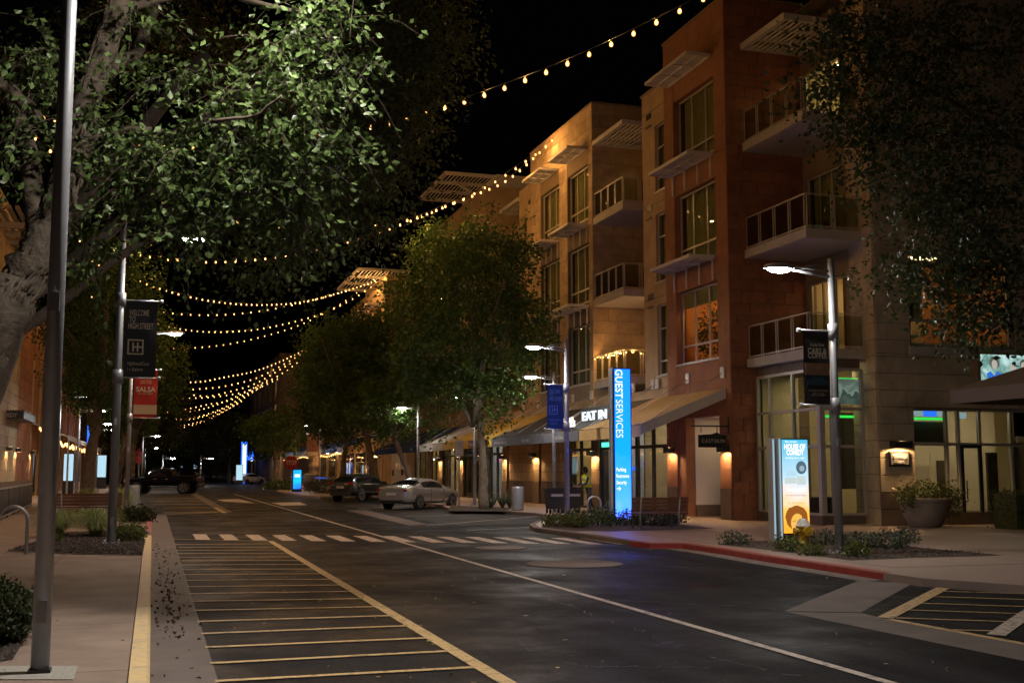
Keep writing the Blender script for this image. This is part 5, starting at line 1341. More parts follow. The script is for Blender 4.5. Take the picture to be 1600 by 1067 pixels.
# planting on the left
def grass(label, x, y, r0, h, n, seed, m='grass_blade'):
    t = thing('grass_clump', label, 'grass clump', (x, y, KZ), 'fountain grass in the left beds')
    r = np.random.default_rng(seed); b = MB()
    for i in range(n):
        a = r.uniform(0, 6.28); L = h * r.uniform(.4, 1.2); o_ = r0 * r.uniform(.15, 1.35); w = .006; q = r.uniform(0, .12)
        pts = [(x + math.cos(a) * (q + o_ * u ** 1.6), y + math.sin(a) * (q + o_ * u ** 1.6), KZ + L * (u * 1.35 - 1.0 * u ** 3)) for u in (0, .4, .75, 1)]
        s = (-math.sin(a) * w, math.cos(a) * w)
        v = []
        for k, p in enumerate(pts):
            ww = (1, 1, .7, .1)[k]; v += [(p[0] - s[0] * ww, p[1] - s[1] * ww, p[2]), (p[0] + s[0] * ww, p[1] + s[1] * ww, p[2])]
        b.add(v, [(0, 1, 3, 2), (2, 3, 5, 4), (4, 5, 7, 6)])
    o = b.build('blade', m, t); o['kind'] = 'stuff'
    return t
g = G(88, 838, KZ); grass('fountain grass half hidden by the foreground lamp post', g[0], g[1], .62, .95, 1500, 1)
g = G(150, 838, KZ); grass('fountain grass left of the banner lamp post', g[0], g[1], .62, 1.02, 1700, 2)
g = G(192, 805, KZ); grass('tall grass behind the bench by the litter bin', g[0], g[1], .5, 1.5, 900, 3)
g = G(130, 800, KZ); grass('grass clump seen over the dark bench', g[0], g[1] + 3, .6, 1.35, 700, 4)
g = G(203, 846, KZ); shrub('shrub', 'rounded low shrub right of the banner lamp post', 'shrub', (g[0], g[1] + .3, KZ), .36, .36, .38, 'leaf_shrub', .06, 420, 5, 'low shrubs in the kerbside beds')
g = G(212, 815, KZ); shrub('shrub', 'dark leafy shrub behind the red kerb', 'shrub', (g[0], g[1] + .3, KZ), .6, .5, .42, 'leaf_dark', .1, 320, 6, 'low shrubs in the kerbside beds')
g = G(5, 1010, KZ); shrub('shrub', 'dense green shrub in the lower left corner', 'shrub', (g[0] - .22, g[1] + .35, KZ), .46, .62, .58, 'leaf_dark', .05, 2300, 7, 'low shrubs in the kerbside beds')
g = G(82, 846, KZ); shrub('shrub', 'tiny shrub at the edge of the mulch bed', 'shrub', (g[0], g[1], KZ), .22, .2, .16, 'leaf_shrub', .05, 120, 8, 'low shrubs in the kerbside beds')
# agaves by the street tree
for i, (px, py, h) in enumerate(((767, 794, .75), (785, 794, .95), (796, 793, .8))):
    g = G(px, py, KZ); t = thing('agave', ('small agave nearest the tree trunk', 'tall agave between the trunk and the bin', 'agave just left of the grey bin')[i], 'agave', (g[0], g[1], KZ), 'agaves by the street tree')
    r = random.Random(i)
    for k in range(11):
        a = k * 2.4; o_ = .16 + .2 * r.random(); b = MB(); e = (g[0] + math.cos(a) * o_, g[1] + math.sin(a) * o_, KZ + h * (.7 + .3 * r.random())); m_ = (g[0] + math.cos(a) * o_ * .6, g[1] + math.sin(a) * o_ * .6, KZ + h * .4)
        b.tube([(g[0], g[1], KZ), m_, e], [.03, .045, .004], 5); b.build('leaf', 'leaf_sage', t)

# ================================================================== VEHICLES
def car(name, label, cat, st, L, wheels, paint, group, wr=.33, tw=.22, glass_from=None, extras=None):
    """st: stations along the length from the tail (x, bottom, belt, roof, half width, roof half width, glass?)"""
    t = thing(name, label, cat, (0, 0, 0), group)
    b = MB(); ring = []
    for (x, zb, be, ro, w, rw, gl) in st:
        cab = ro > be + .06
        pts = [(0, zb), (w * .86, zb), (w * .985, zb + .12), (w, zb + (be - zb) * .5), (w * .985, be - .1), (w * .955, be)]
        pts += [(rw * 1.03, be + (ro - be) * .8), (rw * .86, ro - .012), (0, ro + .02)] if cab else [(w * .86, be + .02), (w * .6, be + .035), (0, be + .045)]
        ring.append([(x, y, z) for y, z in pts])
    n = 9
    for side in (1, -1):
        for i in range(len(ring) - 1):
            for k in range(n - 1):
                q = [ring[i][k], ring[i + 1][k], ring[i + 1][k + 1], ring[i][k + 1]]
                q = [(x, y * side, z) for x, y, z in q]
                if side < 0: q = q[::-1]
                g0, g1 = st[i][6], st[i + 1][6]
                mi = 0
                if k == 5 and g0 in (2, 3) and g1 in (2, 3): mi = 1          # side windows
                if k >= 6 and (g0, g1) in ((1, 2), (2, 1), (3, 4), (4, 3)): mi = 1
                if k == 5 and (g0, g1) in ((1, 2),): mi = 0
                b.add(q, [(0, 1, 2, 3)], mi, True)
        for e in (0, -1):
            q = [(x, y * side, z) for x, y, z in ring[e]]
            c = (ring[e][0][0], 0, (ring[e][0][2] + ring[e][-1][2]) / 2)
            for k in range(n - 1): b.add([q[k], q[k + 1], c], [(0, 1, 2) if (side > 0) == (e == 0) else (0, 2, 1)], 0, True)
    me = b.mesh('body', [paint, 'car_glass'])
    import bmesh
    bm = bmesh.new(); bm.from_mesh(me); bmesh.ops.remove_doubles(bm, verts=bm.verts, dist=.0005); bmesh.ops.recalc_face_normals(bm, faces=bm.faces); bm.to_mesh(me); bm.free()
    body = link('body', me, t)
    sub = body.modifiers.new('smooth', 'SUBSURF'); sub.levels = 1; sub.render_levels = 2
    for (wx, wy) in wheels:
        s = 1 if wy > 0 else -1
        b = MB()
        b.tube([(wx, wy - s * .02, wr), (wx, wy + s * .012, wr)], wr * 1.16, 24); b.build('wheel_arch', 'rubber', t)
        w = MB(); prof = [(wr * .66, -tw / 2), (wr * .92, -tw / 2), (wr, -tw * .36), (wr, tw * .36), (wr * .92, tw / 2), (wr * .66, tw / 2)]
        w.lathe(prof, 28); w.v = [(wx + v[0], wy - s * .06 + v[2], wr + v[1]) for v in w.v]
        wh = w.build('wheel', 'rubber', t)
        q = MB(); yo = wy - s * .06 + s * tw * .5
        for k in range(10):
            a = k * math.pi / 5 + (.12 if k % 2 else -.12); q.bar((wx + .04 * math.cos(a), yo - s * .02, wr + .04 * math.sin(a)), (wx + wr * .64 * math.cos(a), yo, wr + wr * .64 * math.sin(a)), .035, .03)
        nn = 24
        for k in range(nn):
            a0, a1 = 6.283 * k / nn, 6.283 * (k + 1) / nn
            q.bar((wx + wr * .64 * math.cos(a0), yo, wr + wr * .64 * math.sin(a0)), (wx + wr * .64 * math.cos(a1), yo, wr + wr * .64 * math.sin(a1)), .03, .03)
        q.build('rim', 'rim_metal', wh)
    for nm, m, boxes in extras or ():
        for bx in boxes: MB().box(*bx).build(nm, m, t)
    return t
sedan_st = [(-2.42, .48, .86, .86, .62, .5, 0), (-2.36, .34, 1.02, 1.02, .80, .6, 0), (-2.1, .27, 1.06, 1.06, .88, .6, 0), (-1.72, .25, 1.06, 1.08, .91, .62, 1), (-.98, .24, .98, 1.38, .92, .58, 2), (-.5, .24, .96, 1.44, .92, .60, 2), (-.42, .24, .96, 1.445, .92, .60, 2), (.25, .24, .94, 1.43, .92, .60, 3), (.62, .24, .93, 1.35, .92, .58, 3), (1.28, .24, .92, .96, .91, .62, 4), (1.8, .25, .86, .86, .90, .6, 0), (2.2, .28, .76, .76, .84, .6, 0), (2.42, .38, .62, .62, .6, .45, 0)]
sw = [(-1.41, .90), (1.41, .90), (-1.41, -.90), (1.41, -.90)]
def sedan_extras(m): return [('tail_light', 'tail_red', [(-2.39, -2.30, .38, .80, .84, .96), (-2.39, -2.30, -.80, -.38, .84, .96)]), ('bumper', 'black_metal', [(-2.43, -2.36, -.62, .62, .30, .44)]), ('licence_plate', 'plate', [(-2.445, -2.42, -.26, .26, .66, .80)]),
    ('headlight', 'head_lens', [(2.2, 2.34, .42, .74, .60, .70), (2.2, 2.34, -.74, -.42, .60, .70)]), ('mirror', m, [(.85, 1.0, .92, 1.10, .92, 1.06), (.85, 1.0, -1.10, -.92, .92, 1.06)]), ('door_handle', m, [(-.75, -.58, -.935, -.915, .82, .85), (.18, .35, -.935, -.915, .80, .83), (-.75, -.58, .915, .935, .82, .85)]),
    ('door_seam', 'rubber', [(-.455, -.445, -.926, -.90, .36, .94), (.62, .63, -.926, -.90, .36, .92), (-1.08, .75, -.926, -.90, .335, .345)]), ('sill_strip', 'galvanised', [(-.95, .95, -.93, -.91, .27, .29)])]
gcar = 'cars parked at an angle on the right'
def place(o, x, y, head, z=0.005): o.location = (x, y, z); o.rotation_euler = (0, 0, math.atan2(head[1], head[0]))
hd = (.728, .686)
sed = car('parked_car', 'silver sedan parked at an angle, nearest on the right', 'car', sedan_st, 4.84, sw, 'silver_paint', gcar, extras=sedan_extras('silver_paint')); place(sed, 12.25, 54.2, hd)
hatch_st = [(-2.18, .50, .95, .95, .66, .55, 0), (-2.12, .38, 1.08, 1.08, .82, .6, 1), (-1.70, .32, 1.10, 1.50, .88, .60, 2), (-1.1, .31, 1.08, 1.56, .90, .63, 2), (-.3, .31, 1.05, 1.57, .90, .64, 2), (.3, .31, 1.04, 1.53, .90, .62, 3), (.62, .31, 1.03, 1.44, .90, .60, 3), (1.15, .31, 1.02, 1.06, .89, .62, 4), (1.65, .32, .98, .98, .88, .6, 0), (2.05, .36, .86, .86, .80, .6, 0), (2.2, .46, .70, .70, .6, .45, 0)]
hw = [(-1.33, .88), (1.33, .88), (-1.33, -.88), (1.33, -.88)]
ha = car('parked_car', 'dark hatchback parked behind the silver sedan', 'car', hatch_st, 4.4, hw, 'dark_paint', gcar, wr=.36, extras=[('tail_light', 'tail_red', [(-2.16, -2.0, .52, .84, 1.0, 1.14), (-2.16, -2.0, -.84, -.52, 1.0, 1.14)]), ('licence_plate', 'plate', [(-2.20, -2.17, -.26, .26, .78, .90)]), ('bumper', 'black_metal', [(-2.21, -2.1, -.72, .72, .36, .58)]), ('roof_rail', 'black_metal', [(-1.4, .3, .56, .6, 1.57, 1.61), (-1.4, .3, -.6, -.56, 1.57, 1.61)]), ('mirror', 'dark_paint', [(.75, .9, .9, 1.08, 1.02, 1.16), (.75, .9, -1.08, -.9, 1.02, 1.16)]), ('headlight', 'head_lens', [(1.95, 2.12, -.76, -.46, .72, .84)]), ('door_seam', 'rubber', [(-.3, -.29, -.91, -.88, .42, 1.02), (.62, .63, -.91, -.88, .42, 1.0)])])
place(ha, 12.0, 68.6, hd)
truck_st = [(-2.85, .72, 1.30, 1.30, .90, .7, 0), (-2.80, .66, 1.36, 1.36, .97, .7, 0), (-1.0, .62, 1.36, 1.36, .99, .7, 0), (-.92, .60, 1.32, 1.34, .99, .70, 1), (-.80, .60, 1.30, 1.94, .99, .70, 2), (-.2, .6, 1.28, 2.0, .99, .73, 2), (.30, .6, 1.27, 2.0, .99, .73, 2), (.7, .6, 1.26, 1.97, .99, .72, 3), (1.0, .6, 1.26, 1.88, .99, .70, 3), (1.5, .6, 1.28, 1.32, .99, .76, 4), (2.1, .6, 1.24, 1.24, .99, .76, 0), (2.75, .62, 1.18, 1.18, .97, .7, 0), (2.9, .68, 1.05, 1.05, .88, .6, 0)]
tk = car('pickup_truck', 'lifted black crew cab pickup parked across the left bay', 'truck', truck_st, 5.8, [(-1.80, .95), (1.9, .95), (-1.80, -.95), (1.9, -.95)], 'black_paint', None, wr=.45, tw=.3, extras=[('bed_rail', 'black_metal', [(-2.8, -1.0, .86, .95, 1.39, 1.45), (-2.8, -1.0, -.95, -.86, 1.39, 1.45)]), ('tail_light', 'tail_red', [(-2.86, -2.78, .80, .97, 1.0, 1.26), (-2.86, -2.78, -.97, -.80, 1.0, 1.26)]), ('bumper', 'black_metal', [(-3.0, -2.84, -.9, .9, .62, .82), (2.84, 3.02, -.92, .92, .62, .86)]), ('headlight', 'head_lens', [(2.68, 2.9, .58, .92, .92, 1.1), (2.68, 2.9, -.92, -.58, .92, 1.1)]), ('grille', 'galvanised', [(2.88, 2.93, -.55, .55, .9, 1.1)]), ('running_board', 'black_metal', [(-.9, 1.1, .98, 1.12, .48, .54), (-.9, 1.1, -1.12, -.98, .48, .54)]), ('mirror', 'black_paint', [(1.0, 1.2, .98, 1.25, 1.28, 1.55), (1.0, 1.2, -1.25, -.98, 1.28, 1.55)]), ('door_handle', 'galvanised', [(-.55, -.35, .99, 1.01, 1.12, 1.16), (.35, .55, .99, 1.01, 1.12, 1.16)])])
place(tk, 0.95, 95.5, (-.95, .31))
wc = dup(sed, label='white sedan parked far off by the palm', remat={'silver_paint': 'white_paint'}, group='distant parked cars'); place(wc, 12.4, 158, hd)
for lab, px, py, hh, m in (('distant dark car left of the white sedan', 330, 752, (.9, .4), 'black_paint'), ('distant dark car in the middle of the street', 349, 753, (.7, .7), 'dark_paint'), ('distant dark car beyond the pickup tailgate', 316, 753, (.8, .6), 'dark_paint')):
    g = G(px, py); d = dup(ha, label=lab, remat={'dark_paint': m}, group='distant parked cars'); place(d, g[0], g[1], hh)

# worker and refuse carts outside the shop
def person(label, base, face, z=KZ):
    t = thing('person', label, 'person', base)
    x, y, _ = base; c, s = math.cos(face), math.sin(face)
    def W(f, l, h): return (x + f * c - l * s, y + f * s + l * c, z + h)
    J = [((0, 0, .95), .135), ((.03, 0, 1.15), .13), ((.08, 0, 1.36), .145), ((.12, 0, 1.50), .065), ((.15, 0, 1.60), .085), ((.16, 0, 1.70), .10), ((.15, 0, 1.78), .06),
         ((.0, .10, .88), .095), ((.06, .11, .50), .068), ((-.04, .11, .09), .05), ((.10, .12, .04), .042), ((0, -.10, .88), .095), ((-.10, -.11, .52), .068), ((-.28, -.11, .14), .05), ((-.15, -.12, .05), .042),
         ((.09, .19, 1.42), .06), ((.20, .26, 1.17), .048), ((.42, .22, 1.06), .038), ((.50, .21, 1.05), .034), ((.09, -.19, 1.42), .06), ((.20, -.26, 1.17), .048), ((.42, -.22, 1.06), .038), ((.50, -.21, 1.05), .034)]
    E_ = [(0, 1), (1, 2), (2, 3), (3, 4), (4, 5), (5, 6), (0, 7), (7, 8), (8, 9), (9, 10), (0, 11), (11, 12), (12, 13), (13, 14), (2, 15), (15, 16), (16, 17), (17, 18), (2, 19), (19, 20), (20, 21), (21, 22)]
    for hand, sgn in ((18, 1), (22, -1)):
        hx_, hy_, hz_ = J[hand][0]
        for k in range(4):
            i0 = len(J); o_ = (k - 1.5) * .022
            J.append(((hx_ + .05, hy_ + o_, hz_ + .005), .011)); J.append(((hx_ + .085 - .006 * abs(k - 1), hy_ + o_, hz_ - .025), .009)); E_.extend([(hand, i0), (i0, i0 + 1)])
        i0 = len(J); J.append(((hx_ + .02, hy_ - sgn * .045, hz_ - .01), .011)); E_.append((hand, i0))
    me = bpy.data.meshes.new('body'); me.from_pydata([W(*j[0]) for j in J], E_, [])
    o = link('body', me, t); me.materials.append(MATS['trouser']); me.materials.append(MATS['skin'])
    sk = o.modifiers.new('skin', 'SKIN'); sd = me.skin_vertices[0].data
    for i, (_, rad) in enumerate(J): sd[i].radius = (rad, rad)
    sd[0].use_root = True
    ss = o.modifiers.new('sub', 'SUBSURF'); ss.levels = 2; ss.render_levels = 2
    # skin on head and hands, cloth elsewhere: bake the body once to give its faces their material
    dg = bpy.context.evaluated_depsgraph_get(); dg.update(); m2 = bpy.data.meshes.new_from_object(o.evaluated_get(dg)); o.modifiers.clear(); o.data = m2
    for p in m2.polygons:
        hh = p.center.z - z; fr = (p.center.x - x) * c + (p.center.y - y) * s
        p.material_index = 1 if (hh > 1.53 or fr > .40) else 0; p.use_smooth = True
    b = MB(); b.lathe([(.175, 0), (.18, .15), (.19, .32), (.185, .44), (.12, .50), (.09, .52)], 16); b.v = [W(.055 + v[2] * .13 + v[0] * .95, v[1] * 1.22, 1.0 + v[2]) for v in b.v]; vst = b.build('safety_vest', 'vest', t)
    for z_ in (.14, .33):
        b = MB(); b.lathe([(.196, z_), (.199, z_ + .05)], 16); b.v = [W(.055 + v[2] * .13 + v[0] * .97, v[1] * 1.22, 1.0 + v[2]) for v in b.v]; b.build('reflective_stripe', 'vest_stripe', vst)
    b = MB(); b.lathe([(.02, .20), (.08, .17), (.105, .10), (.108, .02), (.09, -.04)], 14); b.v = [W(.135 + v[0], v[1], 1.64 + v[2]) for v in b.v]; b.build('hair', 'hair', t)
    b = MB()
    for l in (-.035, .035): b.lathe([(.002, -.008), (.012, 0), (.002, .008)], 6, W(.255, l, 1.70))
    b.build('eye', 'hair', t)
    b = MB(); b.lathe([(.004, -.02), (.016, -.01), (.004, .03)], 6, W(.262, 0, 1.665)); b.lathe([(.02, -.004), (.02, .004)], 8, W(.235, 0, 1.625)); b.build('nose', 'skin', t)
    for l in (-.1, .1): MB().lathe([(.004, -.03), (.02, 0), (.004, .03)], 6, W(.16, l, 1.68)).build('ear', 'skin', t)
    b = MB()
    for f_, l, h in ((.02, .115, .045), (-.22, -.115, .06)): b.box(-.12, .14, -.045, .045, -.04, .05, M=Matrix.Translation(Vector(W(f_, l, h))) @ Matrix.Rotation(face, 4, 'Z'))
    b.build('shoe', 'black_metal', t)
    return t
person('worker in a yellow high visibility vest pushing a refuse cart', (16.75, 43.6, KZ), math.pi)
def refuse_cart(label, x, y):
    t = thing('refuse_cart', label, 'refuse cart', (x, y, KZ), 'black wheeled refuse carts')
    b = MB(); b.prism([(x - .34, y - .3), (x + .34, y - .3), (x + .34, y + .3), (x - .34, y + .3)], KZ + .18, KZ + .95)
    b.v = [(x + (v[0] - x) * (.8 if v[2] < KZ + .3 else 1.05), y + (v[1] - y) * (.8 if v[2] < KZ + .3 else 1.05), v[2]) for v in b.v]; b.build('body', 'cart_black', t)
    MB().box(x - .38, x + .38, y - .34, y + .34, KZ + .952, KZ + 1.0).build('rim', 'cart_black', t)
    MB().box(x - .24, x + .24, y - .345, y - .318, KZ + .66, KZ + .76).build('label_plate', 'cart_grey', t)
    for sx in (-.24, .24):
        for sy in (-.2, .2): MB().tube([(x + sx - .025, y + sy, KZ + .09), (x + sx + .025, y + sy, KZ + .09)], .09, 12).build('wheel', 'rubber', t)
    return t
refuse_cart('black refuse cart held by the worker in the vest', 15.98, 43.5); refuse_cart('second black refuse cart behind the blue lit lamp post', 15.15, 43.2)
# parking sign, wall box, stop sign
g = (14.3, 51.0); t = thing('parking_sign', 'slim white parking sign on a post before the tan wall', 'sign', (g[0], g[1], KZ)); px0 = G(717, 790, KZ)
MB().tube([(px0[0], px0[1], KZ), (px0[0], px0[1], 3.2)], .03, 8).build('post', 'galvanised', t); MB().box(px0[0] - .19, px0[0] + .19, px0[1] - .045, px0[1] - .032, 2.5, 3.25).build('plate', 'ink_white', t)
b = MB()
for k in range(5): b.box(px0[0] - .14, px0[0] + .14, px0[1] - .05, px0[1] - .046, 2.58 + k * .12, 2.62 + k * .12)
b.build('print', 'pole_paint', t)
y = 100; p = AY(455, 740, y); t = thing('stop_sign', 'red octagonal STOP sign at the far corner', 'sign', (p[0], y, KZ)); sx_ = p[0]; zc = AY(455, 744, y)[2]
MB().tube([(sx_, y + .06, KZ), (sx_, y + .06, zc + .4)], .04, 8).build('post', 'galvanised', t)
zc = AY(455, 743.5, y)[2] ; zc = 1.8 + (735 - 723) / 17.7 * 1.0 + .0
b = MB(); R_ = .62; b.add([(sx_ + R_ * math.cos(R(22.5 + 45 * k)), y, zc + R_ * math.sin(R(22.5 + 45 * k))) for k in range(8)] + [(sx_ + R_ * math.cos(R(22.5 + 45 * k)), y + .02, zc + R_ * math.sin(R(22.5 + 45 * k))) for k in range(8)], [tuple(range(8)), tuple(reversed(range(8, 16)))] + [(k, 8 + k, 8 + (k + 1) % 8, (k + 1) % 8) for k in range(8)]); b.build('plate', 'stop_red', t)
text(t, 'STOP', (sx_ - .44, y - .012, zc - .17), (1, 0, 0), .5, 'ink_white', bold=.02, fit=.88)
# small lit kiosks
def kiosk(label, px, x, y, w, z0, z1, m, head=None, X=None):
    t = thing('lit_kiosk', label, 'kiosk', (x, y, KZ), 'small lit information kiosks')
    MB().box(x - w / 2 - .05, x + w / 2 + .05, y + .02, y + .3, KZ, z1 + .05).build('cabinet', 'frame_dark', t)
    MB().box(x - w / 2, x + w / 2, y, y + .018, z0, z1).build('lit_face', m, t)
    if head: MB().box(x - w / 2 + .1, x + w / 2 - .1, y - .008, y - .001, z0 + (z1 - z0) * .62, z0 + (z1 - z0) * .78).build('heading', head, t)
    return t
ramp_glow('kiosk_blue', [(0, (.02, .12, 1)), (.4, (.01, .45, 1)), (1, (.01, .30, 1))], .3, 2.0, 1.6, noise=.5)
g = G(464, 768, KZ); kiosk('small bright blue kiosk beside the far litter bin', 0, g[0], g[1], .62, .35, 1.85, 'kiosk_blue', 'letter_cool')
p = AX(107, 730, -5.6); kiosk('white lit poster on the left patio', 0, -5.6, p[1], .62, 1.1, 2.95, 'lit_white')
p = AX(159, 730, -4.5); kiosk('far white lit poster behind the leaning trunk', 0, -4.5, p[1], .75, 1.2, 3.2, 'lit_white')
p = AX(381, 720, 11.6); t = thing('guest_totem', 'distant glowing blue totem beside the white sedan', 'sign', (11.6, p[1], KZ)); MB().box(11.25, 12.0, p[1], p[1] + .3, KZ, 5.6).build('lit_face', 'neon_blue', t)
MB().box(11.4, 11.9, p[1] - .02, p[1] - .005, .5, 5.3).build('stripe', 'letter_cool', t)
p = AX(374, 745, 10.6); kiosk('distant blue and white lit kiosk left of the far totem', 0, 10.6, p[1], .8, .6, 2.5, 'lit_white')
t = thing('video_screen', 'distant tall blue lit screen over the far sidewalk', 'screen', (15.5, 190, KZ)); 
p0 = AX(386, 705, 15.5); p1 = AX(397, 640, 15.5); MB().box(15.3, 16.6, p0[1], p0[1] + .4, 3.6, 9.5).build('face', 'neon_blue', t)
b = MB(); r = random.Random(2)
for k in range(14): zz = 3.4 + k * .43; xx = 15.35 + r.random() * .8; b.box(xx, xx + .35, p0[1] - .03, p0[1] - .01, zz, zz + .2)
b.build('lit_shape', 'letter_cool', t); MB().box(16.2, 16.5, p0[1] + .02, p0[1] + .3, KZ, 3.0).build('post', 'pole_paint', t)
# ================================================================== LEFT SIDE BUILDINGS
lb = thing('stucco_building', 'tan and rust stucco building on the left with a slatted roof trellis', 'building', (LW, 66, 0))
def lwall(y0, y1, z0, z1, m, holes=(), x=LW): return wall('X+', x, y0, y1, z0, z1, list(holes), m, lb, .3)
hl = [(64.6, 66.0, 9.6, 11.9), (66.9, 67.9, 9.3, 11.2)]
lwall(54, 70.0, 8.9, 15.4, 'tan_render', hl); lwall(54, 70.0, KZ, 8.9, 'tan_render', [], LW - .5)
for h in hl: window('X+', LW, *h, lb, cols=(.5,), rows=(.3,), depth=.1, bar=.08, frame='frame_dark', behind='curtain')
b = MB(); b.box(-20, LW, 54, 70, 15.4, 15.45); b.box(-20, LW - .02, 69.7, 70, 8.9, 15.39); b.build('roof', 'brown_panel', lb)
# corbelled trellis: notched beams and slats
tr = bpy.data.objects.new('trellis', None); COL.objects.link(tr); tr.parent = lb; tr.matrix_parent_inverse = Matrix.Translation(lb.location).inverted()
for k in range(5): block('beam', 'slab_concrete', LW + .0, LW + 1.5, 60 + k * 2.2, 60.25 + k * 2.2, 13.55, 13.85, lb)
for k in range(4): block('slat', 'slab_concrete', LW + .25 + k * .38, LW + .42 + k * .38, 57, 69.6, 13.88, 14.05, lb)
bpy.data.objects.remove(tr)
# ground floor: pale and rust panels washed by lamps
for y0, y1, m in ((62, 66.4, 'grey_stone'), (66.45, 67.4, 'tan_stone'), (67.45, 70.6, 'grey_stone'), (70.65, 71.6, 'tan_stone'), (71.65, 79, 'red_stone'), (79.05, 80, 'tan_stone')):
    lwall(y0, y1, KZ, 8.85 if m != 'red_stone' else 14, 'mortar', (), LW)
    stones('X+', LW, y0, y1, 1.2, 8.8 if m != 'red_stone' else 13.9, [], 1.4, .6, m, lb, seed=int(y0), single=True)
    stones('X+', LW, y0, y1, KZ, 1.2, [], 1.4, 1.07, 'dark_stone', lb, seed=int(y0), proud=.05, single=True)
lwall(80, 130, KZ, 12, 'red_render', [(82, 86, .3, 3), (90, 96, .3, 3), (102, 108, .3, 3), (114, 120, .3, 3)])
for a in (82, 90, 102, 114): window('X+', LW, a, a + (4 if a == 82 else 6), .3, 3, lb, rows=(), depth=.1, frame='frame_dark', behind='room', light='room_light', sill=False, room=2)
for k in range(6): MB().box(*fb('X+', LW, 84 + k * 7, 84.35 + k * 7, KZ, 12, -.14, 0)).build('pilaster', 'tan_render', lb)
for y, lab in ((66.9, 'wall lamp at the far left edge on the pale stone'), (71.1, 'wall lamp between pale and rust stone on the left'), (79.5, 'wall lamp just left of the foreground lamp post')): sconce(LW + .06, y, 2.85, 'X+', lab)
# name canopy
cn = thing('name_canopy', 'steel blue flat canopy lettered COMEDY on the left', 'canopy', (-6.6, 66, 5))
yy = 66.0; zt = AY(20, 642, yy)[2]; zb = AY(20, 653.5, yy)[2]; xr = AY(37, 650, yy)[0]
MB().box(-12, xr, yy + .02, yy + 6.5, zb, zt).build('deck', 'comedy_blue', cn); MB().box(-12.05, xr + .04, yy - .02, yy + 6.54, zt + .002, zt + .06).build('edge_trim', 'brown_panel', cn)
xc = AY(0, 648, yy)[0]; text(cn, 'COMEDY', (xc - .22, yy - .015, zb + .07), (1, 0, 0), .30, 'ink_white', bold=.03, fit=AY(27, 648, yy)[0] - xc + .22, depth=.01)
# slanted patio fascia with festoon bulbs under it
fa = thing('patio_awning', 'long pale awning over the lit patio on the left', 'awning', (-6.2, 80, 4))
b = MB(); y0, y1 = 79, 128; b.add([(LW, y0, 4.9), (LW, y1, 4.9), (-5.2, y1, 4.0), (-5.2, y0, 4.0), (LW, y0, 4.8), (LW, y1, 4.8), (-5.2, y1, 3.9), (-5.2, y0, 3.9)], [(0, 3, 2, 1), (4, 5, 6, 7), (0, 4, 7, 3), (1, 2, 6, 5), (3, 7, 6, 2)]); b.build('canvas', 'canvas_white', fa)
MB().box(-5.22, -5.16, y0, y1, 3.75, 4.05).build('valance', 'white_metal', fa)
for k in range(8): MB().box(-5.3, -5.18, y0 + 1 + k * 6.8, y0 + 1.12 + k * 6.8, KZ, 3.9).build('post', 'pole_paint', fa)
# dark patio fence with tapering panels
fe = thing('patio_fence', 'dark railing of tapering panels around the left patio', 'fence', (-5.3, 50, KZ))
for k in range(46):
    y = 40 + k * .42; x = -4.75 - .035 * (y - 40); b = MB(); b.add([(x - .01, y, KZ + .12), (x - .01, y + .12, KZ + .12), (x - .01, y + .36, KZ + 1.0), (x - .01, y, KZ + 1.0), (x + .01, y, KZ + .12), (x + .01, y + .12, KZ + .12), (x + .01, y + .36, KZ + 1.0), (x + .01, y, KZ + 1.0)], [(0, 1, 2, 3), (7, 6, 5, 4), (0, 4, 5, 1), (2, 6, 7, 3), (1, 5, 6, 2), (0, 3, 7, 4)]); b.build('panel', 'fence_dark', fe)
b = MB(); b.bar((-4.75, 40, KZ + 1.06), (-5.43, 59.4, KZ + 1.06), .06, .06); b.bar((-4.75, 40, KZ + .1), (-5.43, 59.4, KZ + .1), .05, .05); b.build('rail', 'pole_paint', fe)
for k in range(8): y = 40 + k * 2.75; x = -4.75 - .035 * (y - 40); MB().bar((x, y, KZ), (x, y, KZ + 1.06), .05, .05).build('post', 'fence_dark', fe)
# white wire patio chairs
def wire_chair(label, x, y):
    t = thing('patio_chair', label, 'chair', (x, y, KZ), 'white wire patio chairs')
    b = MB()
    for sx in (-.22, .22):
        b.tube([(x + sx, y - .2, KZ), (x + sx, y - .2, KZ + .45)], .016, 6); b.tube([(x + sx, y + .2, KZ), (x + sx, y + .2, KZ + .92)], .016, 6)
    b.build('leg', 'ink_white', t)
    b = MB(); b.tube([(x - .22, y + .2, KZ + .92), (x, y + .23, KZ + .97), (x + .22, y + .2, KZ + .92)], .016, 6)
    for k in range(5): b.tube([(x - .18 + k * .09, y + .2, KZ + .45), (x - .18 + k * .09, y + .21, KZ + .93)], .008, 5)
    b.build('backrest', 'ink_white', t); MB().lathe([(.24, 0), (.26, .02), (.24, .03)], 14, (x, y, KZ + .45)).build('seat', 'ink_white', t)
    return t
for px, lab in ((122, 'white wire chair left of the patio lamp post'), (129, 'white wire chair in the middle of the left patio'), (137, 'white wire chair near the leaning trunk')):
    p = AX(px, 760, -4.4); wire_chair(lab, -4.4, p[1])

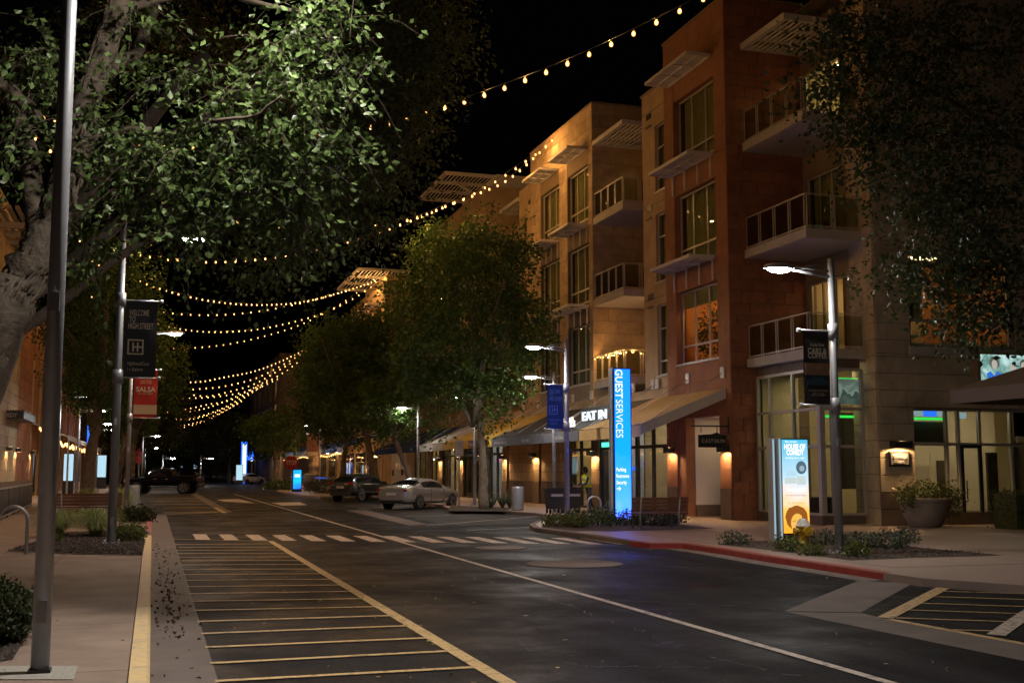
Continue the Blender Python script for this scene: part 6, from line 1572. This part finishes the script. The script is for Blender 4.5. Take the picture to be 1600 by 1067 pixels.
# ================================================================== FAR BUILDINGS
def far_block(label, x0, x1, y0, y1, h, m, wins, name='far_building', side='X-', light=()):
    t = thing(name, label, 'building', ((x0 + x1) / 2, y0, 0))
    c = x0 if side == 'X-' else x1
    hs = [w for w in wins]
    wall(side, c, y0, y1, KZ, h, hs, m, t, .3)
    wall('Y', y0, *( (x0 + .31, x1) if side == 'X-' else (x0, x1 - .31)), KZ, h, [], m, t, .3)
    MB().box(x0, x1, y0 + .31, y1, h - .05, h - .002).build('roof', 'brown_panel', t)
    for i, w in enumerate(hs): window(side, c, *w, t, depth=.1, behind='room' if i in light else 'curtain', light='room_light' if i in light else None)
    return t
wn_ = lambda ys, zs, w=3: [(y, y + w, z, z + 2.7) for y in ys for z in zs]
fb1 = far_block('tan tower beyond the first street trees with white sun shades', RW, 34, 98, 116, 18.2, 'tan_render', wn_((100, 105, 110), (5.7, 9.5, 13.3)), light=(1,))
sunshade(RW - 2.2, RW + 2.5, 99, 111, 19.2, fb1, slats=True, along='X', n=14, thick=.25)
MB().box(RW + .6, RW + 3, 100, 111, 18.2, 19.18).build('canopy_post', 'tan_render', fb1)
for y in (100, 105, 110): sunshade(RW - 1.2, RW - .01, y, y + 3, 16.4, fb1, brackets=False)
far_block('tan building row in the middle distance above the stop sign', RW + .5, 34, 122, 148, 16.5, 'tan_stone', wn_((124, 129, 134, 140), (5.7, 9.3, 12.9)), light=(2, 5))
far_block('pale lit building at the far end of the right side', RW - 1, 34, 176, 230, 19.5, 'tan_render', wn_((178, 186, 196, 206, 216), (5.7, 9.3, 12.9, 16.3), 4), light=(1, 2, 7))
far_block('dark low building closing the street far away', -30, 40, 420, 430, 11, 'brown_panel', [], side='X-')
far_block('far left building hidden behind street trees', -20, LW, 150, 260, 12, 'red_render', wn_((160, 175, 190), (3, 7), 4), side='X+', light=(0, 3))
pa = thing('patio_awning', 'blue awning over the lit cafe by the stop sign', 'awning', (17, 110, 4))
b = MB(); b.add([(RW, 99, 4.9), (RW, 147, 4.9), (15.8, 147, 3.9), (15.8, 99, 3.9), (RW, 99, 4.8), (RW, 147, 4.8), (15.8, 147, 3.8), (15.8, 99, 3.8)], [(0, 1, 2, 3), (7, 6, 5, 4), (0, 3, 7, 4), (3, 2, 6, 7)]); b.build('canvas', 'canvas_blue', pa)
MB().box(15.78, 15.82, 99, 147, 3.4, 3.9).build('valance', 'canvas_blue', pa)
cf = thing('cafe', 'row of warm lit cafe windows in the far distance', 'shops', (RW - .2, 120, 0))
for i, y in enumerate((100, 106, 112, 124, 131, 138)):
    window('X-', RW - .25, y, y + 4.5, .4, 3.5, cf, rows=(.7,), depth=.05, frame='frame_dark', behind='room', light='room_light', sill=False, room=.05 + .15 if False else 1.2)
    sconce(RW - .3, y + 5.2, 2.6, 'X-', ('nearest wall lamp of the far cafe front', 'second wall lamp of the far cafe front', 'third wall lamp of the far cafe front')[i]) if i in (0, 1, 2) else None
fe2 = thing('cafe_fence', 'blue lit railing in front of the far cafe', 'fence', (14.9, 115, KZ))
MB().bar((14.9, 104, KZ + 1.05), (14.9, 132, KZ + 1.05), .06, .06).build('rail', 'fence_dark', fe2)
for k in range(56): MB().bar((14.9, 104 + k * .5, KZ), (14.9, 104 + k * .5, KZ + 1.02), .03, .03).build('bar', 'fence_dark', fe2)
MB().box(14.86, 14.94, 103.9, 132.1, KZ + .98, KZ + 1.01).build('light_strip', 'neon_blue', fe2)
po = thing('wall_poster', 'large pale poster on the tan wall left of the dark hatchback', 'poster', (RW - .05, 92, 1.5))
MB().box(RW - .02, RW + .02, 88.5, 94, .6, 3.6).build('sheet', 'ink_white', po); r = random.Random(8)
for k in range(8): a = 88.9 + r.random() * 4; z = .9 + r.random() * 2.2; MB().box(RW - .03, RW - .022, a, a + .9, z, z + .5).build('print', ('banner_black', 'red_cooler', 'pole_paint')[k % 3], po)
wl2 = thing('side_wall', 'tan wall with shop door between the two awning rows', 'wall', (RW, 85, 0)); wall('X-', RW + .04, 80.02, 97.9, KZ, 9, [(81, 86, .3, 3.4)], 'tan_render', wl2); window('X-', RW + .04, 81, 86, .3, 3.4, wl2, rows=(.7,), frame='frame_dark', behind='room', light='room_light_low', sill=False)
MB().box(RW - .05, RW + .03, 83.4, 84.2, 3.5, 3.75).build('exit_light', 'neon_green', wl2)
# tiny lights and cars deep down the street
for i, (px, py, s, m, lab) in enumerate(((1, 0, 0, '', ''),)): pass
def far_glow(label, cat, px, py, Y, w, h, m, name):
    p = AY(px, py, Y); t = thing(name, label, cat, p); MB().box(p[0] - w / 2, p[0] + w / 2, Y, Y + .1, p[2] - h / 2, p[2] + h / 2).build('lit_face', m, t); MB().box(p[0] - .06, p[0] + .06, Y + .11, Y + .2, 0, p[2]).build('post', 'pole_paint', t); return t
far_glow('tiny green traffic signal on the left far away', 'signal', 184.5, 694, 150, .55, .8, 'neon_green', 'traffic_signal'); far_glow('tiny pink neon sign on the left far away', 'neon sign', 181.5, 717.5, 140, .6, .4, 'neon_pink', 'neon_sign'); far_glow('tiny teal street sign high in the far trees', 'sign', 289.5, 678, 320, 1.2, .5, 'neon_teal', 'street_sign')
far_glow('tiny white window light far down the street', 'sign', 305.5, 728, 330, .9, 1.4, 'lit_edge', 'street_sign'); far_glow('tiny red light far down the street', 'sign', 313, 731, 330, .8, .6, 'red_cooler', 'street_sign'); far_glow('tiny blue round sign on the left facade', 'sign', 144, 677, 120, .9, 2.6, 'neon_blue', 'street_sign'); far_glow('small vertical red banner far on the left', 'banner', 218, 702, 150, .75, 3.4, 'stop_red', 'street_sign')
for i, (px, py) in enumerate(((269, 731), (283, 728.5), (323, 709), (340, 709.5), (350, 712), (318, 727))):
    p = AY(px, py, 300); t = thing('street_lamp', ('distant lamp left of the pickup tailgate', 'distant lamp above the pickup bed', 'distant lamp at the left of the dark far trees', 'distant lamp among the dark far trees', 'distant lamp right of the dark far trees', 'lowest distant lamp at the end of the street')[i], 'street lamp', (p[0], 300, 0), 'distant lamps'); MB().tube([(p[0], 300, 0), (p[0], 300, p[2] - .2)], .08, 6).build('post', 'pole_paint', t); MB().box(p[0] - .35, p[0] + .35, 299.9, 300.1, p[2] - .2, p[2]).build('light_panel', 'lit_white', t)

# ================================================================== STRING LIGHTS
bm_ = MB()
bm_.lathe([(.003, -.036), (.02, -.022), (.024, 0), (.02, .022), (.003, .036)], 8, mi=0)
bm_.lathe([(.006, -.062), (.038, -.045), (.05, -.005), (.042, .036), (.02, .066)], 10, mi=1); bm_.lathe([(.024, .068), (.024, .135)], 8, mi=2)
BULB = bm_.mesh('bulb', ['bulb_core', 'bulb_globe', 'black_metal'])
def spline(pts, n=24):
    out = []
    for i in range(len(pts) - 1):
        p0, p1, p2, p3 = pts[max(i - 1, 0)], pts[i], pts[i + 1], pts[min(i + 2, len(pts) - 1)]
        for k in range(n):
            t = k / n; out.append(tuple(.5 * ((2 * p1[j]) + (-p0[j] + p2[j]) * t + (2 * p0[j] - 5 * p1[j] + 4 * p2[j] - p3[j]) * t * t + (-p0[j] + 3 * p1[j] - 3 * p2[j] + p3[j]) * t ** 3) for j in range(len(p1))))
    out.append(pts[-1]); return out
def on_plane(px, py, A, B):
    """point of a sight line on the upright plane through A and B"""
    d = _ray(px, py); ax, ay = A; bx, by = B[0] - A[0], B[1] - A[1]
    t = (ax * by - ay * bx) / (d[0] * by - d[1] * bx); return (d[0] * t, d[1] * t, EYE + d[2] * t)
GLOW = bpy.data.lights.new('bulb_glow', 'POINT'); GLOW.energy = 185.0; GLOW.color = (1.0, 0.55, 0.20); GLOW.shadow_soft_size = 0.03
def strand(label, pts3, spacing, cable=.008, size=1.0, power=1.0, every=2, group='festoon strings across the street'):
    t = thing('string_lights', label, 'string lights', pts3[0], group)
    MB().tube(pts3, cable, 5, cap=False).build('cable', 'black_metal', t)
    acc = 0; nxt = spacing * .5; out = 0; glow = GLOW
    if power * every != 1.0: glow = GLOW.copy(); glow.energy = GLOW.energy * power * every
    for a, b_ in zip(pts3[:-1], pts3[1:]):
        a, b_ = Vector(a), Vector(b_); L = (b_ - a).length
        while nxt <= acc + L:
            p = a + (b_ - a) * ((nxt - acc) / L); p.z -= .13 * size
            link('bulb', BULB, t, M=Matrix.Translation(p) @ Matrix.Rotation(random.uniform(-.15, .15), 4, 'X') @ Matrix.Diagonal((size, size, size, 1))); out += 1
            link('bulb_glow', glow, t, M=Matrix.Translation(p)) if out % every == 0 else None
            nxt += spacing
        acc += L
    return t
random.seed(4)
def street_strand(label, YL, YR, ctrl, spacing, XL=LW, XR=RW, size=1.0, power=1.0, every=2):
    c = spline([(x, y - 1) for x, y in ctrl], 10)
    return strand(label, [on_plane(x, y, (XL, YL), (XR, YR)) for x, y in c], spacing, size=size, power=power, every=every)
street_strand('highest string of bulbs rising out of the top of the picture', 45, 16, [(60, 178), (200, 217), (300, 227), (380, 224), (530, 203), (625, 184), (760, 142), (902, 87), (1050, 17), (1160, -40)], .62)
street_strand('string of bulbs threading the near leaves and rising to the tan tower', 38, 53, [(20, 180), (90, 240), (165, 274), (213, 295), (259, 312), (327, 332), (400, 347), (458, 352), (518, 354), (596, 347), (650, 338), (700, 318), (747, 300), (800, 274), (868, 212)], .62)
street_strand('string of bulbs sagging lowest just under the near leaves', 72, 53, [(44, 342), (103, 367), (165, 386), (231, 399), (301, 407), (373, 406), (429, 400), (504, 386), (578, 366), (634, 346), (688, 324), (745, 298), (800, 265), (868, 216)], .62)
street_strand('string of bulbs starting beside the banner post and passing the far trees', 72, 101, [(44, 348), (103, 385), (165, 417), (228, 442), (290, 461), (352, 472), (413, 475), (471, 471), (535, 455), (590, 437)], .62)
street_strand('string of bulbs behind the top of the black banner', 98, 101, [(95, 444), (138, 461), (200, 478), (246, 486), (309, 491), (374, 489), (441, 479), (509, 463), (566, 446), (590, 438)], .72)
street_strand('string of bulbs at the level of the white lamp head', 125, 101, [(170, 480), (246, 505), (294, 515), (342, 518), (400, 514), (455, 503), (506, 488), (555, 464), (590, 440)], .72)
street_strand('string of bulbs just below the white lamp head', 125, 122, [(200, 528), (265, 543), (313, 542), (363, 536), (415, 524), (466, 508), (520, 482), (560, 455)], .72)
low = [(125, 151, [(278, 596), (315, 595), (347, 589), (397, 579), (440, 563), (490, 539)]), (150, 151, [(266, 606), (287, 608), (317, 606), (347, 603), (397, 591), (440, 570), (490, 541)]), (150, 155, [(270, 606), (297, 615), (325, 618), (350, 613), (397, 599), (445, 572), (490, 545)]),
       (160, 158, [(262, 620), (275, 621), (325, 620), (370, 614), (397, 606), (440, 583), (478, 556)]), (175, 160, [(254, 637), (280, 640), (325, 631), (357, 625), (397, 609), (440, 588)]), (185, 165, [(258, 643), (285, 643), (325, 636), (375, 616), (420, 592)]),
       (195, 180, [(250, 653), (275, 654), (307, 651), (350, 636), (395, 610)]), (205, 190, [(258, 656), (287, 656), (325, 648), (370, 628), (410, 602)]), (215, 200, [(259, 663), (287, 664), (325, 653), (372, 630)]), (225, 210, [(260, 670), (292, 666), (330, 653), (380, 625)])]
for (yl, yr, c), lab in zip(low, ('uppermost', 'second from the top', 'third from the top', 'fourth from the top', 'fifth from the top', 'sixth from the top', 'seventh from the top', 'eighth from the top', 'second lowest', 'lowest')):
    street_strand(lab + ' string in the far bundle of bulbs over the street', yl, yr, c, .80, size=1.35, power=4.0, every=4)
strand('festoon bulbs under the pale awning of the left patio', [(-5.35, 79.5 + k * 1.0, 3.6 + .12 * math.sin(k * 1.3)) for k in range(46)], .62, size=1.5, group='festoon strings on the facades')
strand('second festoon string over the left patio', [(-6.2, 80 + k * 1.0, 3.85 + .14 * math.sin(k * 1.1 + 1)) for k in range(40)], .8, size=1.5, group='festoon strings on the facades')
strand('three festoon bulbs beside the comedy canopy', [(-6.2, 70.5, 4.4), (-6.2, 74, 4.1)], .9, size=1.4, group='festoon strings on the facades')
strand('festoon string draped on the lowest tan tower balcony', [(RW - .06, 48.05 - 3.3 * k / 20, 6.78 + .1 * abs(math.sin(k * .5))) for k in range(21)] + [(RW + 2.3 * k / 10, 44.66, 6.8 + .06 * math.sin(k)) for k in range(11)], .34, size=.62, power=.12, group='festoon strings on the facades')
strand('festoon bulbs under the blue cafe awning far away', [(15.6, 99 + k * 2.0, 3.3 + .1 * math.sin(k)) for k in range(25)], 1.3, size=1.0, group='festoon strings on the facades')
# ================================================================== TREES
def px_cluster(px, py, rx, ry, Y, n, r, dy=.7):
    """n twig starts in a leafy mass seen at (px, py) and standing at distance Y"""
    out = []
    c = AY(px, py, Y); s = Y * 1.05 / FOC
    while len(out) < n:
        u = r.normal(size=3); u /= np.linalg.norm(u); u *= r.uniform(0, 1) ** .38
        out.append((c[0] + u[0] * rx * s, Y + u[1] * dy, c[2] + u[2] * ry * s))
    return out
r = np.random.default_rng(21)
def PX(px, py, Y): return AY(px, py, Y)
NT = 14.0
trunk = [(PX(-270, 1010, NT), 0.353), (PX(-150, 760, NT), 0.311), (PX(-62, 600, NT), 0.294), (PX(-18, 532, NT), 0.286), (PX(18, 470, NT), 0.269), (PX(58, 407, NT), 0.235), (PX(85, 345, NT), 0.185), (PX(110, 270, NT), 0.160), (PX(135, 167, NT), 0.139), (PX(154, 100, NT), 0.134), (PX(180, 33, NT), 0.126), (PX(200, -70, NT), 0.109)]
limbs = [[(PX(128, 232, NT), .11), (PX(160, 212, NT), .085), (PX(205, 205, NT - .2), .06), (PX(270, 212, NT - .5), .04), (PX(360, 180, NT - 1), .025)],
         [(PX(60, 380, NT), .13), (PX(35, 190, NT + .3), .10), (PX(5, 140, NT + .5), .09), (PX(-60, 60, NT + .8), .06)], [(PX(60, 190, NT + .3), .09), (PX(20, 145, NT + .3), .08), (PX(-30, 110, NT), .05)],
         [(PX(170, 110, NT + .3), .10), (PX(215, 80, NT + 1.5), .08), (PX(245, 10, NT + 2), .06)], [(PX(188, 20, NT), .07), (PX(300, -20, NT), .05), (PX(470, 20, NT - 1.4), .02)], [(PX(330, 190, 12.2), .022), (PX(400, 182, 12), .018), (PX(440, 150, 11.7), .012)]]
lit = [(470, 50, 55, 60, 11.6, 40), (500, 20, 50, 30, 11.6, 24), (440, 128, 60, 34, 11.5, 40), (405, 95, 45, 25, 11.6, 18), (560, 30, 45, 40, 12, 22), (535, 95, 55, 26, 12, 22), (390, 190, 95, 45, 11.9, 60), (300, 235, 95, 55, 12.3, 75), (225, 250, 70, 45, 12.8, 50), (330, 300, 85, 45, 12.3, 70), (420, 290, 65, 55, 12, 55), (250, 130, 50, 30, 12.6, 22), (290, 110, 40, 20, 12.4, 14),
       (530, 212, 70, 28, 12, 34), (470, 235, 70, 30, 12, 34), (350, 345, 60, 34, 12.2, 30), (290, 365, 40, 20, 12.2, 14), (150, 290, 50, 36, 12.9, 24), (195, 20, 40, 22, 12.7, 18), (160, 190, 50, 18, 12.8, 18), (180, 200, 40, 14, 12.5, 14),
       (40, 40, 40, 55, 12.4, 24), (55, 110, 28, 40, 12.4, 16), (20, 220, 35, 50, 12.6, 16), (110, 230, 24, 50, 12.8, 16), (45, 310, 14, 12, 13, 4), (130, 350, 10, 38, 12.9, 10), (135, 415, 12, 26, 12.9, 6), (430, 230, 70, 40, 11.8, 34), (250, 300, 60, 30, 12.4, 24)]
drk = [(600, 60, 90, 80, 15, 80), (665, 110, 60, 55, 15.5, 40), (560, 150, 85, 60, 15, 70), (520, 300, 70, 50, 14.5, 50), (590, 240, 70, 50, 15.5, 46), (455, 390, 40, 42, 13.6, 26), (400, 425, 22, 18, 13.4, 8), (700, 40, 35, 45, 15.5, 18), (640, 200, 45, 26, 15.5, 18), (620, 330, 40, 30, 15, 8), (300, 60, 110, 70, 20.5, 60), (380, 120, 100, 60, 20, 50), (480, 200, 90, 60, 16, 50), (240, 20, 90, 60, 20.5, 34), (460, 330, 60, 40, 14, 34), (560, 330, 26, 60, 14.6, 20), (130, 90, 60, 70, 15, 26), (20, 120, 50, 60, 15, 20), (660, 10, 60, 40, 15.5, 24)]
cs = []
for c in lit: cs += px_cluster(*c[:4], c[4] + 1.1, max(2, int(c[5] * .20)), r, .5)
cd = []
for c in drk: cd += px_cluster(*c[:4], c[4] + 8.5, int(c[5] * .8), r, 1.5)
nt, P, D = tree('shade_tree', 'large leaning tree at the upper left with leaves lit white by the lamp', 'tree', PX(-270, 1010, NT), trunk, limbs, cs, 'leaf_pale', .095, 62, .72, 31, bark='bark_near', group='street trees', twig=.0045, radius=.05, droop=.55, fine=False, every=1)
B2 = (-3.3, 24.0, KZ)
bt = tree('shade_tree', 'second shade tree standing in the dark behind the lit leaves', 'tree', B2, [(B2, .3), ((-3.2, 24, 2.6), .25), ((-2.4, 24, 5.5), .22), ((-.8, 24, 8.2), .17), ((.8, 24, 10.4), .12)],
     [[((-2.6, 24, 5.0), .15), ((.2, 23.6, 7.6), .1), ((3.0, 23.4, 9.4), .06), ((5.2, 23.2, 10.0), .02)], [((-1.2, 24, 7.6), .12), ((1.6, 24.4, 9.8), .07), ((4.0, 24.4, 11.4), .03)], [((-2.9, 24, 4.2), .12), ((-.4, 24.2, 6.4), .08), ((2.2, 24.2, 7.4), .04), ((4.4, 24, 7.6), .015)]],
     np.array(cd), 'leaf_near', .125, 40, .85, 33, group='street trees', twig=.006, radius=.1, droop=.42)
# the 300 leaves nearest the camera stand as pieces of their own
order = np.argsort(np.linalg.norm(P - np.array([0, 0, EYE]), axis=1))[:290]
LM = []
for k in range(6): LM.append(leaf_mesh(np.zeros((1, 3)), .09, 'leaf_pale', seed=50 + k, fine=True))
for i, k in enumerate(order): link('leaf', LM[i % 6], nt, M=Matrix.Translation(P[k] + np.array([.02, -.03, .01])) @ Matrix.Rotation(i * 1.7, 4, 'Z'))
# bark plates: long raised flakes along the trunk
rb = np.random.default_rng(9); b = MB()
for i in range(620):
    u = rb.uniform(2.2, 10.2); k = int(u); w = u - k; (p, ra), (q, rb_) = trunk[k], trunk[k + 1]; c = np.array(p) * (1 - w) + np.array(q) * w; rad = ra * (1 - w) + rb_ * w; d = np.array(q) - np.array(p); d /= np.linalg.norm(d)
    a = rb.uniform(0, 6.28); e1 = np.cross(d, (0, 1, 0)); e1 /= np.linalg.norm(e1); e2 = np.cross(d, e1); nrm = e1 * math.cos(a) + e2 * math.sin(a); tg = np.cross(d, nrm); L = rb.uniform(.05, .16); W_ = rb.uniform(.012, .035)
    c = c + nrm * (rad * .97); b.add([tuple(c - d * L - tg * W_ * .4), tuple(c - tg * W_), tuple(c + d * L), tuple(c + tg * W_), tuple(c + nrm * .022)], [(0, 3, 4), (3, 2, 4), (2, 1, 4), (1, 0, 4)])
o = b.build('bark_plate', 'bark_near', nt); o['kind'] = 'stuff'

# dark tree over the upper right corner, trunk standing outside the frame
TR = 17.0
cr_ = [(1500, 60, 150, 90, 17, 120), (1400, 60, 110, 70, 17, 80), (1310, 40, 70, 45, 17, 40), (1330, 120, 80, 50, 17, 50), (1420, 180, 100, 60, 17, 80), (1540, 190, 90, 80, 17, 90), (1400, 260, 70, 36, 17, 36), (1480, 290, 90, 50, 17, 70), (1570, 310, 60, 70, 17, 55), (1430, 330, 60, 26, 17, 26), (1370, 205, 60, 24, 17, 20), (1500, 380, 80, 40, 17, 50), (1420, 410, 55, 18, 17, 16), (1560, 430, 50, 50, 17, 34), (1480, 450, 60, 24, 17, 20), (1530, 490, 46, 44, 17, 34), (1480, 420, 60, 40, 17, 34), (1545, 400, 50, 40, 17, 30), (1560, 480, 40, 30, 17, 16), (1545, 540, 18, 24, 17, 8), (1455, 505, 26, 16, 17, 6), (1270, 105, 40, 14, 17, 8), (1280, 140, 40, 18, 17, 10), (1300, 205, 30, 14, 17, 6), (1390, 445, 30, 10, 17, 5), (1350, 180, 40, 16, 17, 10), (1365, 295, 45, 14, 17, 9), (1650, 250, 80, 220, 17, 90), (1600, 470, 30, 20, 17, 8)]
c2 = []
for c in cr_: c2 += px_cluster(*c[:5], max(2, int(c[5] * .60)), r, 1.3)
b0 = (PX(1760, 900, TR)[0], TR + .5, KZ)
tree('shade_tree', 'dark leafy tree hanging over the upper right corner', 'tree', b0, [(b0, .32), ((b0[0] - .2, b0[1], 3), .26), ((b0[0] - .6, b0[1], 6), .2), ((b0[0] - 1.2, b0[1], 9.5), .1)],
     [[((b0[0] - .3, b0[1], 4), .13), (PX(1600, 420, TR), .08), (PX(1500, 330, TR), .05), (PX(1400, 300, TR), .02)], [((b0[0] - .5, b0[1], 5.4), .12), (PX(1620, 250, TR), .08), (PX(1470, 150, TR), .05), (PX(1330, 90, TR), .02)]],
     c2, 'leaf_corner', .115, 26, .55, 41, group='street trees', twig=.006, radius=.08, droop=.45)

# crowns along both kerbs
def street_tree(label, base, zt, rad, zc, n, size, leaf, seed, lean=(0, 0), n_leaf=44, tr=.2, fork=False, gap=.3, bottom=None, bark='bark_far', bend=.8):
    rr = np.random.default_rng(seed); x, y, z = base; lx, ly = lean
    c = (x + lx, y + ly, zc)
    tk_ = [((x, y, z), tr * 1.15), ((x + lx * bend * .15, y + ly * bend * .12, z + (zt - z) * .3), tr), ((x + lx * bend * .55, y + ly * bend * .5, z + (zt - z) * .65), tr * .85), ((x + lx * bend, y + ly * bend, zt), tr * .75), ((c[0], c[1], zc + rad[2] * .35), tr * .2)]
    lim = []
    for k in range(6):
        a = rr.uniform(0, 6.28); lim.append([((x + lx * .7, y + ly * .7, zt - .5), tr * .5), ((c[0] + math.cos(a) * rad[0] * .45, c[1] + math.sin(a) * rad[1] * .45, zc - rad[2] * .2), tr * .3), ((c[0] + math.cos(a) * rad[0] * .8, c[1] + math.sin(a) * rad[1] * .8, zc + rad[2] * rr.uniform(0, .5)), tr * .1)])
    pts = lumpy(rr, c, rad, n, gap=gap, shell=.25)
    if bottom is not None: pts = pts[pts[:, 2] > bottom + rr.uniform(-.5, .5, len(pts))]
    return tree('street_tree', label, 'tree', base, tk_, lim, pts, leaf, size, n_leaf, rad[0] * .2, seed, bark=bark, group='street trees', radius=rad[0] * .05, droop=.4, twig=0)[0]
a = G(756, 795, KZ)
street_tree('large rounded street tree rising behind the silver sedan', (a[0], a[1], KZ), 4.2, (3.75, 3.6, 5.0), 8.7, 640, .185, 'leaf_olive', 51, lean=(-.75, 0), tr=.2, n_leaf=46, bottom=3.1, gap=.12, bend=.3)
street_tree('second street tree with a forked trunk behind the dark hatchback', (15.0, 80, KZ), 4.6, (4.2, 4.2, 4.3), 9.0, 500, .24, 'leaf_olive', 52, lean=(-1.2, 0), tr=.26, bottom=3.6)
street_tree('street tree with a leaning trunk between hatchback and sedan', (15.4, 70, KZ), 4.0, (2.2, 2.4, 2.0), 5.6, 190, .17, 'leaf_olive', 53, lean=(-1.7, 0), tr=.2, bottom=3.2)
street_tree('dark trunked street tree left of the hatchback', (14.6, 93, KZ), 4.6, (4.6, 4.2, 5.2), 9.2, 500, .26, 'leaf_olive', 54, lean=(.3, 0), tr=.24, bottom=3.8)
street_tree('far street tree against the lit towers', (12.8, 128, KZ), 3.4, (3.6, 3.6, 2.4), 6.0, 200, .28, 'leaf_olive', 55, tr=.25)
for lab, x, y, rx, rz, zc, s in (('wide dark tree in the centre of the far street', 10.6, 172, 6.0, 3.2, 6.6, 61), ('left one of the dark trees closing the street', 4.5, 210, 6.5, 3.0, 5.8, 62), ('round dark tree straight down the street', 9.5, 235, 6.5, 3.6, 6.8, 63), ('far dark tree behind the pickup bed', 2.0, 190, 4.5, 2.8, 5.4, 64), ('last dark tree over the far cars', 15, 260, 8, 4, 7.5, 65)):
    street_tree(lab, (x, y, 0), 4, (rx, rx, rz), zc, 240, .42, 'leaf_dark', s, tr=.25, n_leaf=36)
p = AX(152, 772, -3.3)
street_tree('left street tree behind the black welcome banner', (-3.4, 66, KZ), 5.2, (3.2, 3.4, 5.4), 9.4, 620, .17, 'leaf_olive', 71, lean=(.7, 0), tr=.30, bottom=4.6)
street_tree('pale trunked tree leaning right behind the salsa banner', (-2.5, 84, KZ), 5.0, (2.9, 2.9, 3.8), 8.6, 300, .2, 'leaf_olive', 72, lean=(1.9, 0), tr=.24, bottom=5.2, bark='bark_near')
street_tree('left street tree over the pickup hood', (-2.8, 104, KZ), 5.0, (3.2, 3.4, 4.6), 9.0, 320, .24, 'leaf_olive', 73, lean=(.6, 0), tr=.25)
street_tree('further left street tree in the dark', (-3.0, 140, KZ), 5.0, (6.0, 5.0, 4.6), 8.6, 320, .32, 'leaf_dark', 74, lean=(1.5, 0), tr=.25)
street_tree('left street tree low behind the patio posts', (-4.4, 92, KZ), 4.6, (2.4, 2.4, 3.2), 9.0, 220, .2, 'leaf_dark', 75, tr=.22)

def palm(label, x, y, h, tr, L, n, seed, z=KZ):
    t = thing('palm_tree', label, 'palm', (x, y, z), 'palms along the far street'); rr = random.Random(seed)
    b = MB(); m = 16; b.tube([(x + .04 * math.sin(i), y, z + h * i / m) for i in range(m + 1)], [tr * (1.12 if i % 2 else .9) for i in range(m + 1)], 10, smooth=False); b.build('trunk', 'palm_bark', t)
    for k in range(n):
        a = 6.283 * k / n + rr.uniform(-.2, .2); e = rr.uniform(-.25, 1.25); b = MB(); sp = []
        for i in range(9):
            u = i / 8; ra = L * u * math.cos(e * (1 - .5 * u)); zz = L * (math.sin(e) * u - .75 * u * u * (1.0 - .25 * e)); sp.append(Vector((x + math.cos(a) * ra, y + math.sin(a) * ra, z + h + zz)))
        b.tube(sp, [.04 * (1 - .1 * i) for i in range(9)], 4, cap=False)
        sd = Vector((-math.sin(a), math.cos(a), 0))
        for i in range(1, 8):
            for q in (0, .5):
                c = sp[i] * (1 - q) + sp[min(i + 1, 8)] * q; dd = (sp[min(i + 1, 8)] - sp[i - 1]).normalized(); ll = L * .24 * math.sin(math.pi * (.18 + .8 * (i + q) / 9))
                for s in (-1, 1):
                    e_ = c + sd * s * ll * .8 + dd * ll * .6 - Vector((0, 0, ll * .35)); b.add([tuple(c), tuple(c + dd * .09), tuple(e_)], [(0, 1, 2)])
        b.build('frond', 'leaf_dark', t)
    return t
p = AX(414, 752, 15.0); palm('slim palm with a drooping crown right of the white sedan', 15.0, p[1] * .88, 7.6, .32, 3.4, 26, 1)
p = AX(490, 750, 15.2); palm('thick date palm trunk between the kiosk and the poster', 15.2, p[1], 6.6, .5, 3.0, 24, 2)
p = AX(207, 750, -2.2); palm('rough palm trunk behind the pickup windscreen on the left', -2.2, 130, 6.0, .45, 2.6, 18, 3)
g = G(515, 770, KZ); shrub('hedge', 'pale low hedge between the bin and the dark hatchback', 'hedge', (g[0] + .3, g[1], KZ), 2.2, 1.2, 1.0, 'leaf_sage', .14, 700, 91)
g = G(443, 766, KZ); shrub('hedge', 'low planting at the far kerb nose', 'hedge', (g[0], g[1] + 2, KZ), 1.6, 1.4, .8, 'leaf_olive', .16, 300, 92)
